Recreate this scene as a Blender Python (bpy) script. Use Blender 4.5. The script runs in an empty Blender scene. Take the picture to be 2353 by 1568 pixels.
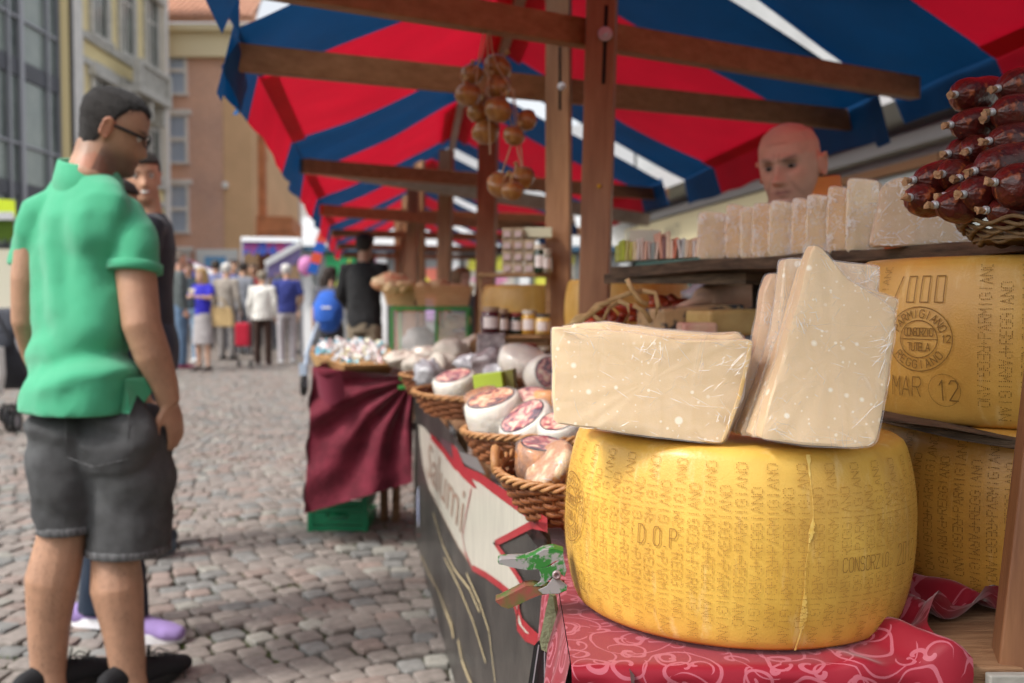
import bpy, math, random
import numpy as np
from mathutils import Vector, Matrix, noise
random.seed(7); rng = np.random.default_rng(7)
S = bpy.context.scene
COL = S.collection
PI = math.pi
# ---------------------------------------------------------------- camera, light, exposure
F = 2287.0                      # focal length in units of a 2352 wide picture
PITCH = math.atan(94.0 / F)
CAMZ = 1.10
cam_d = bpy.data.cameras.new('camera'); cam = bpy.data.objects.new('camera', cam_d); COL.objects.link(cam)
cam.location = (0, 0, CAMZ); cam.rotation_euler = (PI / 2 - PITCH, 0, 0)
cam_d.sensor_width = 36; cam_d.lens = 36 * F / 2352; cam_d.clip_start = 0.05; cam_d.clip_end = 600
cam_d.dof.use_dof = True; cam_d.dof.focus_distance = 1.14; cam_d.dof.aperture_fstop = 4.9
S.camera = cam
W = bpy.data.worlds.new('World'); S.world = W; W.use_nodes = True
nt = W.node_tree; bg = nt.nodes['Background']
sky = nt.nodes.new('ShaderNodeTexSky'); sky.sky_type = 'NISHITA'; sky.sun_disc = False
SUN_EL, SUN_AZ = math.radians(48), math.radians(-120)
sky.sun_elevation = SUN_EL; sky.sun_rotation = SUN_AZ
sky.dust_density = 3.5; sky.air_density = 1.0; sky.ozone_density = 1.0
hs = nt.nodes.new('ShaderNodeHueSaturation'); hs.inputs['Saturation'].default_value = 0.22
nt.links.new(sky.outputs[0], hs.inputs['Color']); nt.links.new(hs.outputs[0], bg.inputs[0])
bg.inputs[1].default_value = 0.15
sun_d = bpy.data.lights.new('sun', 'SUN'); sun = bpy.data.objects.new('sun', sun_d); COL.objects.link(sun)
sun_d.energy = 1.5; sun_d.angle = math.radians(11); sun_d.color = (1, .965, .91)
sdir = Vector((math.sin(SUN_AZ) * math.cos(SUN_EL), math.cos(SUN_AZ) * math.cos(SUN_EL), math.sin(SUN_EL)))
sun.rotation_euler = sdir.to_track_quat('Z', 'Y').to_euler(); sun.location = (-5, -5, 12)
S.view_settings.view_transform = 'Standard'; S.view_settings.look = 'None'
S.view_settings.exposure = 0.82; S.view_settings.gamma = 1; S.view_settings.use_curve_mapping = False
S.cycles.max_bounces = 8; S.cycles.diffuse_bounces = 4; S.cycles.glossy_bounces = 3
S.cycles.transparent_max_bounces = 12; S.cycles.transmission_bounces = 5
S.cycles.caustics_reflective = False; S.cycles.caustics_refractive = False
# ---------------------------------------------------------------- picture position -> place in the world
cp, sp = math.cos(PITCH), math.sin(PITCH)
def ray(x, y):
    a = (x - 1176) / F; b = (784 - y) / F
    return Vector((a, cp + b * sp, -sp + b * cp))
def P(x, y, d): return Vector((0, 0, CAMZ)) + ray(x, y) * d
def PZ(x, y, z):
    r = ray(x, y); return Vector((0, 0, CAMZ)) + r * ((z - CAMZ) / r.z)
def PLN(x, y, o, n):
    r = ray(x, y); c = Vector((0, 0, CAMZ)); return c + r * ((o - c).dot(n) / r.dot(n))
def pxm(w, d): return w * d / F
# ---------------------------------------------------------------- materials
MATS = {}
def mat(name, col, rough=.6, spec=.4, var=0., vs=6., col2=None, bump=0., bs=40., coat=0., metal=0., transl=0.,
        stretch=None, attr=None, objrand=0., trans=0., sss=0., alpha=1., detail=4., sheen=0., thr=None, ior=1.45):
    if name in MATS: return MATS[name]
    m = bpy.data.materials.new(name); m.use_nodes = True; MATS[name] = m
    t = m.node_tree; N = t.nodes; L = t.links; b = N['Principled BSDF']
    b.inputs['Roughness'].default_value = rough; b.inputs['Specular IOR Level'].default_value = spec
    b.inputs['Metallic'].default_value = metal; b.inputs['Coat Weight'].default_value = coat
    b.inputs['Coat Roughness'].default_value = .12; b.inputs['Transmission Weight'].default_value = trans
    b.inputs['Alpha'].default_value = alpha; b.inputs['IOR'].default_value = ior
    if sheen: b.inputs['Sheen Weight'].default_value = sheen; b.inputs['Sheen Roughness'].default_value = .4
    if sss: b.inputs['Subsurface Weight'].default_value = sss; b.inputs['Subsurface Radius'].default_value = (.02, .012, .006); b.inputs['Subsurface Scale'].default_value = .5
    c4 = tuple(col) + (1,)
    tc = N.new('ShaderNodeTexCoord'); src = tc.outputs['Object']
    if stretch:
        mp = N.new('ShaderNodeMapping'); mp.inputs['Scale'].default_value = stretch; L.new(src, mp.inputs[0]); src = mp.outputs[0]
    out = None
    if attr:
        a = N.new('ShaderNodeAttribute'); a.attribute_name = attr; out = a.outputs['Color']
    if var or col2:
        nz = N.new('ShaderNodeTexNoise'); nz.inputs['Scale'].default_value = vs; nz.inputs['Detail'].default_value = detail
        nz.inputs['Roughness'].default_value = .6; L.new(src, nz.inputs['Vector'])
        rp = N.new('ShaderNodeValToRGB'); lo, hi = thr if thr else (.32, .68)
        rp.color_ramp.elements[0].position = lo; rp.color_ramp.elements[1].position = hi
        if col2: ca, cb = c4, tuple(col2) + (1,)
        else: ca = tuple(max(0, x * (1 - var)) for x in col) + (1,); cb = tuple(min(1, x * (1 + var)) for x in col) + (1,)
        if attr and not col2: ca = (1 - var,) * 3 + (1,); cb = (1 + var,) * 3 + (1,)
        rp.color_ramp.elements[0].color = ca; rp.color_ramp.elements[1].color = cb
        L.new(nz.outputs['Fac'], rp.inputs[0])
        if out is not None:
            mx = N.new('ShaderNodeMix'); mx.data_type = 'RGBA'; mx.blend_type = 'MULTIPLY'; mx.inputs[0].default_value = 1
            L.new(out, mx.inputs[6]); L.new(rp.outputs[0], mx.inputs[7]); out = mx.outputs[2]
        else: out = rp.outputs[0]
    if objrand:
        oi = N.new('ShaderNodeObjectInfo'); hv = N.new('ShaderNodeHueSaturation')
        mr = N.new('ShaderNodeMapRange'); mr.inputs[3].default_value = 1 - objrand; mr.inputs[4].default_value = 1 + objrand
        L.new(oi.outputs['Random'], mr.inputs[0]); L.new(mr.outputs[0], hv.inputs['Value'])
        if out is not None: L.new(out, hv.inputs['Color'])
        else: hv.inputs['Color'].default_value = c4
        out = hv.outputs[0]
    if out is not None: L.new(out, b.inputs['Base Color'])
    else: b.inputs['Base Color'].default_value = c4
    if bump:
        n2 = N.new('ShaderNodeTexNoise'); n2.inputs['Scale'].default_value = bs; n2.inputs['Detail'].default_value = 5; L.new(src, n2.inputs['Vector'])
        bp = N.new('ShaderNodeBump'); bp.inputs['Strength'].default_value = bump; bp.inputs['Distance'].default_value = .01
        L.new(n2.outputs['Fac'], bp.inputs['Height']); L.new(bp.outputs[0], b.inputs['Normal'])
    if transl:
        tr = N.new('ShaderNodeBsdfTranslucent'); mx = N.new('ShaderNodeMixShader'); mx.inputs[0].default_value = transl
        if out is not None: L.new(out, tr.inputs[0])
        else: tr.inputs[0].default_value = c4
        L.new(b.outputs[0], mx.inputs[1]); L.new(tr.outputs[0], mx.inputs[2]); L.new(mx.outputs[0], N['Material Output'].inputs[0])
    return m
# ---------------------------------------------------------------- meshes
class MB:
    def __init__(s): s.v = []; s.f = []; s.c = []
    def add(s, V, Fc, c=None):
        o = len(s.v); s.v += [tuple(p) for p in V]; s.f += [tuple(i + o for i in f) for f in Fc]
        if c is not None: s.c += [tuple(c)] * len(V)
        return s
    def box(s, c, size, R=None, col=None):
        V = [Vector((x * size[0] / 2, y * size[1] / 2, z * size[2] / 2)) for z in (-1, 1) for y in (-1, 1) for x in (-1, 1)]
        if R is not None: V = [R @ p for p in V]
        V = [p + Vector(c) for p in V]
        return s.add(V, [(0, 2, 3, 1), (4, 5, 7, 6), (0, 1, 5, 4), (2, 6, 7, 3), (0, 4, 6, 2), (1, 3, 7, 5)], col)
    def bar(s, a, b, w, h, up=(0, 0, 1), col=None):
        a = Vector(a); b = Vector(b); y = (b - a); Ln = y.length; y.normalize()
        x = y.cross(Vector(up)).normalized(); z = x.cross(y)
        R = Matrix((x, y, z)).transposed()
        return s.box((a + b) / 2, (w, Ln, h), R, col)
    def loft(s, rings, caps=True, closed=True, col=None):
        n = len(rings[0]); V = [p for r in rings for p in r]; Fc = []
        for i in range(len(rings) - 1):
            for j in range(n if closed else n - 1):
                k = (j + 1) % n
                Fc.append((i * n + j, i * n + k, (i + 1) * n + k, (i + 1) * n + j))
        if caps:
            Fc.append(tuple(range(n))[::-1]); Fc.append(tuple((len(rings) - 1) * n + j for j in range(n)))
        return s.add(V, Fc, col)
    def tube(s, pts, r, n=8, side=None, round_ends=False, col=None, caps=True):
        """pts: positions; r: radius, list of radii or list of (rx, ry) with rx along side"""
        pts = [Vector(p) for p in pts]; m = len(pts)
        if not isinstance(r, (list, tuple)): r = [r] * m
        r = [(q, q) if not isinstance(q, (tuple, list)) else q for q in r]
        if round_ends:
            d0 = (pts[0] - pts[1]).normalized(); d1 = (pts[-1] - pts[-2]).normalized()
            r0 = r[0]; r1 = r[-1]; a0 = min(r0); a1 = min(r1)
            pre = [(pts[0] + d0 * a0 * k, (r0[0] * q, r0[1] * q)) for k, q in ((.92, .35), (.6, .8))]
            post = [(pts[-1] + d1 * a1 * k, (r1[0] * q, r1[1] * q)) for k, q in ((.6, .8), (.92, .35))]
            pts = [p for p, _ in pre] + pts + [p for p, _ in post]; r = [q for _, q in pre] + r + [q for _, q in post]; m = len(pts)
        sd = Vector(side) if side is not None else None; rings = []; prev = None
        for i in range(m):
            t = (pts[min(i + 1, m - 1)] - pts[max(i - 1, 0)]).normalized()
            if sd is not None: x = (sd - t * sd.dot(t)).normalized()
            elif prev is None:
                q = Vector((0, 0, 1)) if abs(t.z) < .9 else Vector((1, 0, 0)); x = t.cross(q).normalized()
            else: x = (prev - t * prev.dot(t)).normalized()
            prev = x; y = t.cross(x)
            rings.append([pts[i] + x * (math.cos(2 * PI * k / n) * r[i][0]) + y * (math.sin(2 * PI * k / n) * r[i][1]) for k in range(n)])
        return s.loft(rings, caps, True, col)
    def lathe(s, prof, c=(0, 0, 0), axis=(0, 0, 1), n=24, caps=True, col=None):
        ax = Vector(axis).normalized(); q = Vector((1, 0, 0)) if abs(ax.x) < .9 else Vector((0, 1, 0))
        x = (q - ax * q.dot(ax)).normalized(); y = ax.cross(x); c = Vector(c)
        return s.loft([[c + ax * z + x * (r * math.cos(2 * PI * k / n)) + y * (r * math.sin(2 * PI * k / n)) for k in range(n)] for r, z in prof], caps, True, col)
    def ell(s, c, r, R=None, n=16, m=10, col=None):
        c = Vector(c); rings = []
        for i in range(m + 1):
            a = PI * (i + .02) / (m + .04) - PI / 2
            ring = [Vector((r[0] * math.cos(a) * math.cos(2 * PI * k / n), r[1] * math.cos(a) * math.sin(2 * PI * k / n), r[2] * math.sin(a))) for k in range(n)]
            rings.append([(R @ p if R is not None else p) + c for p in ring])
        return s.loft(rings, True, True, col)
    def prism(s, poly, depth, col=None):
        """poly: 3-d points of the front outline, depth: vector to the back"""
        n = len(poly); d = Vector(depth); V = [Vector(p) for p in poly] + [Vector(p) + d for p in poly]
        return s.add(V, [tuple(range(n)), tuple(range(2 * n - 1, n - 1, -1))] + [(i, i + n, (i + 1) % n + n, (i + 1) % n) for i in range(n)], col)
    def grid(s, fn, nu, nv, col=None):
        V = [fn(i / nu, j / nv) for j in range(nv + 1) for i in range(nu + 1)]
        return s.add(V, [(j * (nu + 1) + i, j * (nu + 1) + i + 1, (j + 1) * (nu + 1) + i + 1, (j + 1) * (nu + 1) + i) for j in range(nv) for i in range(nu)], col)
def wpos(o):
    p = Vector((0, 0, 0))
    while o is not None: p = p + o.location; o = o.parent
    return p
def mesh_from(name, V, Fc, colors=None, m=None, smooth=False):
    me = bpy.data.meshes.new(name); me.from_pydata([tuple(v) for v in V], [], Fc); me.update()
    if colors is not None and len(colors) == len(V):
        ca = me.color_attributes.new('tint', 'FLOAT_COLOR', 'POINT')
        arr = np.ones((len(V), 4), dtype=np.float32); arr[:, :3] = np.array(colors, dtype=np.float32); ca.data.foreach_set('color', arr.ravel())
    if smooth: me.polygons.foreach_set('use_smooth', [True] * len(me.polygons))
    if m is not None: me.materials.append(m)
    return me
def obj(name, mb, m, parent=None, smooth=False, local=False, bevel=0, bseg=2, label=None, kind=None, angle=None, solid=0, subd=0, sharp=0):
    """link mb as one mesh; its vertices are world positions unless local"""
    V = mb.v
    if parent is not None and not local:
        w = wpos(parent); V = [(p[0] - w.x, p[1] - w.y, p[2] - w.z) for p in V]
    me = mesh_from(name, V, mb.f, mb.c or None, m, smooth)
    if sharp: me.set_sharp_from_angle(angle=sharp)
    o = bpy.data.objects.new(name, me); COL.objects.link(o)
    if parent is not None: o.parent = parent
    if solid:
        md = o.modifiers.new('thickness', 'SOLIDIFY'); md.thickness = solid; md.offset = 0
    if bevel:
        md = o.modifiers.new('bevel', 'BEVEL'); md.width = bevel; md.segments = bseg; md.limit_method = 'ANGLE'; md.angle_limit = .6; md.harden_normals = False
    if subd:
        md = o.modifiers.new('subd', 'SUBSURF'); md.levels = subd; md.render_levels = subd
    if label: o['label'] = label
    if kind: o['kind'] = kind
    return o
def tag(o, label, cat, group=None):
    o['label'] = label; o['category'] = cat
    if group: o['group'] = group
    return o
def thing(name, label, cat, loc=(0, 0, 0), rotz=0, group=None):
    o = bpy.data.objects.new(name, None); o.empty_display_size = .05; COL.objects.link(o); o.location = loc; o.rotation_euler = (0, 0, rotz)
    return tag(o, label, cat, group)
def dup(root, loc=None, rotz=None, label=None, scale=None, rot=None):
    def cp_(o, par):
        c = o.copy(); COL.objects.link(c); c.parent = par
        for ch in o.children: cp_(ch, c)
        return c
    r = cp_(root, None)
    if loc is not None: r.location = loc
    if rotz is not None: r.rotation_euler = (0, 0, rotz)
    if rot is not None: r.rotation_euler = rot
    if scale is not None: r.scale = (scale,) * 3 if not isinstance(scale, tuple) else scale
    if label: r['label'] = label
    return r
def remesh(mb, voxel, smooth=3, fac=.5):
    me = bpy.data.meshes.new('tmp'); me.from_pydata(mb.v, [], mb.f); me.update()
    import bmesh
    bm = bmesh.new(); bm.from_mesh(me); bmesh.ops.recalc_face_normals(bm, faces=bm.faces); bm.to_mesh(me); bm.free()
    o = bpy.data.objects.new('tmp', me); COL.objects.link(o)
    md = o.modifiers.new('r', 'REMESH'); md.mode = 'VOXEL'; md.voxel_size = voxel; md.adaptivity = 0
    if smooth:
        sm = o.modifiers.new('s', 'SMOOTH'); sm.iterations = smooth; sm.factor = fac
    dg = bpy.context.evaluated_depsgraph_get(); ev = o.evaluated_get(dg); e = bpy.data.meshes.new_from_object(ev)
    n = len(e.vertices); co = np.empty(n * 3, dtype=np.float32); e.vertices.foreach_get('co', co); co = co.reshape(n, 3)
    fc = [tuple(p.vertices) for p in e.polygons]
    bpy.data.objects.remove(o); bpy.data.meshes.remove(me); bpy.data.meshes.remove(e)
    r = MB(); r.v = [tuple(map(float, p)) for p in co]; r.f = fc
    return r
def displace(mb, fn):
    mb.v = [tuple(fn(Vector(p))) for p in mb.v]; return mb
def nz(p, s, seed=0): return noise.noise(Vector(p) * s + Vector((seed * 7.3, seed * 3.1, seed * 5.7)))
# ---------------------------------------------------------------- stroke font
GL = {'A': [[(0, 0), (2, 6), (4, 0)], [(.8, 2), (3.2, 2)]], 'C': [[(4, 5), (3, 6), (1, 6), (0, 5), (0, 1), (1, 0), (3, 0), (4, 1)]],
 'D': [[(0, 0), (0, 6), (2.5, 6), (4, 4.5), (4, 1.5), (2.5, 0), (0, 0)]], 'E': [[(4, 6), (0, 6), (0, 0), (4, 0)], [(0, 3), (3, 3)]],
 'G': [[(4, 5), (3, 6), (1, 6), (0, 5), (0, 1), (1, 0), (3, 0), (4, 1), (4, 3), (2.4, 3)]], 'I': [[(2, 0), (2, 6)]],
 'L': [[(0, 6), (0, 0), (4, 0)]], 'M': [[(0, 0), (0, 6), (2, 2.5), (4, 6), (4, 0)]], 'N': [[(0, 0), (0, 6), (4, 0), (4, 6)]],
 'O': [[(1, 0), (0, 1), (0, 5), (1, 6), (3, 6), (4, 5), (4, 1), (3, 0), (1, 0)]], 'P': [[(0, 0), (0, 6), (3, 6), (4, 5), (4, 4), (3, 3), (0, 3)]],
 'R': [[(0, 0), (0, 6), (3, 6), (4, 5), (4, 4), (3, 3), (0, 3)], [(2, 3), (4, 0)]], 'S': [[(4, 5), (3, 6), (1, 6), (0, 5), (0, 4), (1, 3), (3, 3), (4, 2), (4, 1), (3, 0), (1, 0), (0, 1)]],
 'T': [[(0, 6), (4, 6)], [(2, 6), (2, 0)]], 'U': [[(0, 6), (0, 1), (1, 0), (3, 0), (4, 1), (4, 6)]], 'Z': [[(0, 6), (4, 6), (0, 0), (4, 0)]],
 '0': [[(.5, 0), (.5, 6), (3.5, 6), (3.5, 0), (.5, 0)]], '1': [[(1, 4.5), (2.4, 6), (2.4, 0)]], '2': [[(0, 5), (1, 6), (3, 6), (4, 5), (4, 4), (0, 0), (4, 0)]],
 '/': [[(0, 0), (3, 6)]], '-': [[(.3, 3), (3.7, 3)], [(2, 2), (2, 4)]], '.': [[(1.5, .2), (2.5, .2)]], ' ': []}
def dots_of(ch, step=1.0):
    out = []
    for st in GL[ch]:
        for (x0, y0), (x1, y1) in zip(st, st[1:]):
            n = max(1, round(math.hypot(x1 - x0, y1 - y0) / step))
            for k in range(n + 1):
                q = (x0 + (x1 - x0) * k / n, y0 + (y1 - y0) * k / n)
                if all(abs(q[0] - a) + abs(q[1] - b) > .35 for a, b in out): out.append(q)
    return out
# ================================================================ ground and cobbles
m_joint = mat('joint_soil', (.050, .042, .032), rough=.95, col2=(.075, .085, .035), vs=3.5, bump=.4, bs=60)
gnd = MB(); gnd.add([(-140, -60, -.022), (140, -60, -.022), (140, 200, -.022), (-140, 200, -.022)], [(0, 1, 2, 3)])
g_o = obj('ground', gnd, m_joint, kind='structure')
m_cob = mat('porphyry_sett', (.30, .24, .215), rough=.72, attr='tint', var=.20, vs=30, bump=.3, bs=110, spec=.35)
m_cobfar = None
def far_cob():
    m = mat('far_setts', (.27, .215, .19), rough=.8); t = m.node_tree; N = t.nodes; L = t.links; b = N['Principled BSDF']
    tc = N.new('ShaderNodeTexCoord'); v = N.new('ShaderNodeTexVoronoi'); v.feature = 'DISTANCE_TO_EDGE'; v.inputs['Scale'].default_value = 9.5; v.inputs['Randomness'].default_value = .5; L.new(tc.outputs['Object'], v.inputs['Vector'])
    r = N.new('ShaderNodeValToRGB'); r.color_ramp.elements[0].position = .02; r.color_ramp.elements[1].position = .12; r.color_ramp.elements[0].color = (.08, .07, .05, 1); r.color_ramp.elements[1].color = (.25, .205, .18, 1)
    L.new(v.outputs['Distance'], r.inputs[0]); L.new(r.outputs[0], b.inputs['Base Color']); return m
ff = MB(); ff.add([(-40, 17.5, -.006), (14, 17.5, -.006), (14, 60, -.006), (-40, 60, -.006)], [(0, 1, 2, 3)])
obj('pavement', ff, far_cob(), kind='structure')
CW, CL = .091, .098
def stone_shape(sz, seed, k=8, tops=2):
    """one sett, centre at the origin, top near z 0"""
    r = np.random.default_rng(seed); hx, hy = sz[0] / 2, sz[1] / 2
    pts = []
    cor = [(-1, -1), (1, -1), (1, 1), (-1, 1)]
    jit = r.normal(0, .055, (4, 2)); cut = .26
    for i in range(4):
        c = np.array(cor[i]) + jit[i]; pv = np.array(cor[i - 1]) + jit[i - 1]; nx_ = np.array(cor[(i + 1) % 4]) + jit[(i + 1) % 4]
        pts.append(c + (pv - c) * cut * r.uniform(.35, .6)); pts.append(c + (nx_ - c) * cut * r.uniform(.35, .6))
    pts = [(p[0] * hx, p[1] * hy) for p in pts]
    tz = r.normal(0, .0022)
    tl = r.normal(0, .02, 2)
    def ring(s, z): return [(x * s, y * s, z + tz + x * tl[0] + y * tl[1]) for x, y in pts]
    V = ring(1, -.02) + ring(.99, -.007) + ring(.93, -.0012) + ring(.55, .0012)
    n = 8; Fc = []
    for q in range(3):
        for j in range(n): Fc.append((q * n + j, q * n + (j + 1) % n, (q + 1) * n + (j + 1) % n, (q + 1) * n + j))
    Fc.append(tuple(3 * n + j for j in range(n)))
    return V, Fc
def cob_color(r):
    b = r.uniform(.88, 1.10); k = r.random()
    c = np.array([.262, .218, .194])
    if k < .18: c = np.array([.225, .212, .20])
    elif k < .34: c = np.array([.275, .207, .180])
    elif k < .42: c = np.array([.31, .285, .25])
    return tuple(c * b * np.array([.96, 1.0, 1.0]))
cells = []
ang = math.radians(11)
ca_, sa_ = math.cos(ang), math.sin(ang)
for iv in range(-5, 230):
    off = rng.uniform(0, 1); u = -104.0 + off; 
    while u < 80:
        w = rng.uniform(.84, 1.2); uu = (u + w / 2) * CW; u += w
        vv = iv * CL + .16 * math.cos(uu * 3.1 + .4 * math.sin(iv * .05)) + .03 * math.sin(uu * 9 + iv)
        slope = -.16 * 3.1 * math.sin(uu * 3.1 + .4 * math.sin(iv * .05))
        x = uu * ca_ - vv * sa_; y = uu * sa_ + vv * ca_ + 2.2
        if y < 2.1 or y > 18.2: continue
        if x < -.56 * y - .5 or x > 3.2: continue
        if x > -.12 * y + 2.4: continue
        cells.append((y, x, w * CW * .955, CL * .935, math.atan(slope) + ang, iv))
cells.sort(key=lambda c: math.hypot(c[1], c[0]) + (0 if c[1] < .55 - .02 * c[0] and c[1] > -.53 * c[0] - .1 else 50))
NPART = 296; variants = {}
big = MB()
for i, (y, x, w, l, rot, iv) in enumerate(cells):
    r = np.random.default_rng(i + 11)
    if i < NPART:
        k = i % 24
        if k not in variants:
            V, Fc = stone_shape((CW * .955, CL * .935), 500 + k); variants[k] = mesh_from('cobblestone', V, Fc, [cob_color(r)] * len(V), m_cob, False)
        o = bpy.data.objects.new('cobblestone', variants[k]); COL.objects.link(o); o.parent = g_o
        o.location = (x, y, 0); o.rotation_euler = (0, 0, rot + rng.normal(0, .04) + (PI if r.random() < .5 else 0)); o.scale = (w / (CW * .955), 1, 1)
    else:
        V, Fc = stone_shape((w, l), i + 900); c, s_ = math.cos(rot + r.normal(0, .04)), math.sin(rot)
        if y > 8: V = V[8:]; Fc = [tuple(q - 8 for q in f) for f in Fc[8:]]
        big.add([(x + a * c - b * s_, y + a * s_ + b * c, z) for a, b, z in V], Fc, cob_color(r))
obj('cobblestones', big, m_cob, g_o, kind='stuff')
# moss and grass in the joints
gm = MB(); patches = [(rng.uniform(-2.6, .3), rng.uniform(2.6, 7.5)) for _ in range(70)]
for px_, py_ in patches:
    cc = min(cells[:3000], key=lambda c: (c[1] - px_) ** 2 + (c[0] - py_) ** 2)
    for q in range(rng.integers(10, 34)):
        side = rng.random() < .5; a = rng.uniform(-.5, .5)
        lx, ly = (a * cc[2] * 1.1, cc[3] * .55) if side else (cc[2] * .54, a * cc[3] * 1.1)
        lx += rng.normal(0, .004); ly += rng.normal(0, .004)
        c, s_ = math.cos(cc[4]), math.sin(cc[4]); bx, by = cc[1] + lx * c - ly * s_, cc[0] + lx * s_ + ly * c
        h = rng.uniform(.006, .020); t_ = rng.uniform(0, 2 * PI); wd = .003; lean = rng.normal(0, .008, 2)
        gm.add([(bx - wd * math.cos(t_), by - wd * math.sin(t_), -.012), (bx + wd * math.cos(t_), by + wd * math.sin(t_), -.012), (bx + lean[0], by + lean[1], -.010 + h)], [(0, 1, 2)])
gg = obj('grass', gm, mat('joint_grass', (.07, .12, .02), rough=.8, col2=(.12, .15, .04), vs=30, transl=.2), kind='stuff'); tag(gg, 'small tufts of green grass growing in the joints between cobbles', 'grass')
# ================================================================ buildings
def wall_frame(o, d):
    d = Vector((d[0], d[1], 0)).normalized(); n = Vector((d.y, -d.x, 0))    # n points to the street when d runs away from the camera on the left
    return Vector((o[0], o[1], 0)), d, n
def wbox(mb, fr, s0, s1, z0, z1, t0, t1, col=None):
    o, d, n = fr; R = Matrix((d, n, Vector((0, 0, 1)))).transposed()
    c = o + d * (s0 + s1) / 2 + n * (t0 + t1) / 2 + Vector((0, 0, (z0 + z1) / 2))
    return mb.box(c, (abs(s1 - s0), abs(t1 - t0), abs(z1 - z0)), R, col)
def part(fr, name, m, par, *boxes, bevel=0, **k):
    mb = MB()
    for b in boxes: wbox(mb, fr, *b)
    return obj(name, mb, m, par, bevel=bevel, **k)
m_glass_d = mat('glass_dark', (.05, .065, .06), rough=.12, spec=.6, col2=(.16, .19, .17), vs=.7)
m_glass_l = mat('glass_curtained', (.30, .34, .30), rough=.2, spec=.5, col2=(.20, .24, .22), vs=.8)
m_glass_b = mat('glass_sky_blue', (.40, .50, .66), rough=.15, spec=.6, col2=(.50, .58, .70), vs=1)
m_alu = mat('grey_aluminium', (.34, .34, .37), rough=.4, metal=.3); m_spand = mat('dark_spandrel', (.070, .072, .088), rough=.45, var=.12, vs=1)
# glass office building on the left
fr = wall_frame((-14, 22.0), (0, 1))
b1 = thing('office_building', 'modern glass office building with grey mullions at the far left', 'building', (-14, 26, 0))
part(fr, 'wall', mat('office_wall', (.16, .16, .17), rough=.7), b1, (0, 9.0, 0, 16, -8, -.12))
zs = [2.6, 4.05, 4.45, 5.55, 7.45, 7.95, 9.1, 11.0, 11.5, 12.7, 14.6]
ss = [0, 2.2, 4.4, 5.9, 6.62, 8.25, 9.0]
for i in range(len(zs) - 1):
    if (zs[i + 1] - zs[i]) < .6:
        part(fr, 'spandrel', m_spand, b1, (0, 9.0, zs[i], zs[i + 1], -.12, .02)); continue
    for j in range(len(ss) - 1):
        mm = m_glass_l if (i * 3 + j * 5) % 4 in (0, 1) and j % 2 == 0 or (j == 4) else m_glass_d
        part(fr, 'window', mm, b1, (ss[j] + .03, ss[j + 1] - .03, zs[i] + .02, zs[i + 1] - .02, -.12, -.04))
for j, s in enumerate(ss):
    w = .11 if j == 4 else .04
    part(fr, 'mullion', m_alu, b1, (s - w, s + w, 2.6, 14.6, -.1, .08))
for z in (5.55, 9.1, 12.7): part(fr, 'transom', m_alu, b1, (0, 9.0, z - .035, z + .035, -.1, .05))
part(fr, 'corner_strip', mat('ochre_strip', (.72, .58, .30), rough=.8), b1, (9.02, 9.55, 0, 16, -.3, .12))
part(fr, 'downpipe', mat('downpipe', (.05, .045, .045), rough=.5), b1, (9.60, 9.78, 0, 16, 0, .16))
# ornate yellow building
fr = wall_frame((-14, 31.85), (0, 1))
b2 = thing('ornate_building', 'ornate yellow stucco building with grey stone window frames and a balcony', 'building', (-14, 36, 0))
m_yel = mat('yellow_stucco', (.86, .72, .40), rough=.9, var=.06, vs=1.2); m_stone = mat('grey_stone_trim', (.56, .54, .50), rough=.85, var=.15, vs=4); m_white = mat('pale_pilaster', (.78, .75, .72), rough=.85, var=.08, vs=2)
part(fr, 'wall', m_yel, b2, (0, 8.9, 0, 15.5, -8, 0))
part(fr, 'pilaster', m_white, b2, (.0, .75, 0, 15.5, 0, .12)); part(fr, 'pilaster', m_white, b2, (8.35, 8.9, 0, 15.5, 0, .12))
for z, t in ((9.75, .16), (8.95, .12), (5.6, .22), (13.6, .25), (4.9, .12)): part(fr, 'string_course', m_stone, b2, (.78, 8.3, z - .11, z + .11, 0, t))
for s in (2.25, 4.65, 7.15):
    for z0, h in ((10.0, 2.7), (5.95, 2.6), (1.4, 2.6), (13.9, 1.5)):
        f = part(fr, 'window', m_stone, b2, (s - .80, s - .52, z0, z0 + h, 0, .14), (s + .52, s + .80, z0, z0 + h, 0, .14), (s - .95, s + .95, z0 + h, z0 + h + .28, 0, .30), (s - .9, s + .9, z0 - .2, z0, 0, .2), (s - .75, s + .75, z0 + h + .28, z0 + h + .5, 0, .2))
        part(fr, 'pane', m_glass_d, f, (s - .51, s + .51, z0, z0 + h, .0, .03))
        part(fr, 'sash', m_white, f, (s - .04, s + .04, z0, z0 + h, .035, .06), (s - .5, s + .5, z0 + h * .68, z0 + h * .68 + .07, .035, .06))
bal = part(fr, 'balcony', m_stone, b2, (3.4, 6.6, 8.42, 8.66, .17, 1.0))
part(fr, 'balustrade', m_stone, bal, (3.4, 6.6, 9.45, 9.6, .72, 1.0), (3.4, 3.62, 8.68, 9.44, .72, 1.0), (6.3, 6.6, 8.68, 9.44, .72, 1.0), (6.35, 6.6, 9.45, 9.6, .2, .71), *[(3.75 + k * .2, 3.86 + k * .2, 8.68, 9.44, .80, .92) for k in range(12)], *[(6.4, 6.52, 8.68, 9.44, .25 + k * .16, .33 + k * .16) for k in range(3)], kind='stuff')
for s in (3.7, 5.0, 6.35):
    part(fr, 'console', m_stone, bal, (s - .15, s + .15, 7.7, 8.41, .17, .8))
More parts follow.
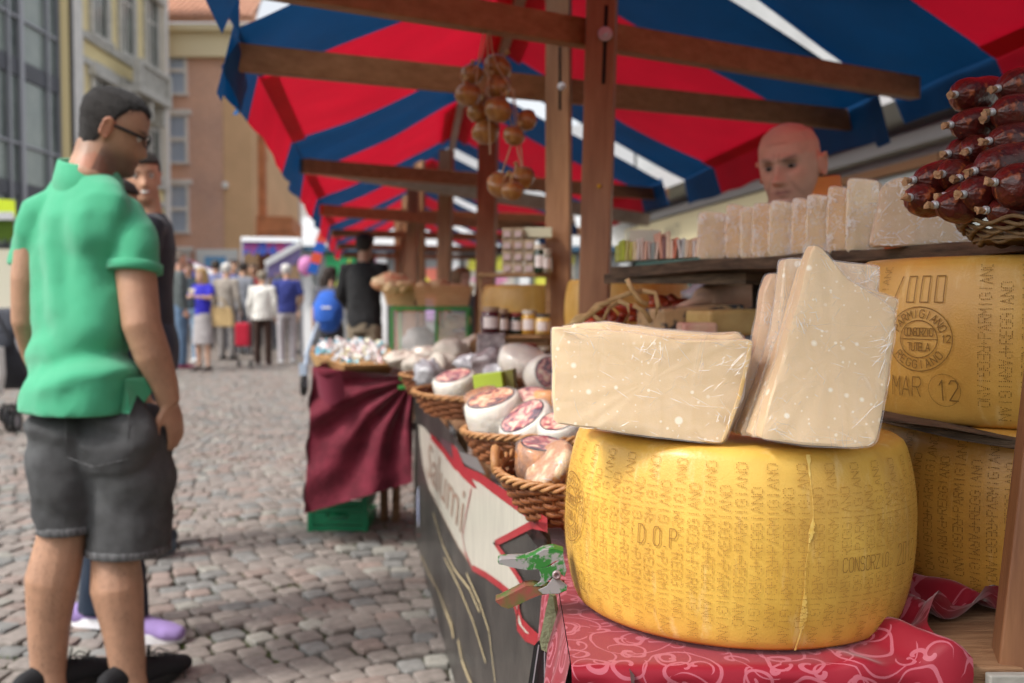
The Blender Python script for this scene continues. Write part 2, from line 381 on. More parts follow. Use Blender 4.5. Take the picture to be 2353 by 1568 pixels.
# brick building that faces the camera
fr = (Vector((-14.5, 42.0, 0)), Vector((1, 0, 0)), Vector((0, -1, 0)))
b3 = thing('brick_building', 'tall brown brick building with tiled roof and pale blue windows', 'building', (-12.5, 43, 0))
def brick_mat():
    m = mat('brown_brick', (.42, .235, .15), rough=.9); t = m.node_tree; N = t.nodes; L = t.links; b = N['Principled BSDF']
    tc = N.new('ShaderNodeTexCoord'); mp = N.new('ShaderNodeMapping'); mp.inputs['Rotation'].default_value = (PI / 2, 0, 0); L.new(tc.outputs['Object'], mp.inputs[0])
    br = N.new('ShaderNodeTexBrick'); br.inputs['Scale'].default_value = 3.2; br.inputs['Color1'].default_value = (.70, .40, .29, 1); br.inputs['Color2'].default_value = (.60, .33, .235, 1); br.inputs['Mortar'].default_value = (.66, .50, .40, 1); br.inputs['Mortar Size'].default_value = .03
    L.new(mp.outputs[0], br.inputs['Vector']); nn = N.new('ShaderNodeTexNoise'); nn.inputs['Scale'].default_value = .5; L.new(tc.outputs['Object'], nn.inputs['Vector'])
    r = N.new('ShaderNodeValToRGB'); r.color_ramp.elements[0].position = .3; r.color_ramp.elements[0].color = (.85, .85, .9, 1); r.color_ramp.elements[1].position = .7; r.color_ramp.elements[1].color = (1.15, 1.1, 1.05, 1); L.new(nn.outputs['Fac'], r.inputs[0])
    mx = N.new('ShaderNodeMix'); mx.data_type = 'RGBA'; mx.blend_type = 'MULTIPLY'; mx.inputs[0].default_value = 1; L.new(br.outputs[0], mx.inputs[6]); L.new(r.outputs[0], mx.inputs[7]); L.new(mx.outputs[2], b.inputs['Base Color']); return m
m_brick = brick_mat(); m_orange = mat('orange_wall', (.70, .44, .25), rough=.9, var=.08, vs=.6)
part(fr, 'wall', m_brick, b3, (-3.2, 2.40, 0, 11.2, -9, 0)); part(fr, 'orange_lit_side', m_orange, b3, (2.42, 3.62, 0, 11.2, -9, .02))  # orange light on the right side is painted in as wall colour
part(fr, 'cornice', mat('cream_cornice', (.82, .70, .46), rough=.85), b3, (-3.2, 3.8, 11.2, 12.2, -9.2, .35), (-3.2, 3.95, 12.2, 12.45, -9.2, .7))
roof = MB(); R0 = [(-17.9, 41.2, 12.46), (-10.5, 41.2, 12.46), (-11.3, 46, 15.2), (-17.9, 46, 15.2)]
roof.prism(R0, (0, 0, .2)); ro = obj('roof', roof, mat('roof_clay', (.46, .24, .15), rough=.9), b3)
tl_ = MB()
for i in range(26):
    x = -17.5 + i * .27
    tl_.bar((x, 41.15, 12.70), (x + (.0 if i < 22 else -.25), 45.6, 15.25), .15, .10)
obj('roof_tile', tl_, mat('roof_tiles', (.52, .28, .19), rough=.9, var=.25, vs=6), ro, kind='stuff')
for z0 in (9.75, 6.9, 4.0, 1.2):
    f = part(fr, 'window', m_white, b3, (.02, .12, z0, z0 + 1.95, 0, .12), (.85, .95, z0, z0 + 1.95, 0, .12), (.12, .85, z0 + .85, z0 + 1.02, .03, .12), (.12, .85, z0 + 1.87, z0 + 1.95, .03, .12), (-.1, 1.1, z0 + 1.95, z0 + 2.15, 0, .22), (.0, 1.0, z0 - .1, z0, 0, .16))
    part(fr, 'pane', m_glass_b, f, (.12, .85, z0, z0 + 1.87, .0, .025))
lamp = MB(); lamp.ell((-11.95, 41.7, 5.9), (.14, .1, .16)); obj('wall_lamp', lamp, m_white, b3, smooth=True)
part(fr, 'shop_sign', mat('white_sign', (.75, .76, .76), rough=.5), b3, (1.25, 3.0, 2.2, 3.25, .02, .12)); part(fr, 'sign_print', mat('sign_blue', (.18, .42, .72), rough=.5), b3, (1.6, 2.5, 2.5, 2.95, .125, .13))
# terracotta building with finials going away
fr = wall_frame((-10.85, 42.3), (-.138, .99)); fr = (fr[0], fr[1], Vector((.99, .138, 0)))
b4 = thing('terracotta_building', 'terracotta fronted building with pale finials and a heavy carved balcony', 'building', (-11.5, 50, 0))
m_ter = mat('terracotta', (.52, .20, .09), rough=.85, var=.2, vs=2.5); m_terd = mat('terracotta_dark', (.16, .065, .035), rough=.9, var=.3, vs=3)
part(fr, 'wall', m_orange, b4, (.3, 17.5, 0, 8.0, -1.5, 0))
for k in range(5):
    s = 1.0 + k * 3.9
    part(fr, 'pilaster', m_ter, b4, (s - .35, s + .35, 4.7, 8.3, 0, .35))
    fm = MB(); c = fr[0] + fr[1] * s + fr[2] * .18
    fm.lathe([(.28, 8.31), (.34, 8.45), (.22, 8.6), (.36, 8.9), (.30, 9.2), (.12, 9.4), (.02, 9.5)], (c.x, c.y, 0), n=12); obj('finial', fm, mat('pale_finial', (.62, .50, .38), rough=.8), b4, smooth=True)
    if k < 4:
        f = part(fr, 'window', m_ter, b4, (s + .7, s + 1.0, 4.9, 7.3, 0, .2), (s + 2.9, s + 3.2, 4.9, 7.3, 0, .2), (s + .7, s + 3.2, 7.3, 7.6, 0, .3))
        part(fr, 'pane', m_terd, f, (s + 1.0, s + 2.9, 4.9, 7.3, 0, .05))
part(fr, 'balcony', m_ter, b4, (.3, 16.5, 4.0, 4.7, .0, 1.5), (.3, 16.5, 3.75, 3.98, .0, 1.8))
for k in range(8):
    s = .9 + 2.1 * k
    part(fr, 'console', m_terd, b4, (s - .3, s + .3, 2.9, 3.74, .0, 1.2), (s - .3, s + .3, 2.1, 2.9, .0, .7))
# pale buildings closing the street
b5 = thing('pale_building', 'pale grey building closing the far end of the street', 'building', (-9, 62, 0))
frz = (Vector((-14.4, 62, 0)), Vector((1, 0, 0)), Vector((0, -1, 0)))
m_pale = mat('pale_render', (.58, .56, .52), rough=.9, var=.06, vs=.5)
part(frz, 'wall', m_pale, b5, (1.0, 4.6, 0, 9.6, -5, 0)); part(frz, 'wall', mat('cream_render', (.62, .54, .38), rough=.9), b5, (-1.5, .98, 0, 10.6, -5, .2))
for z in (7.2, 4.6): 
    part(frz, 'window', m_glass_b, b5, (-.4, .3, z, z + 1.5, .2, .25)); part(frz, 'window', m_glass_b, b5, (3.0, 3.8, z, z + 1.5, 0, .05))
mast = MB(); q = P(686, 690, 52); mast.box((q.x, 52, 4.5), (.38, .25, 8.0)); mo = obj('mast', mast, mat('white_mast', (.9, .9, .88), rough=.4)); tag(mo, 'bright white vertical mast in front of the pale grey building', 'mast')
# shopfront behind the stalls, white framed with bright posters
b6 = thing('shopfront', 'long white framed shopfront with bright posters behind the market stalls', 'building', (0, 21, 0))
frs = (Vector((-4.15, 20.0, 0)), Vector((1, 0, 0)), Vector((0, -1, 0)))
m_wf = mat('white_frame', (.82, .84, .85), rough=.5); m_shopdark = mat('shop_interior', (.25, .27, .27), rough=.4, col2=(.45, .47, .48), vs=1.2)
part(frs, 'wall', mat('shop_wall', (.50, .51, .52), rough=.8), b6, (0, 6.6, 0, 4.6, -3, -.1)); part(frs, 'fascia', m_wf, b6, (0, 6.6, 2.18, 2.75, -.09, .25)); part(frs, 'fascia_line', mat('navy_line', (.05, .12, .20)), b6, (0, 6.6, 2.08, 2.17, -.09, .26))
for s in (.05, 1.55, 3.0, 4.4, 6.4): part(frs, 'frame_post', m_wf, b6, (s - .1, s + .1, 0, 2.07, -.09, .12))
for i, s in enumerate((.05, 1.55, 3.0, 4.4)):
    e = (1.55, 3.0, 4.4, 6.4)[i]; part(frs, 'pane', m_shopdark, b6, (s + .11, e - .11, .3, 2.06, -.09, -.02))
pc = [('green', (.06, .62, .22)), ('yellow', (.92, .85, .12)), ('coral', (.88, .25, .18)), ('pink', (.75, .32, .50)), ('violet', (.50, .32, .62)), ('sand', (.62, .58, .50))]
pm = {n: mat('poster_' + n, c, rough=.5, var=.2, vs=5) for n, c in pc}
def poster(s0, s1, z0, z1, bg_, tris):
    p_ = part(frs, 'poster', pm[bg_], b6, (s0, s1, z0, z1, -.018, .0))
    for nme, tri in tris:
        m_ = MB(); V = [frs[0] + frs[1] * (s0 + (s1 - s0) * a) + frs[2] * .003 + Vector((0, 0, z0 + (z1 - z0) * b)) for a, b in tri]
        m_.prism(V, frs[2] * .004); obj('print', m_, pm[nme], p_)
poster(.42, 1.40, 1.0, 2.02, 'green', [('yellow', [(.15, .35), (.5, .95), (.55, .35)]), ('coral', [(.3, .05), (.62, .6), (.9, .1)])])
poster(.86 + .15, 1.43, 1.2, 2.03, 'pink', [('sand', [(.2, .2), (.5, .8), (.9, .3)])])
poster(1.8, 2.75, .7, 1.75, 'coral', [('yellow', [(.1, .5), (.5, 1), (.9, .6)]), ('violet', [(.1, .0), (.9, .0), (.8, .42), (.2, .35)])])
poster(3.2, 4.2, .8, 2.0, 'sand', [('yellow', [(.05, .75), (.95, .75), (.8, 1), (.1, 1)]), ('pink', [(.1, .6), (.5, .74), (.9, .6), (.5, .45)])])
poster(4.6, 5.4, .7, 2.0, 'yellow', [('green', [(.0, 0), (1, 0), (.6, .35), (.1, .4)]), ('sand', [(.5, .4), (1, .9), (1, .4)])])
# facade on the right behind the seller
frr = (Vector((4.2 + .138 * 8, 0, 0)), Vector((-.138, .99, 0)).normalized(), Vector((-.99, -.138, 0)).normalized())
b7 = thing('shop_building', 'shop building on the right with grey marquee, brown window frames and cream sign band', 'building', (4.2, 8, 0))
part(frr, 'wall', mat('shop_grey_wall', (.36, .37, .37), rough=.8, var=.1, vs=.8), b7, (-4, 26, 0, 7.5, -5, 0))
m_gm = mat('grey_marquee', (.40, .40, .40), rough=.6)
part(frr, 'marquee', m_gm, b7, (-4, 20, 2.78, 3.15, .0, .9), (-4, 20, 2.55, 2.68, .0, .25))
m_bf = mat('brown_frame', (.30, .15, .07), rough=.6)
for s in (1.5, 4.1, 6.7, 9.3):
    f = part(frr, 'window', m_bf, b7, (s, s + .10, .8, 2.36, 0, .10), (s + 2.4, s + 2.5, .8, 2.36, 0, .10), (s, s + 2.5, 2.37, 2.46, 0, .11), (s, s + 2.5, .7, .79, 0, .11))
    part(frr, 'pane', mat('bright_pane', (.52, .56, .52), rough=.2, col2=(.30, .34, .33), vs=1.6), f, (s + .11, s + 2.39, .8, 2.36, 0, .03))
sg = part(frr, 'sign_band', mat('cream_sign', (.66, .58, .36), rough=.7), b7, (11.6, 20, 2.02, 2.50, .0, .3)); part(frr, 'door_band', mat('dark_green_band', (.03, .07, .06), rough=.5), b7, (11.6, 20, 1.1, 2.01, .0, .1))
def text3d(s, name, m, par, origin, xdir, h, zdir=Vector((0, 0, 1)), squash=1.0, ext=.004):
    cu = bpy.data.curves.new('t', 'FONT'); cu.body = s; cu.size = 1; o = bpy.data.objects.new('t', cu); COL.objects.link(o)
    me = bpy.data.meshes.new_from_object(o.evaluated_get(bpy.context.evaluated_depsgraph_get())); bpy.data.objects.remove(o)
    b = MB(); b.v = [tuple(origin + xdir * v.co.x * h * squash + zdir * v.co.y * h) for v in me.vertices]; b.f = [tuple(p.vertices) for p in me.polygons]
    return obj(name, b, m, par)
text3d('IANTI', 'lettering', mat('sign_letter', (.34, .31, .22), rough=.8), sg, frr[0] + frr[1] * 17.3 + frr[2] * .306 + Vector((0, 0, 2.13)), -frr[1], .34)
# ================================================================ market stalls: striped canopies on wooden frames
m_red = mat('canopy_red', (.50, .006, .024), rough=.7, var=.10, vs=2.5, transl=.38, bump=.15, bs=350)
m_blue = mat('canopy_blue', (.002, .062, .19), rough=.7, var=.15, vs=2.5, transl=.20, bump=.15, bs=350)
m_wood = mat('stall_timber', (.25, .115, .050), rough=.5, col2=(.38, .19, .09), vs=4, stretch=(8, 8, .8), bump=.15, bs=20, coat=.1)
m_beam = mat('beam_timber', (.30, .125, .048), rough=.55, col2=(.44, .20, .085), vs=3, stretch=(1.2, 12, 12), bump=.15, bs=20)
m_beamp = mat('beam_pale', (.36, .27, .20), rough=.7, col2=(.46, .36, .28), vs=3, stretch=(1.2, 12, 12))
m_steel = mat('zinc_steel', (.55, .55, .56), rough=.4, metal=.35)
EZ, RZ = 1.94, 2.52
C1 = dict(NL=Vector((-.855, 3.10, EZ)), FL=Vector((-1.235, 5.85, EZ)), NR=Vector((1.48, 4.07, EZ)), FR=Vector((1.225, 6.75, EZ)), RN=Vector((.13, 3.5, RZ)), RF=Vector((-.11, 6.2, RZ)))
SH = Vector((-.436, 2.92, 0))
for n_ in ('FL', 'FR', 'RF'): C1[n_] = C1[n_] + SH * (.045 if n_ != 'FR' else .075)
def lerp2(a, b, t): return a + (b - a) * t
def canopy(root, c, k, val=.17):
    fb = (0, .235, .765, 1)                                 # blue, red, blue bands
    for side in 'LR':
        N0, F0 = (c['NL'], c['FL']) if side == 'L' else (c['NR'], c['FR']); sg_ = -1 if side == 'L' else 1
        for i in range(3):
            a, b = fb[i], fb[i + 1]; m = m_red if i == 1 else m_blue
            def fn(u, v):
                t = a + (b - a) * u; e = lerp2(N0, F0, t); r = lerp2(c['RN'], c['RF'], t); p = lerp2(e, r, v)
                sag = .05 * math.sin(PI * t) * math.sin(PI * min(1, v * 1.05)) + .005 * math.sin(v * 9 + k + t * 5)
                return p + Vector((0, 0, -sag + .006 * nz(p, 3, k)))
            nm = 'red_band' if i == 1 else 'blue_band'
            obj(nm, MB().grid(fn, 14, 18), m, root, smooth=True)
            def fv(u, v):
                t = a + (b - a) * u; e = lerp2(N0, F0, t); cv = (e - Vector((e.x * 0, 0, 0)))
                n_sc = 6 if i == 1 else 2
                drop = val * (1 + .03 * math.sin(PI * n_sc * u)) * v
                edge = .03 if (k == 1 and i == 0 and u < .2) else 0
                return e + Vector((sg_ * (.0 + .045 * v * (1 + .3 * math.sin(t * 9 + k))), 0, -drop + .016 * (1 - v) - edge * v))
            obj('red_valance' if i == 1 else 'blue_valance', MB().grid(fv, 24, 5), m, root, smooth=True)
        # hem seam: a darker doubled strip along the eave
        def fs(u, v):
            e = lerp2(N0, F0, u); r = lerp2(c['RN'], c['RF'], u); return lerp2(e, r, v * .06 + .002) + Vector((0, 0, -.012 - .05 * math.sin(PI * u) * math.sin(PI * v * .06)))
        hm = MB().grid(lambda u, v: fs(.24 + u * .52, v), 12, 1); obj('hem', hm, m_red, root, smooth=True)
    # ridge pocket of doubled cloth
    def fr_(u, v):
        r = lerp2(c['RN'], c['RF'], .24 + .52 * u); return r + Vector(((v - .5) * .22, 0, -.018 - abs(v - .5) * .16))
    obj('ridge_pocket', MB().grid(fr_, 8, 4), m_red, root, smooth=True)
def beam(root, a, b, w=.05, h=.082, m=None):
    bm_ = MB(); bm_.bar(a, b, w, h); return obj('beam', bm_, m or m_beam, root, bevel=.004)
def post(root, a, b, w=.09, d=.07, m=None, ground=True):
    a = Vector(a); b = Vector(b)
    if ground: q = a + (b - a) * ((a.z + .0) / (a.z - b.z)); b = q
    bm_ = MB(); bm_.bar(a, b, w, d, up=(.2, 1, 0)); return obj('post', bm_, m or m_wood, root, bevel=.005)
def bolt(root, p, r=.018, h=.012):
    b = MB(); n = Vector((-.2, -1, 0)); b.lathe([(.0005, 0), (r, 0), (r, h * .4), (r * .9, h * .5), (.0005, h * .5)], p, n, 16, caps=False)
    b.lathe([(r * .45, h * .5), (r * .45, h * 1.4), (.0005, h * 1.5)], p, n, 6, caps=False); obj('bolt', b, m_steel, root)
glab = ['market stall roof nearest the camera, blue and red canvas at the top right', 'stall with red and blue canopy in the middle of the photo, behind the hanging onions', 'third market stall roof in the row, partly hidden behind the wooden posts',
        'fourth market stall roof down the row', 'fifth market stall roof down the row, far and small', 'last market stall roof at the far end of the row']
stalls = []
for k in range(0, 6):
    off = SH * (k - 1); c = {n: p + off for n, p in C1.items()}
    if k >= 3:
        for n in c: c[n] = c[n] + Vector((0, 0, 0))
    root = thing('market_stall', glab[k], 'market stall', (c['RN'] + c['RF']) / 2 * 1.0 - Vector((0, 0, RZ)), 0, 'striped market stalls in a row'); stalls.append(root)
    if k == 0:
        c['FR'] = Vector((1.60, 4.22, EZ)); c['NR'] = Vector((1.86, 1.05, EZ)); c['FL'] = Vector((-.755, 2.80, EZ)); c['NL'] = Vector((-.28, .25, EZ)); c['RF'] = Vector((.27, 3.44, RZ + .02))
    canopy(root, c, k, .10 if k == 0 else .17)
    if k == 0:
        A = root; pa = post(root, P(1389, -230, 2.92), P(1364, 760, 2.92), w=pxm(68, 2.92), d=.075)
        beam(root, PZ(560, -52, 1.90), PZ(2102, 203, 1.90))
        bolt(root, P(1390, 78, 2.875), .021); 
        sl = MB(); sl.bar(P(1393, 12, 2.879), P(1386, 192, 2.879), .010, .003, up=(0, 1, 0)); obj('slot', sl, mat('dark_slot', (.012, .009, .008), rough=.9), root)
        yd = MB(); yd.lathe([(.0005, 0), (.006, 0), (.005, .004), (.0005, .005)], P(1376, 427, 2.879), (0, -1, 0), 10, caps=False); obj('yellow_pin', yd, mat('yellow_plastic', (.75, .45, .02)), root)
    elif k == 1:
        post(root, P(1283, -170, 3.62), P(1284, 770, 3.62), w=pxm(56, 3.62), d=.07)
        beam(root, PZ(548, 135, 1.89) + Vector((0, -.02, 0)), PZ(1952, 278, 1.89) + Vector((0, -.02, 0)), w=.045, h=.088)
        bolt(root, P(1290, 198, 3.55), .014)
        post(root, P(1126, 150, 6.05), P(1113, 760, 6.05), w=pxm(42, 6.05), d=.09)
        beam(root, PZ(692, 381, 1.88), PZ(1530, 447, 1.88), w=.06, h=.085)
        sl = MB(); sl.bar(P(1286, 60, 3.583), P(1286, 252, 3.583), .009, .003, up=(0, 1, 0)); obj('slot', sl, MATS['dark_slot'], root)
        rf = MB(); rf.bar(c['RN'] + Vector((0, .02, -.05)), c['RF'] + Vector((0, 0, -.05)), .05, .06); obj('ridge_beam', rf, m_wood, root)
    elif k == 2:
        post(root, P(1026, 345, 6.75), P(1019, 745, 6.75), w=pxm(30, 6.75), d=.09)
        beam(root, P(705, 380, 6.1), P(1488, 505, 7.4), w=.06, h=.09, m=m_beamp)
        post(root, P(949, 420, 9.1), P(947, 760, 9.1), w=pxm(25, 9.1), d=.09)
        beam(root, PZ(738, 482, 1.84), PZ(1372, 535, 1.84), w=.06, h=.09)
        rf = MB(); rf.bar(c['RN'] + Vector((0, .02, -.05)), c['RF'] + Vector((0, 0, -.05)), .05, .06); obj('ridge_beam', rf, m_wood, root)
    else:
        for e, (l, r, g) in enumerate((('NL', 'NR', 'RN'), ('FL', 'FR', 'RF'))):
            beam(root, c[l] + Vector((0, 0, -.04)), c[r] + Vector((0, 0, -.04)), w=.06, h=.08)
            g_ = c[g]; post(root, (g_.x - .12, g_.y, RZ - .04), (g_.x - .12, g_.y, 0), w=.09, d=.09)
# flap of canvas hanging at the near left corner of the second canopy and of the first
fl = MB().grid(lambda u, v: P(550 - 62 * u * (1 - .85 * v), -20 + 98 * v + 12 * math.sin(u * 5) * v, 2.86 - .05 * u), 6, 8)
obj('loose_flap', fl, m_blue, stalls[0], smooth=True)
fl = MB().grid(lambda u, v: P(548 + (-40 + 30 * math.sin(u * 3)) * v + 22 * u, 92 + u * 110 + 95 * v * (.35 + .65 * math.sin(PI * (.15 + .7 * u))), 3.08 + .5 * u), 10, 6)
obj('loose_flap', fl, m_blue, stalls[1], smooth=True)
# ---------------------------------------------------------------- awnings further down the street
def simple_awning(name, label, a, b, c_, d_, m1, m2, valcol, poles=True):
    t = thing(name, label, 'awning', ((a + b) / 2).xy.to_3d())
    n = 6
    for i in range(n):
        q = MB(); q.prism([lerp2(a, b, i / n), lerp2(a, b, (i + 1) / n), lerp2(d_, c_, (i + 1) / n), lerp2(d_, c_, i / n)], (0, 0, .02)); obj('canvas_strip', q, m1 if i % 2 else m2, t)
    v = MB(); v.grid(lambda u, w: lerp2(a, b, u) + Vector((0, -.02, -.02 - w * .28 * (1 + .15 * math.sin(u * 40)))), 30, 2); obj('valance', v, valcol, t, smooth=True)
    r_ = MB(); r_.bar(a + Vector((0, -.05, .02)), b + Vector((0, -.05, .02)), .08, .10); obj('front_rail', r_, m_wf, t)
    if poles:
        for p in (a, b):
            q = MB(); q.bar(p, (p.x, p.y, 0), .05, .05, up=(0, 1, 0)); obj('pole', q, m_alu, t)
    return t
m_mixv = mat('festive_valance', (.40, .06, .18), rough=.7, col2=(.04, .10, .42), vs=2.2, thr=(.45, .55), transl=.3)
m_pw = mat('pale_canvas', (.70, .70, .72), rough=.8, transl=.3)
simple_awning('awning', 'flat white edged awning with a blue and red valance in front of the terracotta building', P(556, 551, 22), P(690, 553, 22), P(700, 548, 25), P(580, 546, 25), m_pw, m_pw, m_mixv)
simple_awning('awning', 'slanting white and blue striped awning above the crowd', P(612, 608, 19), P(692, 562, 19.3), P(702, 572, 21.5), P(630, 612, 21.5), m_pw, mat('blue_stripe', (.12, .22, .50), rough=.7, transl=.3), mat('violet_valance', (.24, .20, .42), rough=.7))
simple_awning('awning', 'low pink and blue canvas strip hanging behind the crowd at the left', P(398, 592, 24), P(520, 640, 24), P(520, 632, 25.5), P(398, 584, 25.5), m_mixv, mat('magenta_canvas', (.45, .05, .20), rough=.7), m_mixv)
simple_awning('awning', 'bright lime green awning at the left edge behind the man in green', P(-60, 500, 13), P(36, 500, 13.2), P(34, 462, 15.5), P(-60, 455, 15.5), mat('lime_canvas', (.60, .70, .03), rough=.7, transl=.5), MATS.get('lime_canvas'), mat('dark_green_valance', (.10, .18, .02), rough=.8))
stl = thing('market_stand', 'pale market stand with green crates behind the stroller', 'market stand', P(-10, 800, 13.6).xy.to_3d())
q = MB(); c0 = P(0, 600, 14.2); q.box((c0.x, 14.6, 1.35), (1.6, .1, 1.0)); obj('back_panel', q, mat('beige_panel', (.58, .54, .45), rough=.8), stl)
for i in range(3):
    q = MB(); q.box((c0.x - .35 + i * .42, 13.7, .75), (.38, .5, .22)); obj('crate', q, mat('green_crate_far', (.03, .22, .07), rough=.6), stl)
q = MB(); q.box((c0.x, 13.9, .62), (1.7, .9, .03)); obj('counter', q, m_beamp, stl)
for x in (-.8, .8):
    q = MB(); q.box((c0.x + x, 13.9, .3), (.05, .8, .6)); obj('leg', q, m_beamp, stl)
# flag string at the end of the row
fg = MB(); 
for i in range(5):
    a = P(742 - i * 7, 500 + i * 26, 12 + i * .3); fg.prism([a, a + Vector((.10, 0, -.02)), a + Vector((.05, .02, -.19)), a + Vector((-.06, .0, -.17))], (0, .004, 0))
fo = thing('bunting', 'blue and orange red bunting hanging at the end of the stall row', 'bunting', P(735, 540, 12))
for i in range(5):
    a = P(744 - i * 7, 498 + i * 24, 12 + i * .2); q = MB(); q.prism([a, a + Vector((.11, 0, .02)), a + Vector((.06, .02, -.20)), a + Vector((-.07, .0, -.17))], (0, .004, 0))
    obj('flag', q, mat('flag_blue', (.02, .12, .50), rough=.7) if i % 2 == 0 else mat('flag_red', (.75, .10, .05), rough=.7), fo)
# balloon
bl = thing('balloon', 'pink balloon floating above the crowd', 'balloon', P(704, 612, 15.5))
q = MB(); c0 = P(704, 608, 15.5); R_ = pxm(19, 15.5)
q.lathe([(R_ * math.sin(a) * (1 if a < PI / 2 else 1), -R_ * 1.08 * math.cos(a) * (1.0 if a > PI / 2 else 1.25)) for a in np.linspace(.02, PI - .02, 16)], c0, (.1, 0, 1), 20); obj('envelope', q, mat('pink_balloon', (.72, .30, .58), rough=.3, transl=.35), bl, smooth=True)
q = MB(); q.tube([c0 + Vector((0, 0, -R_ * 1.3)), c0 + Vector((.12, 0, -.35)), c0 + Vector((.2, .1, -.75))], .006, 5); obj('string', q, m_wf, bl)
# ================================================================ foreground: cheese wheels, slabs, cloth, table
RT, RM, HW = .203, .221, .22
def wr(z): return RT + (RM - RT) * (1 - abs(2 * z / HW - 1) ** 2.3)
def wsurf(th, z, off=0.0):
    r = wr(z) + off; return Vector((r * math.sin(th), -r * math.cos(th), z))
def rind(name, light, dark, dusty):
    if name in MATS: return MATS[name]
    m = mat(name, light, rough=.36, spec=.45, col2=dark, vs=11, bump=.10, bs=420, sss=.06, coat=.08, thr=(.3, .75))
    t = m.node_tree; N = t.nodes; L = t.links; b = N['Principled BSDF']
    base = b.inputs['Base Color'].links[0].from_socket
    tc = N.new('ShaderNodeTexCoord'); mp = N.new('ShaderNodeMapping'); mp.inputs['Scale'].default_value = (26, 26, 4.5); L.new(tc.outputs['Object'], mp.inputs[0])
    n1 = N.new('ShaderNodeTexNoise'); n1.inputs['Scale'].default_value = 1.4; n1.inputs['Detail'].default_value = 6; n1.inputs['Roughness'].default_value = .65; L.new(mp.outputs[0], n1.inputs['Vector'])
    r1 = N.new('ShaderNodeValToRGB'); r1.color_ramp.elements[0].position = .56; r1.color_ramp.elements[1].position = .80; L.new(n1.outputs['Fac'], r1.inputs[0])
    mx = N.new('ShaderNodeMix'); mx.data_type = 'RGBA'; mx.inputs[7].default_value = tuple(dusty) + (1,)
    mu = N.new('ShaderNodeMath'); mu.operation = 'MULTIPLY'; mu.inputs[1].default_value = .75; L.new(r1.outputs[0], mu.inputs[0]); L.new(mu.outputs[0], mx.inputs[0]); L.new(base, mx.inputs[6])
    # greyish bruises of the rind
    n2 = N.new('ShaderNodeTexNoise'); n2.inputs['Scale'].default_value = 5.5; n2.inputs['Detail'].default_value = 3; L.new(tc.outputs['Object'], n2.inputs['Vector'])
    r2 = N.new('ShaderNodeValToRGB'); r2.color_ramp.elements[0].position = .52; r2.color_ramp.elements[1].position = .78; L.new(n2.outputs['Fac'], r2.inputs[0])
    m2 = N.new('ShaderNodeMix'); m2.data_type = 'RGBA'; m2.inputs[7].default_value = (light[0] * .62, light[1] * .62, light[2] * 1.0, 1)
    mu2 = N.new('ShaderNodeMath'); mu2.operation = 'MULTIPLY'; mu2.inputs[1].default_value = .5; L.new(r2.outputs[0], mu2.inputs[0]); L.new(mu2.outputs[0], m2.inputs[0]); L.new(mx.outputs[2], m2.inputs[6])
    L.new(m2.outputs[2], b.inputs['Base Color'])
    return m
def ribbon_on(mbx, pts, w, off=.0006):
    """pts: (theta, z) polyline printed on the wheel side"""
    for (a0, z0), (a1, z1) in zip(pts, pts[1:]):
        d = Vector(((a1 - a0) * RM, z1 - z0)); Ln = d.length
        if Ln < 1e-6: continue
        n = max(1, int(Ln / .006)); q = Vector((-d.y, d.x)) / Ln * w / 2
        ca, cz = d.x / Ln * w * .35 / RM, d.y / Ln * w * .35
        V = []
        for k in range(n + 1):
            f = k / n; a = a0 - ca + (a1 - a0 + 2 * ca) * f; z = z0 - cz + (z1 - z0 + 2 * cz) * f
            V += [wsurf(a + q.x / RM, z + q.y, off), wsurf(a - q.x / RM, z - q.y, off)]
        mbx.add(V, [(2 * k, 2 * k + 1, 2 * k + 3, 2 * k + 2) for k in range(n)])
def text_on(mbx, s, th, z, h, w, adv, lw, lean=0.0):
    for ch in s:
        for st in GL[ch]: ribbon_on(mbx, [(th + (x / 4 * w + lean * y / 6 * h) / RM, z + y / 6 * h) for x, y in st], lw)
        th += adv / RM
def oval_stamp(mbx, th0, z0, ax, az, lw=.0012):
    for k in (1, .58):
        ribbon_on(mbx, [(th0 + ax * k * math.cos(a) / RM, z0 + az * k * math.sin(a)) for a in np.linspace(0, 2 * PI, 33)], lw)
    ribbon_on(mbx, [(th0 - ax * .58 / RM, z0), (th0 + ax * .58 / RM, z0)], lw * .8)
    def arc(s, a_mid, span, rk, flip):
        n = len(s)
        for i, ch in enumerate(s):
            a = a_mid + span * ((i + .5) / n - .5) * (1 if flip else -1)
            c = (ax * rk * math.cos(a), az * rk * math.sin(a)); tx, ty = (-math.sin(a) * ax, math.cos(a) * az); tl = math.hypot(tx, ty); tx /= tl; ty /= tl
            if not flip: tx, ty = -tx, -ty
            nx, ny = -ty, tx; h = min(ax, az) * .24; w = h * .62
            for st in GL[ch]: ribbon_on(mbx, [(th0 + (c[0] + tx * (x / 4 - .5) * w + nx * (y / 6 - .5) * h) / RM, z0 + c[1] + ty * (x / 4 - .5) * w + ny * (y / 6 - .5) * h) for x, y in st], lw)
    arc('PARMIGIANO', PI / 2, PI * .80, .79, False); arc('REGGIANO', -PI / 2, PI * .66, .79, False if False else True)
    text_on(mbx, '12', th0 + ax * .70 / RM, z0 - az * .08, az * .22, az * .11, az * .15, lw)
    text_on(mbx, 'CONSORZIO', th0 - ax * .44 / RM, z0 + az * .10, az * .24, az * .12, ax * .098, lw)
    text_on(mbx, 'TUTELA', th0 - ax * .33 / RM, z0 - az * .36, az * .24, az * .13, ax * .115, lw)
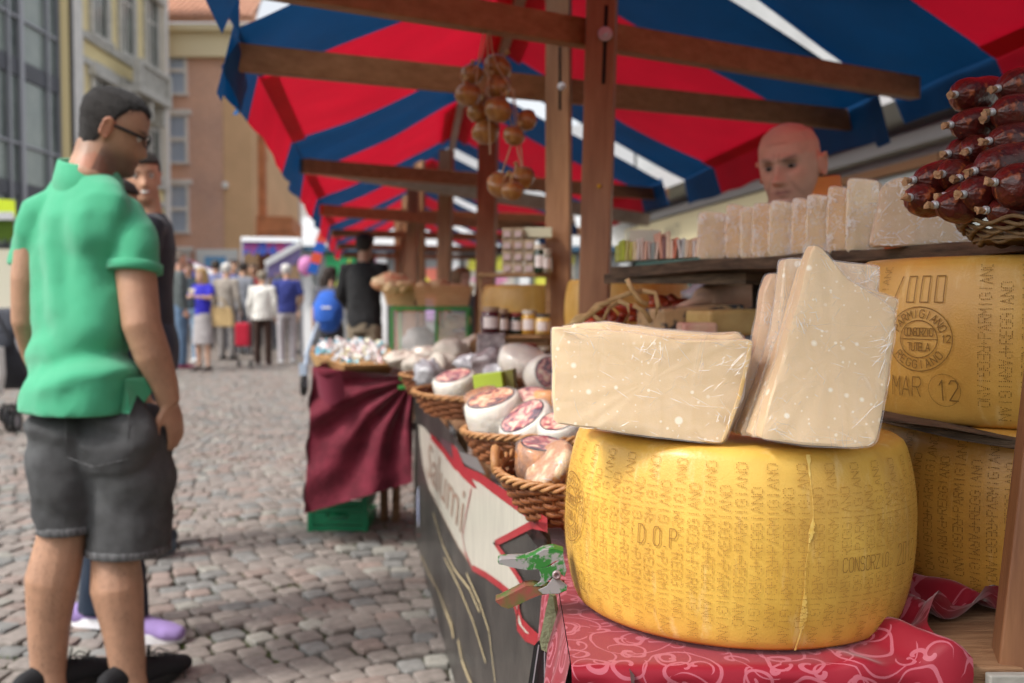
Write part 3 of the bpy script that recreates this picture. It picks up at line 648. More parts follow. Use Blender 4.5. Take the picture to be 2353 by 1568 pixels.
def wheel(name, label, loc, mr, md, pitch, skip=(), adv=.0094, lw=.0115, marks=None, span=(-1.75, 1.75), phase=0, crack=None, mcrack=None, clear=(), group=None, rot=0):
    t = thing(name, label, 'cheese wheel', loc, 0, group); t.rotation_euler = (0, rot, 0)
    b = MB(); prof = [(0.0005, 0), (RT - .02, 0), (RT - .006, .0012), (RT + .001, .006)]
    prof += [(wr(z), z) for z in np.linspace(.014, HW - .014, 20)] + [(RT + .001, HW - .006), (RT - .006, HW - .0012), (RT - .02, HW), (.0005, HW)]
    b.lathe(prof, n=128, caps=False)
    b.v = [tuple(Vector(p) * (1 + .004 * nz(p, 9, 3)) if 0.01 < p[2] < HW - .01 else p) for p in b.v]
    obj('rind', b, mr, t, smooth=True, local=True)
    if md:
        dd = MB(); rr = .00072; k = 0; th = span[0] + phase
        sh = [(math.cos(a), math.sin(a)) for a in np.linspace(0, 2 * PI, 6, endpoint=False)]
        while th < span[1]:
            if not any(a <= th <= c for a, c in skip):
                up, dn = ('-REGGIANO', 'PARMIGIANO') if k % 2 else ('-PARMIGIANO', 'REGGIANO')
                zc = HW / 2 + (-.006 if k % 2 else 0)
                for s_, sgn in ((up, 1), (dn, -1)):
                    for i, ch in enumerate(s_):
                        for gx, gy in dots_of(ch):
                            z = zc + sgn * ((i - (.5 if sgn > 0 else -.55)) * adv + gx / 4 * adv * .74)
                            a = th - sgn * (gy / 6 - .5) * lw / RM
                            if not .012 < z < HW - .012: continue
                            if rng.random() < .04 or any(a0 < a < a1 and z0 < z < z1 for a0, a1, z0, z1 in clear): continue
                            z += rng.normal(0, .00018); r2 = rr * rng.uniform(.75, 1.15)
                            dd.add([wsurf(a + r2 * x / RM, z + r2 * y, .0012 + .0006) for x, y in sh], [(0, 1, 2, 3, 4, 5)])
            th += pitch / RM; k += 1
        obj('dotted_lettering', dd, md, t, local=True, kind='stuff')
        if marks:
            for nm_, f_, a_ in marks:
                mk = MB(); f_(mk, *a_); mk.v = [tuple(Vector((p[0], p[1], 0)).normalized() * .0020 + Vector(p)) for p in mk.v]; obj(nm_, mk, m_press if md is m_dot1 else md, t, local=True)
    if crack is not None:
        c = MB(); pts = []
        for z in np.linspace(.004, HW - .004, 130):
            a = crack + .018 * nz((0, 0, z), 22, 2) - .045 * (1 - z / HW); w = .0022 * max(.12, nz((1, 0, z), 38, 5) * 2.2 + .45 + .6 * nz((1, 0, z), 130, 2))
            if z < .03: w = .0012
            pts.append((a, z, w))
        for q, (a, z, w) in enumerate(pts):
            w2 = w * (.5 + .9 * rng.random()); c.v += [tuple(wsurf(a - w / RM, z, .0011)), tuple(wsurf(a, z, .0012)), tuple(wsurf(a + w2 / RM, z, .0011))]
        for q in range(len(pts) - 1): c.f += [(3 * q, 3 * q + 1, 3 * q + 4, 3 * q + 3), (3 * q + 1, 3 * q + 2, 3 * q + 5, 3 * q + 4)]
        obj('wax_seam', c, mcrack, t, local=True)
    return t
m_rind1 = rind('rind_yellow', (.82, .51, .10), (.62, .33, .05), (.88, .68, .34))
m_rind2 = rind('rind_ochre', (.66, .38, .085), (.52, .27, .05), (.72, .52, .24))
m_rind3 = rind('rind_deep', (.60, .32, .06), (.48, .23, .035), (.66, .45, .18))
m_press = mat('pressed_ink', (.30, .145, .03), rough=.8); m_dot1 = mat('stamp_ink', (.46, .24, .05), rough=.8); m_dot2 = mat('stamp_ink_dark', (.20, .105, .022), rough=.8)
m_wax = mat('wax_seam', (.88, .64, .20), rough=.5, col2=(.78, .47, .09), vs=90)
marks_main = [('pressed_text', text_on, ('D.O.P.', -.72, .110, .021, .0080, .0098, .0010)), ('pressed_text', text_on, ('CONSORZIO', .33, .091, .0155, .0060, .0080, .0009)),
    ('pressed_text', text_on, ('2012', .735, .088, .024, .009, .0125, .0010)), ('oval_stamp', oval_stamp, (-1.36, .125, .045, .042)), ('pressed_text', text_on, ('12', -1.3, .03, .022, .009, .014, .0012))]
w_main = wheel('cheese_round', 'big bright yellow cheese wheel in front, on red cloth, carrying the wrapped slabs', (.2795, 1.25, .722), m_rind1, m_dot1, .0172,
      marks=marks_main, crack=.165, mcrack=m_wax, rot=math.radians(1.0), clear=((-.75, -.50, .106, .135), (.30, .67, .087, .110), (.70, 1.0, .084, .116))); w_main.scale = (.968, .968, .995)
marks_up = [('pressed_text', text_on, ('/000', -1.18, .160, .034, .0155, .0205, .0012)), ('oval_stamp', oval_stamp, (-.985, .112, .046, .042)), ('pressed_text', text_on, ('MAR', -1.19, .036, .026, .0125, .0165, .0012, .15)),
    ('pressed_text', text_on, ('12', -.87, .034, .026, .011, .0155, .0015)), ('pressed_ring', ribbon_on, ([(-.83 + .021 * math.cos(a) / RM, .047 + .021 * math.sin(a)) for a in np.linspace(0, 2 * PI, 25)], .0005))]
wheel('cheese_round', 'upper cheese wheel of the right stack, with oval stamp and MAR 12 mark', (.715, 1.420, .938), m_rind2, m_dot2, .0245, skip=((-1.26, -.70),), adv=.0098, lw=.0135,
      marks=marks_up, span=(-1.75, .9), phase=0.03)
marks_low = [('pressed_text', text_on, ('D', -.47, .085, .026, .012, .02, .0012)), ('oval_stamp', oval_stamp, (-1.28, .12, .045, .042))]
wheel('cheese_round', 'lower cheese wheel of the stack on the right, mostly behind the big yellow wheel', (.725, 1.405, .718), m_rind3, m_dot2, .020, marks=marks_low, span=(-1.75, .9), phase=.04)
# dark board between the two stacked wheels
bd = MB(); o1 = P(2000, 962, 1.26); o2 = P(2420, 1036, 1.16)
bd.prism([P(1960, 958, 1.30), P(2030, 962, 1.27), P(2180, 984, 1.215), P(2330, 1010, 1.20), P(2420, 1024, 1.19), P(2420, 1048, 1.19), P(2330, 1032, 1.20), P(2200, 1010, 1.215), P(2030, 972, 1.27), P(1960, 964, 1.30)], (.10, .42, 0))
m_oldwood = mat('old_dark_wood', (.045, .030, .020), rough=.85, col2=(.16, .105, .065), vs=3, stretch=(4, 4, 40), bump=.6, bs=20)
bo = obj('board', bd, m_oldwood, bevel=.002); tag(bo, 'dark rough board lying between the two stacked cheese wheels on the right', 'board')
# ---------------------------------------------------------------- wrapped slabs
def parm_mat():
    m = mat('hard_cheese', (.76, .54, .305), rough=.5, spec=.3, col2=(.68, .47, .25), vs=9, bump=.05, bs=160, sss=.12, detail=6)
    t = m.node_tree; N = t.nodes; L = t.links; b = N['Principled BSDF']; base = b.inputs['Base Color'].links[0].from_socket
    tc = N.new('ShaderNodeTexCoord'); last = base
    for sc, rad, am, seed in ((62, .30, .8, 0), (150, .30, .6, 4)):
        mp = N.new('ShaderNodeMapping'); mp.inputs['Location'].default_value = (seed, seed, 0); L.new(tc.outputs['Object'], mp.inputs[0])
        v = N.new('ShaderNodeTexVoronoi'); v.inputs['Scale'].default_value = sc; L.new(mp.outputs[0], v.inputs['Vector'])
        sepc = N.new('ShaderNodeSeparateColor'); L.new(v.outputs['Color'], sepc.inputs[0])
        th = N.new('ShaderNodeMath'); th.operation = 'MULTIPLY_ADD'; th.inputs[1].default_value = rad * 2.6; th.inputs[2].default_value = -rad * 1.75; L.new(sepc.outputs[0], th.inputs[0])
        mr = N.new('ShaderNodeMapRange'); mr.inputs[1].default_value = .08; mr.inputs[2].default_value = -.04; mr.inputs[3].default_value = 0; mr.inputs[4].default_value = am
        sb = N.new('ShaderNodeMath'); sb.operation = 'SUBTRACT'; L.new(v.outputs['Distance'], sb.inputs[0]); L.new(th.outputs[0], sb.inputs[1]); L.new(sb.outputs[0], mr.inputs[0])
        mx = N.new('ShaderNodeMix'); mx.data_type = 'RGBA'; mx.inputs[7].default_value = (.95, .88, .74, 1); L.new(mr.outputs[0], mx.inputs[0]); L.new(last, mx.inputs[6]); last = mx.outputs[2]
    L.new(last, b.inputs['Base Color']); return m
def film_mat(name='cling_film', strength=1., amount=.10, scale=28.):
    m = bpy.data.materials.new(name); m.use_nodes = True; N = m.node_tree.nodes; L = m.node_tree.links
    b = N['Principled BSDF']; b.inputs['Base Color'].default_value = (.95, .95, .95, 1); b.inputs['Roughness'].default_value = .16; b.inputs['Specular IOR Level'].default_value = 1.0
    tc = N.new('ShaderNodeTexCoord')
    def nzn(sc, rot, stretch, det=4, dist=0.):
        mp = N.new('ShaderNodeMapping'); mp.inputs['Rotation'].default_value = rot; mp.inputs['Scale'].default_value = stretch; L.new(tc.outputs['Object'], mp.inputs[0])
        n = N.new('ShaderNodeTexNoise'); n.inputs['Scale'].default_value = sc; n.inputs['Detail'].default_value = det; n.inputs['Distortion'].default_value = dist; L.new(mp.outputs[0], n.inputs['Vector']); return n.outputs['Fac']
    a = nzn(scale * .30, (0, .75, 0), (1, 1, 4), 1.5, .9); c = nzn(scale * .26, (0, -.35, 0), (5, 1, 1), 1.5, 1.1); d = nzn(7, (0, 0, 0), (1, 1, 1), 2)
    ad = N.new('ShaderNodeMath'); ad.operation = 'ADD'; L.new(a, ad.inputs[0]); L.new(c, ad.inputs[1])
    bp = N.new('ShaderNodeBump'); bp.inputs['Strength'].default_value = 1.0; bp.inputs['Distance'].default_value = .0045 * strength; L.new(ad.outputs[0], bp.inputs['Height']); L.new(bp.outputs[0], b.inputs['Normal'])
    # creases: thin ridges of the stretched noises, only where the film is bunched
    def ridge(s, w):
        x = N.new('ShaderNodeMath'); x.operation = 'SUBTRACT'; x.inputs[1].default_value = .5; L.new(s, x.inputs[0])
        y = N.new('ShaderNodeMath'); y.operation = 'ABSOLUTE'; L.new(x.outputs[0], y.inputs[0])
        z = N.new('ShaderNodeMapRange'); z.inputs[1].default_value = w; z.inputs[2].default_value = 0; L.new(y.outputs[0], z.inputs[0]); return z.outputs[0]
    r1 = ridge(a, .012); r2 = ridge(c, .010)
    mm = N.new('ShaderNodeMath'); mm.operation = 'MAXIMUM'; L.new(r1, mm.inputs[0]); L.new(r2, mm.inputs[1])
    pm = N.new('ShaderNodeMapRange'); pm.inputs[1].default_value = .48; pm.inputs[2].default_value = .66; pm.inputs[3].default_value = .03; pm.inputs[4].default_value = .30; L.new(d, pm.inputs[0])
    f = N.new('ShaderNodeMath'); f.operation = 'MULTIPLY_ADD'; L.new(mm.outputs[0], f.inputs[0]); L.new(pm.outputs[0], f.inputs[1]); f.inputs[2].default_value = amount
    f.use_clamp = True
    tr = N.new('ShaderNodeBsdfTransparent'); mx = N.new('ShaderNodeMixShader'); L.new(f.outputs[0], mx.inputs[0]); L.new(tr.outputs[0], mx.inputs[1]); L.new(b.outputs[0], mx.inputs[2])
    L.new(mx.outputs[0], N['Material Output'].inputs[0]); return m
m_parm = parm_mat(); m_film = film_mat(amount=.12); m_film2 = film_mat('cling_film_crumpled', 1.6, .22, 40.)
m_parm2 = mat('hard_cheese_edge', (.70, .47, .20), rough=.55, col2=(.60, .38, .14), vs=30, bump=.3, bs=90)
m_parm_brown = mat('brownish_hard_cheese', (.74, .50, .30), rough=.5, col2=(.64, .42, .24), vs=14, bump=.2, bs=90, sss=.1)  # slightly browner hard cheese, for the hindmost slab
def resample(poly, step, close=True):
    out = []; n = len(poly)
    for i in range(n if close else n - 1):
        a, b = Vector(poly[i]), Vector(poly[(i + 1) % n]); k = max(1, round((b - a).length / step))
        out += [a.lerp(b, j / k) for j in range(k)]
    if not close: out.append(Vector(poly[-1]))
    return out
def round_poly(pts, it=2):
    for _ in range(it):
        n = len(pts); q = []
        for i in range(n): a, b = pts[i], pts[(i + 1) % n]; q += [a * .75 + b * .25, a * .25 + b * .75]
        pts = q
    return pts
m_crease = mat('film_crease', (.97, .97, .97), rough=.12, spec=1.0, alpha=.62)
def creases(t, pts, c, nrm, n):
    r = np.random.default_rng(int(abs(c.x) * 9000 + abs(c.z) * 777)); q = MB(); m_ = len(pts); up = Vector((0, 0, 1)); rt = nrm.cross(up).normalized() * -1; sc = max((p - c).length for p in pts) / .13
    hubs = [(pts[int(r.integers(m_))], r.uniform(.2, .5)) for _ in range(5)]
    P2 = [((p - c).dot(rt), (p - c).dot(up)) for p in pts]
    def inside(p):
        x, y = (p - c).dot(rt), (p - c).dot(up); k = False; lim = .0025
        for (x0, y0), (x1, y1) in zip(P2, P2[1:] + P2[:1]):
            if (y0 > y) != (y1 > y) and x < (x1 - x0) * (y - y0) / (y1 - y0) + x0: k = not k
        return k
    for i in range(n):
        if i < n * .55: h, e_ = hubs[int(r.integers(5))]; o = h + (c - h) * abs(r.normal(.06, .10)) + (rt * r.normal(0, .010) + up * r.normal(0, .010)) * sc; d = (c - h).normalized() * r.uniform(.3, 1) + rt * r.normal(0, .45) + up * r.normal(0, .45)
        elif i < n * .8: k = int(r.integers(m_)); h = pts[k]; o = h + (c - h).normalized() * abs(r.normal(.004, .006)); d = (pts[(k + 1) % m_] - h).normalized() + (c - h).normalized() * r.normal(0, .5)
        else: h = pts[int(r.integers(m_))]; o = c.lerp(h, r.uniform(.1, .9)); a = r.choice([.5, 2.2]) + r.normal(0, .25); d = rt * math.cos(a) + up * math.sin(a)
        d = (d - nrm * d.dot(nrm)).normalized(); L_ = r.exponential(.009) * sc + .003; w = r.uniform(.00010, .00034) * (min(sc, 1.2) if n < 300 else 2.6); side = d.cross(nrm); bend = r.normal(0, .12); V = []
        for j in range(5):
            u = j / 4; p = o + d * L_ * u + side * bend * L_ * u * u; ww = w * math.sin(PI * (u * .9 + .05)); off = nrm * (-.0042 - .0006 * r.random())
            V += [p - side * ww + off, p + side * ww + off - nrm * .0003]
        if inside(V[0]) and inside(V[-1]) and inside(V[4]): q.add(V, [(2 * j, 2 * j + 1, 2 * j + 3, 2 * j + 2) for j in range(4)])
    obj('film_crease', q, m_crease, t, kind='stuff')
def slab(px, dfun, back, label, cm=None, fm=None, group=None, edge=None, thick=.02, wob=.0012, name='cheese_slab', ncr=0):
    pts = [P(x, y, dfun(x, y)) for x, y in px]
    step = .012 * dfun(*px[0]); pts = resample(pts, step); pts = round_poly(pts, 1)
    c = sum(pts, Vector()) / len(pts)
    pts = [p + (p - c).normalized() * nz(p, 45, 1) * wob * .8 for p in pts]
    base = Vector((c.x, c.y, min(p.z for p in pts)))
    t = thing(name, label, 'cheese', base, 0, group)
    back = Vector(back).normalized() * thick
    def shell(off, jit):
        rings = []
        nrm = back.normalized()
        for k, (ins, dep) in enumerate(((.9, 0), (.25, 0), (.002, 0), (0, .0014), (0, thick - .0014), (.002, thick), (.25, thick), (.9, thick))):
            r = []
            for p in pts:
                q = p + (c - p) * ins if ins > .01 else p + (c - p).normalized() * (.003 if ins else 0)
                o = -off if dep < thick / 2 else off
                q = q + nrm * (dep + o) + ((p - c).normalized() * off if ins < .01 else Vector())
                q = q + nrm * jit * nz(q, 55, 8 + k)
                r.append(q)
            rings.append(r)
        return MB().loft(rings, True, True)
    obj('cheese_body', shell(0, .0012), cm or m_parm, t, smooth=True, sharp=.5)
    if edge:
        e = MB(); q = [P(x, y, dfun(x, y) - .0012) for x, y in edge]; e.prism(q, back * 1.06); obj('rind_edge', e, m_parm2, t, bevel=.001)
    obj('cling_film', shell(.0016, .0026), fm or m_film, t, smooth=True, sharp=.5)
    creases(t, pts, c, back.normalized(), ncr or (230 if back.length < .03 else 330))
    return t
# left stack (lying flat against each other), front one first
slab([(1266, 754), (1275, 751), (1330, 755), (1480, 768), (1560, 780), (1600, 782), (1722, 780), (1729, 786), (1727, 812), (1706, 905), (1678, 985), (1664, 1016), (1640, 1018), (1480, 1000), (1340, 981), (1272, 972), (1268, 850)],
     lambda x, y: 1.085 + (1018 - y) * .00003 + (1480 - x) * .00004, (.03, 1, .02), 'large wrapped slab of hard cheese with white specks, front of the left pile on the big wheel',
     edge=[(1719, 786), (1728, 787), (1725, 814), (1704, 908), (1677, 985), (1662, 1015), (1655, 1016), (1668, 984), (1696, 905), (1716, 812)])
gl = 'wrapped slabs piled on the big wheel'
for k, (dx, dy) in enumerate(((45, -6), (66, -9), (20, -2))):
    slab([(1268 + dx, 752 + dy), (1330 + dx, 748 + dy), (1500, 762 + dy + 2), (1640, 776 + dy), (1700 + k * 4, 770 + dy + 2), (1706 + k * 3, 800), (1690, 905), (1640, 1010), (1480, 998), (1345, 980), (1290 + dx * .3, 940)],
         lambda x, y, k=k: 1.112 + k * .026 + (1480 - x) * .00004, (.03, 1, .02), ['thin wrapped slab second from the front in the left pile, its top edge showing', 'thin wrapped slab third from the front in the left pile', 'hindmost wrapped slab of the left pile, nearly hidden'][k], group=gl)
# right stack (standing)
rd = lambda x, y: 1.040 + (1020 - y) * .00011
slab([(1869, 564), (1880, 565), (1893, 574), (1920, 606), (1945, 638), (1990, 668), (2030, 692), (2054, 716), (2058, 726), (2047, 830), (2030, 930), (2014, 1010), (2004, 1023), (1960, 1027), (1860, 1023), (1752, 1008), (1749, 1000), (1764, 930), (1780, 884), (1808, 790), (1838, 680), (1856, 600)],
     rd, (-.12, 1, .0), 'tall pointed wrapped slab of speckled hard cheese standing at the front of the right pile')
slab([(1850, 604), (1905, 640), (1985, 660), (2062, 686), (2063, 694), (2046, 742), (2040, 860), (1996, 1003), (1724, 1003), (1770, 860), (1805, 760)], lambda x, y: rd(x, y) + .025, (-.1, 1, 0),
     'wrapped cheese slab right behind the pointed one, a corner sticking out to the right', group=gl)
slab([(1802, 600), (1812, 593), (1900, 598), (2016, 610), (2020, 618), (2017, 664), (2010, 800), (1985, 998), (1700, 998), (1752, 860), (1784, 760), (1793, 690)], lambda x, y: rd(x, y) + .049, (-.1, 1, 0),
     'square topped wrapped cheese slab standing third in the right pile', fm=m_film2, group=gl)
slab([(1770, 632), (1784, 627), (1800, 640), (1985, 690), (1960, 994), (1684, 994), (1722, 830), (1737, 800), (1748, 730), (1754, 672)], lambda x, y: rd(x, y) + .075, (-.1, 1, 0),
     'hindmost wrapped cheese slab of the right pile, brownish and leaning to the left', cm=m_parm_brown, group=gl)
# ---------------------------------------------------------------- red damask cloth
def damask():
    m = mat('red_damask', (.50, .012, .035), rough=.55, spec=.35, sheen=.3, bump=.2, bs=300)
    t = m.node_tree; N = t.nodes; L = t.links; b = N['Principled BSDF']; L.remove(b.inputs['Normal'].links[0])
    uv = N.new('ShaderNodeUVMap'); uv.uv_map = 'UVMap'
    n0 = N.new('ShaderNodeTexNoise'); n0.inputs['Scale'].default_value = 12; L.new(uv.outputs[0], n0.inputs['Vector'])
    vm0 = N.new('ShaderNodeVectorMath'); vm0.operation = 'MULTIPLY_ADD'; vm0.inputs[1].default_value = (.045, .045, 0); L.new(n0.outputs['Color'], vm0.inputs[0]); L.new(uv.outputs[0], vm0.inputs[2])
    res = None
    for sc, turns, wdt, seed, rmax in ((17, 1.0, .085, 0, .44), (25, -.8, .10, 3.3, .36), (11, 1.1, .045, 7.7, .6)):
        mp = N.new('ShaderNodeVectorMath'); mp.operation = 'MULTIPLY_ADD'; mp.inputs[1].default_value = (sc, sc, 0); mp.inputs[2].default_value = (seed, seed * 1.7, 0); L.new(vm0.outputs[0], mp.inputs[0])
        v = N.new('ShaderNodeTexVoronoi'); v.voronoi_dimensions = '2D'; v.inputs['Scale'].default_value = 1; v.inputs['Randomness'].default_value = 1.0; L.new(mp.outputs[0], v.inputs['Vector'])
        df = N.new('ShaderNodeVectorMath'); df.operation = 'SUBTRACT'; L.new(mp.outputs[0], df.inputs[0]); L.new(v.outputs['Position'], df.inputs[1])
        sx = N.new('ShaderNodeSeparateXYZ'); L.new(df.outputs[0], sx.inputs[0])
        at = N.new('ShaderNodeMath'); at.operation = 'ARCTAN2'; L.new(sx.outputs[1], at.inputs[0]); L.new(sx.outputs[0], at.inputs[1])
        an = N.new('ShaderNodeMath'); an.operation = 'MULTIPLY'; an.inputs[1].default_value = 1 / (2 * PI); L.new(at.outputs[0], an.inputs[0])
        rr = N.new('ShaderNodeMath'); rr.operation = 'MULTIPLY_ADD'; rr.inputs[1].default_value = turns * 3; L.new(v.outputs['Distance'], rr.inputs[0]); L.new(an.outputs[0], rr.inputs[2])
        sc_ = N.new('ShaderNodeSeparateColor'); L.new(v.outputs['Color'], sc_.inputs[0])
        ra = N.new('ShaderNodeMath'); ra.operation = 'ADD'; L.new(rr.outputs[0], ra.inputs[0]); L.new(sc_.outputs[0], ra.inputs[1])
        fr = N.new('ShaderNodeMath'); fr.operation = 'FRACT'; L.new(ra.outputs[0], fr.inputs[0])
        s5 = N.new('ShaderNodeMath'); s5.operation = 'SUBTRACT'; s5.inputs[1].default_value = .5; L.new(fr.outputs[0], s5.inputs[0])
        ab = N.new('ShaderNodeMath'); ab.operation = 'ABSOLUTE'; L.new(s5.outputs[0], ab.inputs[0])
        # the stroke swells and thins along the scroll
        wv = N.new('ShaderNodeMapRange'); wv.inputs[1].default_value = 0; wv.inputs[2].default_value = rmax; wv.inputs[3].default_value = wdt * 2.4; wv.inputs[4].default_value = wdt * .5; L.new(v.outputs['Distance'], wv.inputs[0])
        lt = N.new('ShaderNodeMath'); lt.operation = 'LESS_THAN'; L.new(ab.outputs[0], lt.inputs[0]); L.new(wv.outputs[0], lt.inputs[1])
        lr = N.new('ShaderNodeMath'); lr.operation = 'LESS_THAN'; lr.inputs[1].default_value = rmax; L.new(v.outputs['Distance'], lr.inputs[0])
        mu = N.new('ShaderNodeMath'); mu.operation = 'MULTIPLY'; L.new(lt.outputs[0], mu.inputs[0]); L.new(lr.outputs[0], mu.inputs[1])
        if sc == 22:
            gt = N.new('ShaderNodeMath'); gt.operation = 'GREATER_THAN'; gt.inputs[1].default_value = .45; L.new(sc_.outputs[1], gt.inputs[0])
            m3 = N.new('ShaderNodeMath'); m3.operation = 'MULTIPLY'; L.new(mu.outputs[0], m3.inputs[0]); L.new(gt.outputs[0], m3.inputs[1]); mu = m3
        if res is None: res = mu.outputs[0]
        else:
            a = N.new('ShaderNodeMath'); a.operation = 'MAXIMUM'; L.new(res, a.inputs[0]); L.new(mu.outputs[0], a.inputs[1]); res = a.outputs[0]
    mx = N.new('ShaderNodeMix'); mx.data_type = 'RGBA'; mx.inputs[6].default_value = (.235, .004, .016, 1); mx.inputs[7].default_value = (.38, .085, .115, 1); L.new(res, mx.inputs[0]); L.new(mx.outputs[2], b.inputs['Base Color'])
    return m
def uv_grid(name, fn, nu, nv, su, sv, m, ou=0, ov=0, smooth=True):
    b = MB().grid(fn, nu, nv); me = mesh_from(name, b.v, b.f, None, m, smooth); uvl = me.uv_layers.new(name='UVMap')
    n1 = nu + 1
    for lp in me.loops: i = lp.vertex_index; uvl.data[lp.index].uv = (ou + (i % n1) / nu * su, ov + (i // n1) / nv * sv)
    return me
TZ = .722; TX0 = .066; TY0 = 1.03
def cloth_main(u, v):
    # v: 0 at the back, .72 at the front edge of the table, 1 at the hem below; u: left to right
    s = v * 1.05
    yb = 1.78; top = yb - TY0
    yy = yb - s; xr = .475 + .008 * math.sin(v * 19) + .17 * max(0, min(1, (yy - 1.10) / .10)) ** 2
    x = TX0 - .004 + u * (xr - TX0)
    if s <= top: y, z = yb - s, TZ - .003
    elif s <= top + .02: a = (s - top) / .02 * PI / 2; y, z = TY0 - .012 * math.sin(a), TZ - .003 - .012 * (1 - math.cos(a))
    else: y, z = TY0 - .012 - .004 * math.sin(x * 60), TZ - .015 - (s - top - .02)
    y += -.006 * max(0, (s - top)) / .3 * math.sin(x * 70) * 2
    e = max(0, min(1, (x - .33) / .10)) * max(0, min(1, (s - .25) / .2)) * (1 if s < top + .02 else 0.3)
    fold = (.5 + .5 * math.sin((x * 1.0 + y * .55) * 62 + 1.0)) ** 2 * .026 + .012 * max(0, nz((x, y, 0), 14, 2))
    z += fold * e
    if u > .93: z += .010 * (u - .93) / .07 * (1 + math.sin(v * 24)) * (1 if s < top else 0)
    return Vector((x, y, z))
def cloth_side(u, v):
    y = 1.02 + .015 + u * .42; z = TZ - .003 - v * .42
    x = TX0 - .005 - .012 * min(1, v * 8) + .010 * math.sin(y * 55 + v * 2) * min(1, v * 3) - .01 * v
    return Vector((x, y, z))
m_dam = damask()
t_cl = thing('tablecloth', 'red tablecloth with pink scroll pattern under the cheese wheels', 'tablecloth', (.27, 1.3, .70))
for nm, fn, nu, nv, su, sv, ou in (('cloth_top', cloth_main, 90, 150, .42, 1.05, 0), ('side_drop', cloth_side, 60, 40, .42, .42, 1.3)):
    me = uv_grid(nm, fn, nu, nv, su, sv, m_dam, ou); o = bpy.data.objects.new(nm, me); COL.objects.link(o); o.parent = t_cl; o.location = -t_cl.location
# ---------------------------------------------------------------- table
m_plank = mat('table_plank', (.20, .095, .045), rough=.75, col2=(.34, .19, .10), vs=4, stretch=(3, 30, 30), bump=.35, bs=14)
m_plankgrey = mat('grey_plank_edge', (.28, .26, .23), rough=.8, col2=(.40, .37, .33), vs=6, bump=.3)
EL0 = Vector((.07, 1.42, 0)); EL1 = Vector((-.44, 4.57, 0)); ed = (EL1 - EL0).normalized()   # the long front edge of the stall table
tb = thing('market_table', 'long plank stall table carrying the cheese wheels and baskets', 'table', (.5, 2.5, 0))
pl = MB(); pl.box((.60, 1.2425, .700), (1.06, .420, .03)); obj('plank', pl, m_plank, tb, bevel=.003)
pl = MB(); pl.box((.845, 1.022, .690), (.70, .012, .044)); obj('edge_strip', pl, m_plankgrey, tb, bevel=.002)
for k in range(3):
    pl = MB(); a = EL0 + Vector((.02 + .34 * k, .03, 0)); b_ = EL1 + Vector((.02 + .34 * k, 0, 0))
    pl.prism([(a.x, a.y, .70), (a.x + .325, a.y, .70), (b_.x + .325, b_.y, .70), (b_.x, b_.y, .70)], (0, 0, .018)); obj('plank', pl, m_plank, tb, bevel=.003)
for x, y in ((.12, 1.1), (1.0, 1.1), (.1, 2.4), (.7, 3.6), (-.28, 4.4), (.5, 4.4)):
    l = MB(); l.box((x + .06, y, .343), (.05, .05, .685)); obj('leg', l, m_plank, tb)
# right hand upright that stands on the plank
m_post = mat('varnished_post', (.155, .062, .030), rough=.55, col2=(.25, .11, .05), vs=5, stretch=(9, 9, .9), bump=.15, bs=18, coat=.15)
up = MB(); a = P(2352, 1562, 1.075); b_ = P(2352 + 118, 560, 1.05); R_ = .034
dirn = (b_ - a).normalized(); b2 = a + dirn * 1.35
up.bar(a, b2, .062, .06, up=(.35, 1, 0)); rp_ = obj('post', up, m_post, bevel=.003)
tag(rp_, 'brown wooden post at the right edge in front of the stacked wheels', 'post')
# ================================================================ people
def interp(tab, z):
    zs_ = [t[0] for t in tab]
    return [float(np.interp(z, zs_, [t[k] for t in tab])) for k in range(1, len(tab[0]))]
HT = [(-1.0, .018, .066, .006), (-.93, .036, .080, .010), (-.8, .049, .086, .022), (-.6, .058, .086, .040), (-.4, .066, .085, .062), (-.1, .072, .083, .086), (.2, .077, .086, .098), (.5, .075, .082, .099), (.75, .063, .064, .084), (.92, .038, .036, .052), (.995, .010, .008, .012)]
def head_point(phi, zr, s=1.0, off=0.0, feat=1.0, fat=0.0):
    w, f, b = interp(HT, zr); w *= (1 + fat * (1 if zr < .1 else .4)); x = w * math.sin(phi) * 1.0; c = math.cos(phi)
    y = (f if c > 0 else b) * (abs(c) ** .92) * (1 if c > 0 else -1); z = zr * .118
    if c > 0:
        def g(x0, z0, sx, sz): return math.exp(-((abs(x) - x0) / sx) ** 2 - ((z - z0) / sz) ** 2)
        d = 0
        if -.05 < z < .03: t = max(0, min(1, (.012 - z) / .048)); d += (.004 + .020 * t) * math.exp(-(x / (.008 + .006 * t)) ** 2) * (1 if z > -.04 else max(0, 1 - (-.04 - z) / .012))
        d += .005 * g(.013, -.037, .007, .007) + -.011 * g(.031, .003, .014, .010) + .0055 * g(.026, .020, .022, .007) + .004 * g(.046, -.022, .016, .016)
        d += .0055 * g(0, -.060, .022, .0045) + .006 * g(0, -.071, .018, .005) - .0045 * g(0, -.0655, .026, .0022) + .007 * g(0, -.098, .020, .012) - .003 * g(0, -.083, .02, .006)
        y += d * feat
    n = Vector((math.sin(phi) / max(w, .02), c / .09, (zr if abs(zr) > .5 else 0) / .118)); n.normalize()
    return (Vector((x, y, z)) + n * off) * s
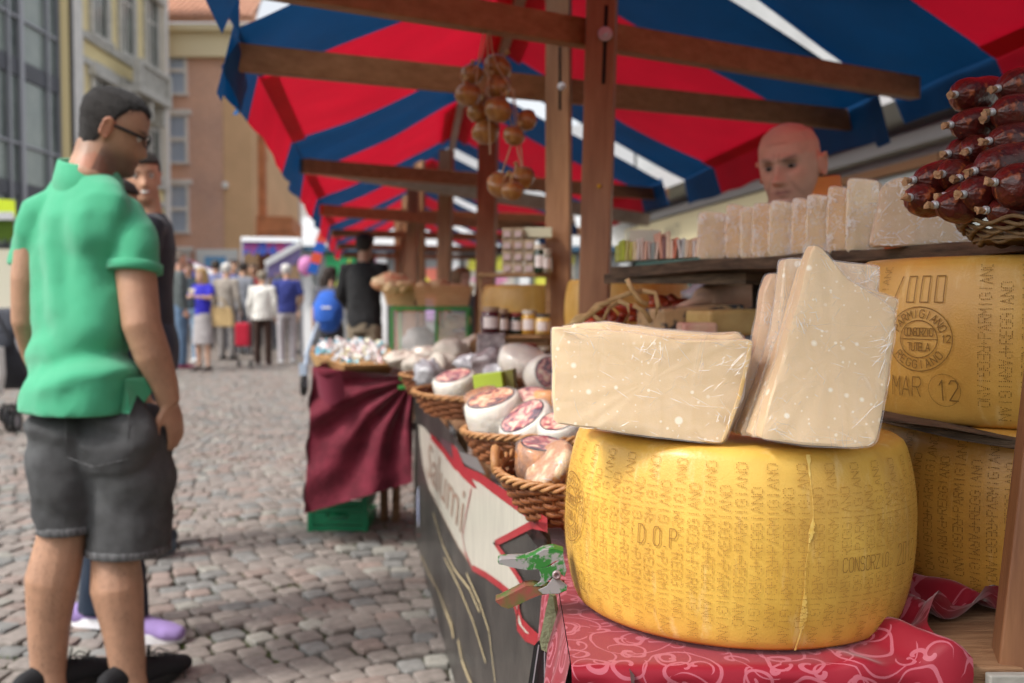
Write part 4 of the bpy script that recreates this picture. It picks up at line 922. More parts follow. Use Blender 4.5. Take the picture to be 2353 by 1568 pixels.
def head_mb(mb, M, s=1.0, nphi=56, nz_=52, feat=1.0, fat=0.0, ears=True):
    rings = []
    for i in range(nz_ + 1):
        zr = -1 + 1.995 * (i / nz_); rings.append([M @ head_point(2 * PI * j / nphi, zr, s, 0, feat, fat) for j in range(nphi)])
    mb.loft(rings)
    if ears:
        for sg_ in (-1, 1):
            c = Vector((sg_ * .0765 * (1 + fat * .6), -.010, -.004)) * s
            pts = []
            for a in np.linspace(-2.4, 2.6, 12): pts.append(M @ (c + Vector((sg_ * (.012 + .004 * math.sin(a)), -.017 * math.cos(a) * (1.0), .030 * math.sin(a))) * s))
            mb.tube(pts, [.0045 * s] * 12, 6)
            mb.ell(M @ (c + Vector((sg_ * .004, 0, 0)) * s), (.006 * s, .016 * s, .029 * s), M.to_3x3().normalized(), 10, 8)
def hair_mb(M, s, mask, thick, nphi=48, nz_=40, seed=0, fat=0.0, rough=.0025):
    rings = []
    for i in range(nz_ + 1):
        zr = -1 + 1.99 * (i / nz_); r = []
        for j in range(nphi):
            phi = 2 * PI * j / nphi; ph = phi if phi <= PI else phi - 2 * PI
            k = mask(ph, zr); o = thick * k - .012 * max(0, 1 - k); p = head_point(phi, zr, s, o * 1.0, .0, fat)
            if k > .5: p = p + p.normalized() * rough * nz(p, 160, seed)
            r.append(M @ p)
        rings.append(r)
    return MB().loft(rings)
def sm(a, b, x): t = max(0, min(1, (x - a) / (b - a))); return t * t * (3 - 2 * t)
def short_hair(line=.45, back=-.62, temple=.05, recede=0.0, soft=.06):
    def f(ph, zr):
        a = abs(ph); lim = line + recede * math.exp(-((a - .7) / .35) ** 2)
        if a < 1.25: z0 = lim
        elif a < 1.75: z0 = lim + (temple - lim) * (a - 1.25) / .5 if a < 1.5 else temple - .25 * (a - 1.5) / .25
        else: z0 = temple - .25 + (back - temple + .25) * min(1, (a - 1.75) / .8)
        return sm(z0 - soft, z0 + soft, zr)
    return f
def long_hair(line=.5, back=-1.2):
    return lambda ph, zr: sm((line if abs(ph) < .9 else line + (back - line) * min(1, (abs(ph) - .9) / .45)) - .08, (line if abs(ph) < .9 else line + (back - line) * min(1, (abs(ph) - .9) / .45)) + .08, zr)
def rotM(loc, yaw=0, pitch=0, roll=0):
    return Matrix.Translation(Vector(loc)) @ Matrix.Rotation(-yaw, 4, 'Z') @ Matrix.Rotation(-pitch, 4, 'X') @ Matrix.Rotation(roll, 4, 'Y')
def hand(mb, wrist, d, palm_n, s=1.0, curl=.5):
    """palm along d from the wrist, palm_n: where the palm looks"""
    d = Vector(d).normalized(); n = Vector(palm_n); n = (n - d * n.dot(d)).normalized(); a = d.cross(n); w = Vector(wrist)
    mb.tube([w - d * .02 * s, w + d * .02 * s, w + d * .06 * s, w + d * .09 * s], [(.026 * s, .02 * s), (.034 * s, .017 * s), (.041 * s, .015 * s), (.038 * s, .012 * s)], 12, side=a, round_ends=True)
    for k, (o, L_) in enumerate(((-.029, .062), (-.010, .074), (.010, .070), (.028, .055))):
        p0 = w + d * .082 * s + a * o * s; ps = [p0]; ang = .25 * curl; dd = d
        for q, f in enumerate((.45, .32, .23)):
            ang_ = curl * (.5 + .45 * q); dd = (d * math.cos(ang_) + n * math.sin(ang_)); p0 = p0 + dd * L_ * f * s; ps.append(p0)
        mb.tube([w + d * .06 * s + a * o * s] + ps, [.009 * s, .0095 * s, .009 * s, .008 * s, .0065 * s], 8, round_ends=True)
    p0 = w + d * .022 * s - a * .03 * s; t1 = (d * .72 - a * .6 + n * .35).normalized(); p1 = p0 + t1 * .038 * s; p2 = p1 + (d * .9 - a * .1 + n * .4 * curl).normalized() * .034 * s
    mb.tube([p0 - t1 * .012, p0, p1, p2], [.013 * s, .0125 * s, .0105 * s, .0075 * s], 8, round_ends=True)
def skin(name, c, red=.0):
    return mat(name, (1, 1, 1), rough=.5, spec=.35, attr='tint', var=.07, vs=26, sss=.12, bump=.12, bs=160)
m_skin = skin('skin', None)
def color_skin(mb, base, M=None, s=1.0, beard=0.0, lips=(.42, .14, .11), brow=(.03, .02, .015), bald=0.0, ruddy=0.0, limbs=1.0, squint_shade=0.0, nape=0.0):
    inv = M.inverted() if M is not None else None; out = []
    base = np.array(base)
    for p in mb.v:
        c = base.copy()
        if inv is not None:
            q = (inv @ Vector(p)) / s
            if q.length < .16:
                z = q.z; x = q.x
                if q.y > .03:
                    k = math.exp(-(x / .024) ** 2 - ((z + .0655) / .0085) ** 2); c = c * (1 - k) + np.array(lips) * k
                    k = math.exp(-(x / .025) ** 4 - ((z + .0655) / .0018) ** 2) * .8; c = c * (1 - k) + np.array((.08, .02, .02)) * k
                    k = math.exp(-((abs(x) - .031) / .019) ** 4 - ((z - .021 - .22 * squint_shade * (abs(x) - .03)) / (.0042 + .002 * squint_shade)) ** 2) * .85; c = c * (1 - k) + np.array(brow) * k
                    k = math.exp(-((abs(x) - .031) / .016) ** 2 - ((z - .002) / .011) ** 2) * (.35 + .45 * squint_shade); c = c * (1 - k * .7)  # shading of the eye sockets, put into the skin colour
                if squint_shade:
                    k = .45 * math.exp(-((abs(x) - .028 - (-.035 - z) * .5) / .005) ** 2 - ((z + .052) / .022) ** 2) + .4 * math.exp(-(x / .03) ** 4 - ((z - .062) / .003) ** 2) + .4 * math.exp(-((abs(x) - .006) / .003) ** 2 - ((z - .024) / .012) ** 2); c = c * (1 - k * .7)  # cheek folds, forehead line and frown shaded by darkening the skin colour
                    k = (math.exp(-((abs(x) - .045) / .02) ** 2 - ((z + .022) / .02) ** 2) + math.exp(-(x / .015) ** 2 - ((z + .03) / .02) ** 2)) * (.25 + ruddy); k = min(k, .8); c = c * (1 - k) + base * np.array((1.12, .72, .66)) * k
                if beard and z < -.02 and q.y > -.01:
                    lim = sm(-.030, -.075, z) if abs(x) > .03 or z < -.05 else sm(-.046, -.056, z)
                    k = beard * lim * (1 - sm(-.125, -.15, z)); k *= 1 - .8 * math.exp(-(x / .02) ** 2 - ((z + .066) / .008) ** 2); c = c * (1 - k) + np.array((.045, .034, .03)) * k
                if nape and q.y < 0 and z < .02:
                    k = nape * sm(-.118, -.075, z) * sm(-.005, -.035, q.y); c = c * (1 - k) + np.array((.03, .024, .02)) * k
                if bald and z > .03: c = c * np.array((1.04, .92 - ruddy * .3, .90 - ruddy * .3))
                if abs(x) > .078: c = c * np.array((1.05, .82, .78))
        out.append(tuple(np.clip(c, 0, 1)))
    mb.c = out; return mb
def eyes(par, M, s, iris=(.03, .018, .012)):
    for sg_ in (-1, 1):
        e = MB(); e.ell((0, 0, 0), (.0125 * s, .0105 * s, .0062 * s), None, 16, 12); c = Vector((sg_ * .031, .0655, .001)) * s
        e.v = [tuple(Vector(p)) for p in e.v]; R = M.to_3x3(); cols = []
        for p in e.v:
            d = Vector(p).normalized(); k = d.y; cols.append((.01, .01, .01) if k > .965 else iris if k > .80 else (.30, .26, .24))
        e.c = cols; e.v = [tuple(M @ (c + Vector(p))) for p in e.v]; obj('eye', e, mat('eyeball', (1, 1, 1), rough=.15, attr='tint'), par, smooth=True)
def fab(name, c, **k):
    kk = dict(rough=.85, var=.10, vs=14, bump=.35, bs=420, sheen=.15); kk.update(k); return mat(name, c, **kk)
def shoe(mb, ank, d, s=1.0, L_=.27, w=.05):
    d = Vector(d); d.z = 0; d.normalize(); a = Vector((ank[0], ank[1], 0)); sd = Vector((-d.y, d.x, 0))
    mb.tube([a - d * .075 * s + Vector((0, 0, .045)), a - d * .03 * s + Vector((0, 0, .05)), a + d * .06 * s + Vector((0, 0, .045)), a + d * (L_ - .12) * s + Vector((0, 0, .034)), a + d * (L_ - .085) * s + Vector((0, 0, .030))],
            [(w * .62 * s, .036), (w * .72 * s, .045), (w * .85 * s, .04), (w * s, .030), (w * .8 * s, .024)], 14, side=sd, round_ends=True)
    mb.tube([a + Vector((0, 0, .05)), a + Vector((0, 0, .095 * s))], [(w * .75 * s, w * 1.0 * s)] * 2, 12, side=sd)
def sole(mb, ank, d, s=1.0, L_=.27, w=.05):
    d = Vector(d); d.z = 0; d.normalize(); a = Vector((ank[0], ank[1], .012)); sd = Vector((-d.y, d.x, 0)); out = []
    for k in range(20):
        t = 2 * PI * k / 20; along = .5 + .5 * math.cos(t); out.append(a + d * ((-.095 + along * (L_ + .005)) * s) + sd * math.sin(t) * w * (.78 + .3 * along) * s)
    mb.loft([[p - Vector((0, 0, .012)) for p in out], [p + Vector((0, 0, .014)) for p in out]])
def person(label, foot, yaw, h=1.72, skin_c=(.50, .29, .19), top=('shirt', (.3, .3, .3), 'long'), bottom=('trousers', (.1, .1, .15)), shoes=(.1, .1, .1), hair=('short', (.05, .035, .025)),
           armR=None, armL=None, legs=None, head=(0, 0, 0), near=False, group=None, beard=0, girth=1.0, lean=0.0, eye=True, smile=False, headfat=0., bald=0., ruddy=0., voxel=None, hide_legs=False, male=True):
    s = h / 1.75; vx = voxel or (.008 if near else .018)
    t = thing('person', label, 'person', foot, -yaw, group)
    G = lambda x, y, z: Vector((x, y, z)) * s
    L_ = legs or (G(-.10, 0, .09), G(-.10, .015, .48), G(.10, 0, .09), G(.10, .015, .48))
    aL, kL, aR, kR = [Vector(q) for q in L_]; hL, hR = G(-.09, 0, .90), G(.09, 0, .90)
    ly = lean
    def T(p): p = Vector(p); k = max(0, p.z - .95 * s); return p + Vector((0, ly * k, 0))
    shw = (.185 if male else .16)
    sL, sR = T(G(-shw, -.01, 1.42)), T(G(shw, -.01, 1.42))
    AR = armR or (G(.235, -.03, 1.14), G(.24, .04, .88)); AL = armL or (G(-.235, -.03, 1.14), G(-.24, .04, .88))
    HM = Matrix.Translation(T(G(0, .03, 1.632))) @ rotM((0, 0, 0), *head)
    body = MB(); head_mb(body, HM, s, 40 if not near else 56, 36 if not near else 52, fat=headfat)
    body.tube([T(G(0, -.012, 1.40)), T(G(0, .0, 1.50)), T(G(0, .012, 1.57))], [(.066 * s, .06 * s), (.056 * s, .056 * s), (.055 * s, .058 * s)], 14, side=(1, 0, 0))
    body.tube([G(0, 0, .88), T(G(0, .0, 1.1)), T(G(0, 0, 1.35)), T(G(0, -.01, 1.44))], [(.13 * s, .085 * s), (.12 * s, .08 * s), (.15 * s, .09 * s), (.11 * s, .05 * s)], 16, side=(1, 0, 0))
    for sh, (el, wr_), sg_ in ((sL, AL, -1), (sR, AR, 1)):
        body.tube([sh - Vector((sg_ * .05, 0, -.01)) * s, sh, sh.lerp(el, .5), el, el.lerp(wr_, .35), wr_], [.045 * s, .047 * s, .041 * s, .036 * s, .036 * s, (.026 * s)], 12)
        hand(body, wr_, (wr_ - el), Vector((-sg_, .2, 0)), s * (1.0 if male else .9), .6)
    if not hide_legs:
        for hp, kn, an in ((hL, kL, aL), (hR, kR, aR)):
            body.tube([hp, hp.lerp(kn, .5), kn, kn.lerp(an, .3), an.lerp(kn, .12), an - Vector((0, 0, .04))], [.072 * s, .062 * s, .05 * s, .053 * s, .034 * s, .034 * s], 12)
    body = remesh(body, vx, 2); color_skin(body, skin_c, HM, s, beard=beard, bald=bald, ruddy=ruddy)
    obj('body', body, m_skin, t, smooth=True, local=True)
    if eye: eyes_par = t; 
    if eye:
        for sg_ in (-1, 1):
            e = MB(); e.ell((0, 0, 0), (.0122 * s,) * 3, None, 14, 10); cols = []
            for p in e.v: k = Vector(p).normalized().y; cols.append((.01, .01, .01) if k > .96 else (.06, .035, .02) if k > .85 else (.62, .58, .54))
            c = Vector((sg_ * .031, .0672, .003)) * s; e.c = cols; e.v = [tuple(HM @ (c + Vector(p))) for p in e.v]; obj('eye', e, mat('eyeball', (1, 1, 1), rough=.15, attr='tint'), t, smooth=True, local=True)
    if smile:
        e = MB(); e.grid(lambda u, v: HM @ (Vector(((u - .5) * .042, .0935 - abs(u - .5) ** 2 * .06, -.0655 + (v - .5) * .010 + ((u - .5) ** 2) * .022)) * s), 8, 2); obj('teeth', e, mat('teeth', (.75, .72, .66), rough=.3), t, local=True)
    if hair:
        kind, hc = hair; mh = mat('hair_%s_%02d%02d' % ('rgb', int(hc[0] * 99), int(hc[1] * 99)), hc, rough=.6, var=.3, vs=60, stretch=(1, 1, .25), bump=.6, bs=260)
        if kind == 'short': hb = hair_mb(HM, s, short_hair(), .011 * s)
        elif kind == 'crop': hb = hair_mb(HM, s, short_hair(.6, -.5, .1, .2), .005 * s)
        elif kind == 'grey': hb = hair_mb(HM, s, short_hair(.55, -.6, .0, .1), .014 * s)
        else: hb = hair_mb(HM, s, long_hair(), .018 * s)
        if kind == 'long':
            hb.tube([HM @ (Vector((0, -.07, .03)) * s), HM @ (Vector((0, -.085, -.06)) * s), HM @ (Vector((0, -.085, -.16)) * s), HM @ (Vector((0, -.09, -.24)) * s)], [(.06 * s, .03), (.085 * s, .035), (.08 * s, .03), (.05 * s, .015)], 14, side=(1, 0, 0), round_ends=True)
            for q in (-1, 1): hb.tube([HM @ (Vector((q * .07, -.02, .02)) * s), HM @ (Vector((q * .088, 0.0, -.07)) * s), HM @ (Vector((q * .075, -.01, -.17)) * s)], [.02 * s, .026 * s, .014 * s], 8, round_ends=True)
        obj('hair', hb, mh, t, smooth=True, local=True)
    # top
    kind, tc_, sl = top; g = girth; tp = MB()
    hem = .84 if kind in ('shirt', 'sweater', 'jacket') else .88
    tw = .155 if male else .14
    tp.tube([G(0, .0, hem), G(0, .0, 1.0), T(G(0, .0, 1.18)), T(G(0, 0, 1.33)), T(G(0, -.01, 1.43)), T(G(0, -.005, 1.475))],
            [((tw + .015) * g * s, .115 * g * s), ((tw + .005) * g * s, .112 * g * s), ((tw) * g * s, .11 * g * s), ((tw + .03) * s, .12 * g * s), ((tw - .01) * s, .095 * s), (.075 * s, .065 * s)], 24, side=(1, 0, 0))
    for sh, (el, wr_), sg_ in ((sL, AL, -1), (sR, AR, 1)):
        ip = sh - Vector((sg_ * .07, 0, .01)) * s
        if sl == 'long': tp.tube([ip, sh, sh.lerp(el, .5), el, el.lerp(wr_, .5), wr_.lerp(el, .05)], [.065 * s, .066 * s, .057 * s, .052 * s, .046 * s, .038 * s], 14)
        else: tp.tube([ip, sh, sh.lerp(el, .45), sh.lerp(el, .78)], [.067 * s, .068 * s, .063 * s, .064 * s], 14)
    tp = remesh(tp, vx, 3)
    sd_ = rng.integers(0, 50)
    displace(tp, lambda p: p + Vector((p.x, p.y, 0)).normalized() * (.006 if near else .011) * (nz(Vector((p.x * 1, p.y, p.z * 1.6)), 7, sd_) + .5 * nz(p, 16, sd_)))
    mt = fab('cloth_top_%d_%d_%d' % tuple(int(c * 200) for c in tc_), tc_)
    obj({'shirt': 'shirt', 'sweater': 'sweater', 'jacket': 'jacket', 'polo': 'polo_shirt'}[kind], tp, mt, t, smooth=True, local=True)
    # bottom
    bk, bc = bottom; mbm = fab('cloth_bottom_%d_%d_%d' % tuple(int(c * 200) for c in bc), bc); bt = MB()
    if not hide_legs:
        bt.tube([G(0, 0, .80), G(0, 0, .90), G(0, 0, 1.0)], [(.165 * s, .115 * s), (.17 * s, .12 * s), (.155 * s, .11 * s)], 20, side=(1, 0, 0))
        if bk == 'skirt': bt.tube([G(0, .0, .46), G(0, 0, .65), G(0, 0, .9)], [(.205 * s, .16 * s), (.19 * s, .14 * s), (.165 * s, .12 * s)], 24, side=(1, 0, 0))
        else:
            for hp, kn, an in ((hL, kL, aL), (hR, kR, aR)):
                if bk == 'shorts': bt.tube([hp + G(0, 0, -.02), hp.lerp(kn, .5), kn - Vector((0, 0, .02))], [(.088 * s, .1 * s), (.085 * s, .09 * s), (.082 * s, .085 * s)], 16, side=(1, 0, 0))
                else: bt.tube([hp + G(0, 0, -.02), hp.lerp(kn, .5), kn, kn.lerp(an, .5), an - Vector((0, 0, .035))], [(.086 * s, .1 * s), (.082 * s, .088 * s), (.070 * s, .072 * s), (.066 * s, .068 * s), (.064 * s, .070 * s)], 16, side=(1, 0, 0))
        bt = remesh(bt, vx, 2); displace(bt, lambda p: p + Vector((p.x - (.1 if p.x > 0 else -.1), p.y, 0)).normalized() * .009 * nz(Vector((p.x, p.y, p.z * 2)), 8, sd_))
        obj({'skirt': 'skirt', 'shorts': 'shorts'}.get(bk, 'trousers'), bt, mbm, t, smooth=True, local=True)
        for an in (aL, aR):
            q = MB(); shoe(q, an, (0.05 * (1 if an.x > 0 else -1), 1, 0), s); q = remesh(q, .007 if near else .012, 2); obj('shoe', q, fab('shoe_%d_%d_%d' % tuple(int(c * 200) for c in shoes), shoes, bump=.1), t, smooth=True, local=True)
    return t
# ---------------------------------------------------------------- the man in the green polo shirt (built at his place)
DG = 2.78
foot = PZ(225, 1590, 0); root = thing('person', 'man in green polo shirt and grey denim shorts standing with a hand in his pocket', 'person', (P(225, 1400, DG).x, DG, 0))
BY = .61                                                        # his back faces us, turned towards the right
bR = Vector((math.cos(BY), -math.sin(BY), 0)); bF = Vector((math.sin(BY), math.cos(BY), 0))
HC = P(262, 300, DG + .02); hs_ = 1.0
HM = Matrix.Translation(HC) @ rotM((0, 0, 0), math.radians(72), math.radians(20), math.radians(4))
g_arm_R = [P(275, 490, DG - .00), P(300, 545, DG - .02), P(313, 640, DG - .05), P(325, 745, DG - .07), P(350, 815, DG - .05), P(377, 880, DG - .02), P(388, 925, DG + .0)]
g_arm_L = [P(100, 480, DG + .02), P(76, 540, DG), P(62, 640, DG), P(60, 735, DG + .02), P(82, 815, DG + .10), P(110, 880, DG + .2)]
body = MB(); head_mb(body, HM, hs_, 64, 60, fat=.02)
nb = P(208, 400, DG - .02)
body.tube([P(205, 470, DG), nb, P(222, 365, DG), P(228, 330, DG + .01)], [(.07, .065), (.068, .064), (.064, .062), (.057, .060)], 18, side=bR)
body.tube([P(190, 930, DG), P(178, 700, DG), P(185, 510, DG), P(198, 450, DG)], [(.10, .06), (.09, .06), (.12, .06), (.09, .04)], 18, side=bR)
body.tube(g_arm_R, [.045, .052, .055, .052, .050, .038, .031], 16); body.tube(g_arm_L, [.045, .048, .043, .040, .038, .030], 16)
hand(body, g_arm_R[-1] + Vector((0, 0, .01)), (.12, .25, -1), (-1, .3, 0), 1.0, .35); hand(body, g_arm_L[-1], (.5, .6, -.3), (.2, .6, -.6), 1.0, .6)
LL = [P(150, 1030, DG - .03), P(145, 1150, DG - .02), P(142, 1235, DG - .02), P(120, 1330, DG - .03), P(112, 1440, DG - .01), P(111, 1535, DG), P(112, 1590, DG)]
RL = [P(290, 1030, DG + .02), P(292, 1180, DG + .03), P(266, 1275, DG + .02), P(268, 1350, DG + .0), P(284, 1450, DG + .01), P(296, 1545, DG + .02), P(299, 1585, DG + .02)]
for q in (LL, RL): body.tube(q, [(.062, .062), (.062, .062), (.064, .066), (.069, .072), (.056, .056), (.044, .048), (.043, .05)], 16)
body = remesh(body, .0065, 3); color_skin(body, (.42, .235, .150), HM, hs_, beard=.66, nape=.3)
m_skin2 = mat('skin_arms', (1, 1, 1), rough=.45, spec=.4, attr='tint', var=.10, vs=18, sss=.1, bump=.15, bs=120)
obj('body', body, m_skin2, root, smooth=True)
# fine dark hairs on the calves and forearms
hr = MB()
def hairs(path, radii, n, l_):
    for _ in range(n):
        t = rng.random() * (len(path) - 1.001); i = int(t); f = t - i; c = path[i].lerp(path[i + 1], f); r = radii[i] + (radii[i + 1] - radii[i]) * f; a = rng.uniform(0, 2 * PI)
        d = (path[i + 1] - path[i]).normalized(); x = Vector((1, 0, 0)); x = (x - d * d.dot(x)).normalized(); y = d.cross(x); nn = x * math.cos(a) + y * math.sin(a); p = c + nn * (r * .985)
        e = p + (d * .8 + nn * .55 + (y * math.cos(a) - x * math.sin(a)) * rng.normal(0, .4)).normalized() * l_ * rng.uniform(.6, 1.2); w = d.cross(nn) * .00030
        hr.add([p - w, p + w, e], [(0, 1, 2)])
hairs(LL[2:6], [.064, .069, .056, .046], 1100, .014); hairs(RL[2:6], [.064, .069, .056, .046], 1100, .014); hairs(g_arm_R[3:6], [.05, .049, .036], 500, .012)
obj('body_hair', hr, mat('body_hair', (.03, .02, .014), rough=.7), root, kind='stuff')
hsk = short_hair(.50, -.92, .0, .10, .13)
obj('hair', hair_mb(HM, hs_, (lambda ph, zr: hsk(ph, zr) * (1 + 6.5 * sm(.05, -.75, zr) * sm(1.9, 2.6, abs(ph)))), .0040, 110, 80, 3, .02, .0015), mat('hair_near_black', (.022, .018, .016), rough=.62, var=.35, vs=120, stretch=(1, 1, .3), bump=.9, bs=420), root, smooth=True)
hs2 = MB(); hm_ = short_hair(.50, -.92, .0, .10, .10)
for _ in range(9000):
    ph = rng.uniform(-PI, PI); zr = rng.uniform(-.95, .99)
    if hm_(ph, zr) < rng.uniform(.25, .8) or (zr > .9 and rng.random() < .6): continue
    p = head_point(ph, zr, hs_, .002, 0, .02); n_ = (head_point(ph, zr, hs_, .012, 0, .02) - p).normalized(); dn = Vector((0, -.5, -1)) if zr < .6 else Vector((rng.normal(0, .3), .5, 0)); e = p + (n_ * .75 + dn.normalized() * .7 + Vector(rng.normal(0, .25, 3))).normalized() * rng.uniform(.007, .013); w = n_.cross(dn).normalized() * .0006
    hs2.add([HM @ (p - w), HM @ (p + w), HM @ e], [(0, 1, 2)])
obj('hair_strands', hs2, mat('hair_strand', (.028, .022, .019), rough=.55), root, kind='stuff')
for sg_ in (-1, 1):
    e = MB(); e.ell((0, 0, 0), (.0122 * hs_,) * 3, None, 14, 10); e.c = [((.01, .01, .01) if Vector(p).normalized().y > .9 else (.62, .58, .54)) for p in e.v]; c = Vector((sg_ * .031, .0672, .003)) * hs_
    e.v = [tuple(HM @ (c + Vector(p))) for p in e.v]; obj('eye', e, mat('eyeball', (1, 1, 1), rough=.15, attr='tint'), root, smooth=True)
# glasses
gt = thing('glasses', 'thin dark framed glasses worn by the man in green', 'glasses', HC)
g_ = MB()
for sg_ in (-1, 1):
    g_.tube([HM @ (Vector((sg_ * (.033 + .025 * math.cos(a)), .097 - .01 * abs(math.cos(a)) * (1 if math.cos(a) > 0 else 0), .002 + .016 * math.sin(a))) * hs_) for a in np.linspace(0, 2 * PI, 17)], .0022, 6)
g_.tube([HM @ (Vector((x, .099, .005)) * hs_) for x in (-.009, 0, .009)], .0018, 6)
obj('frame', g_, mat('glasses_frame', (.012, .012, .014), rough=.3), gt, smooth=True)
for sg_ in (-1, 1):
    g_ = MB(); g_.tube([HM @ (Vector(q) * hs_) for q in ((sg_ * .058, .089, .006), (sg_ * .077, .05, .008), (sg_ * .082, .0, .010), (sg_ * .082, -.018, .004))], [(.0022, .0045)] * 4, 6); obj('temple', g_, MATS['glasses_frame'], gt, smooth=True)
    g_ = MB(); g_.add([HM @ (Vector((sg_ * (.033 + .024 * math.cos(a)), .0965, .002 + .0155 * math.sin(a))) * hs_) for a in np.linspace(0, 2 * PI, 16, endpoint=False)], [tuple(range(16))]); obj('lens', g_, mat('lens', (1, 1, 1), rough=.03, alpha=.15, spec=.8), gt)
# polo shirt
def ring_px(cx, y, d, hw, depth, n=36, tilt=0):
    c = P(cx, y, d); rx = pxm(hw, d); e = BY * .9
    # an ellipse turned by the body yaw whose silhouette half width is hw
    a = rx / math.sqrt(math.cos(e) ** 2 + (depth ** 2) * math.sin(e) ** 2); b = a * depth
    return [c + bR * (a * math.cos(2 * PI * k / n)) + bF * (b * math.sin(2 * PI * k / n)) + Vector((0, 0, tilt * math.cos(2 * PI * k / n))) for k in range(n)]
ts = MB()
ts.loft([ring_px(*r, tilt=tl) for r, tl in (((176, 944, DG - .01, 134, .86), -.004), ((190, 880, DG - .01, 142, .80), 0), ((185, 800, DG, 124, .68), 0), ((180, 720, DG, 121, .66), 0), ((176, 640, DG, 122, .62), 0), ((182, 560, DG, 134, .60), 0), ((188, 500, DG, 142, .54), 0),
   ((190, 458, DG, 134, .46), 0), ((192, 430, DG, 110, .46), 0), ((196, 408, DG, 74, .74), 0), ((200, 396, DG, 64, .85), 0))])
ts.tube([P(240, 470, DG - .01), P(282, 502, DG - .02), P(298, 545, DG - .035), P(307, 590, DG - .045), P(308, 619, DG - .05)], [(.05, .06), (.064, .070), (.068, .074), (.068, .072), (.070, .072)], 20)
ts.tube([P(130, 470, DG), P(96, 490, DG), P(78, 540, DG), P(64, 590, DG + .01), P(58, 616, DG + .01)], [.05, .058, .056, .048, .046], 20)
ts = remesh(ts, .008, 4)
gather = [(P(245, 640, DG), 1), (P(90, 800, DG), 1)]
def polo_fold(p):
    q = p - root.location
    u = q.dot(bR); z = q.z; n_ = (Vector((p.x, p.y, 0)) - Vector((root.location.x - .03, DG, 0))).normalized()
    side_in = sm(.75, 1.0, z) * (1 - sm(1.25, 1.4, z))
    f = .0075 * math.sin((u * .55 + z * .85) * 34 + 2.5 * nz(p, 4, 1)) * sm(.2, .0, abs(u - .11)) * sm(.9, 1.0, z) * (1 - sm(1.22, 1.36, z))
    f += .010 * math.sin((z * 1.0 - u * .30) * 46 + 3 * nz(p, 5, 2)) * math.exp(-((z - .93) / .07) ** 2)
    f += .0035 * math.sin((u * 1.0 + z * .12) * 62) * sm(.95, 1.15, z) * (1 - sm(1.3, 1.42, z))
    f += .0028 * nz(Vector((p.x, p.y, p.z * .6)), 9, 5) + .0018 * nz(p, 26, 6)
    return p + n_ * f * 1.5
displace(ts, polo_fold)
m_polo = mat('green_pique', (.080, .46, .25), rough=.8, var=.05, vs=3, bump=.5, bs=700, sheen=.35, spec=.25)
obj('polo_shirt', ts, m_polo, root, smooth=True)
cr = MB(); cc = P(203, 392, DG)
def col_ring(z, r, tilt, off): return [cc + Vector((0, 0, z)) + bR * (r * math.cos(a)) + bF * (r * .98 * math.sin(a)) + Vector((0, 0, tilt * math.cos(a + .2))) for a in np.linspace(0, 2 * PI, 40, endpoint=False)]
cr.loft([col_ring(-.062, .090, -.008, 0), col_ring(-.035, .095, -.012, 0), col_ring(-.010, .088, -.016, 0), col_ring(.016, .081, -.019, 0), col_ring(.022, .078, -.019, 0), col_ring(.018, .074, -.019, 0), col_ring(-.035, .074, -.012, 0)], caps=False)
obj('collar', cr, m_polo, root, smooth=True)
cf = MB(); d_ = (P(308, 619, DG - .05) - P(310, 590, DG - .045)).normalized(); a_ = P(308, 616, DG - .05)
cf.tube([a_ - d_ * .014, a_ - d_ * .012, a_ + d_ * .010, a_ + d_ * .012], [(.0705, .0735), (.0735, .0765), (.0735, .0765), (.069, .072)], 28); obj('sleeve_cuff', cf, m_polo, root, smooth=True)
# shirt tail with the side vent
vt = MB(); vt.prism([P(288, 870, DG - .115), P(356, 862, DG - .02), P(360, 884, DG - .02), P(344, 905, DG - .03), P(331, 925, DG - .05), P(314, 906, DG - .075), P(297, 950, DG - .11), P(280, 950, DG - .12)], (0, .006, 0)); obj('shirt_tail', vt, m_polo, root, bevel=.002)
# shorts
sh = MB()
sh.loft([ring_px(*r) for r in ((228, 1120, DG + .02, 60, .4), (228, 1070, DG + .02, 130, .5), (228, 1010, DG + .03, 164, .48), (232, 950, DG + .05, 160, .36), (222, 890, DG + .06, 120, .34))])
def leg_ring(cx, y, d, hw, n=28, depth=1.0): c = P(cx, y, d); r = pxm(hw, d); return [c + Vector((r * math.cos(2 * PI * k / n), r * depth * math.sin(2 * PI * k / n), -.010 * math.sin(2 * PI * k / n) * 0)) for k in range(n)]
sh.loft([leg_ring(152, 1218, DG - .03, 60), leg_ring(152, 1205, DG - .03, 61), leg_ring(148, 1130, DG - .03, 74), leg_ring(146, 1040, DG - .02, 82), leg_ring(152, 970, DG, 84), leg_ring(162, 925, DG + .04, 56)])
sh.loft([leg_ring(296, 1264, DG + .03, 91), leg_ring(296, 1250, DG + .03, 92), leg_ring(300, 1170, DG + .03, 94), leg_ring(304, 1080, DG + .02, 94), leg_ring(306, 985, DG + .05, 90), leg_ring(296, 930, DG + .08, 64)])
sh = remesh(sh, .008, 3)
def denim_fold(p):
    q = p - root.location; c = Vector((P(300, 1100, DG).x if q.x > 0 else P(150, 1100, DG).x, DG, 0)); n_ = (Vector((p.x, p.y, 0)) - c).normalized(); z = q.z
    return p + n_ * (.009 * math.sin((z * 1.0 + q.x * .55) * 48 + 3 * nz(p, 5, 3)) * sm(.45, .55, z) * (1 - sm(.75, .9, z)) * (.4 + .6 * abs(nz(p, 4, 9)) * 2) + .007 * nz(p, 9, 4) + .003 * nz(p, 30, 5))
displace(sh, denim_fold)
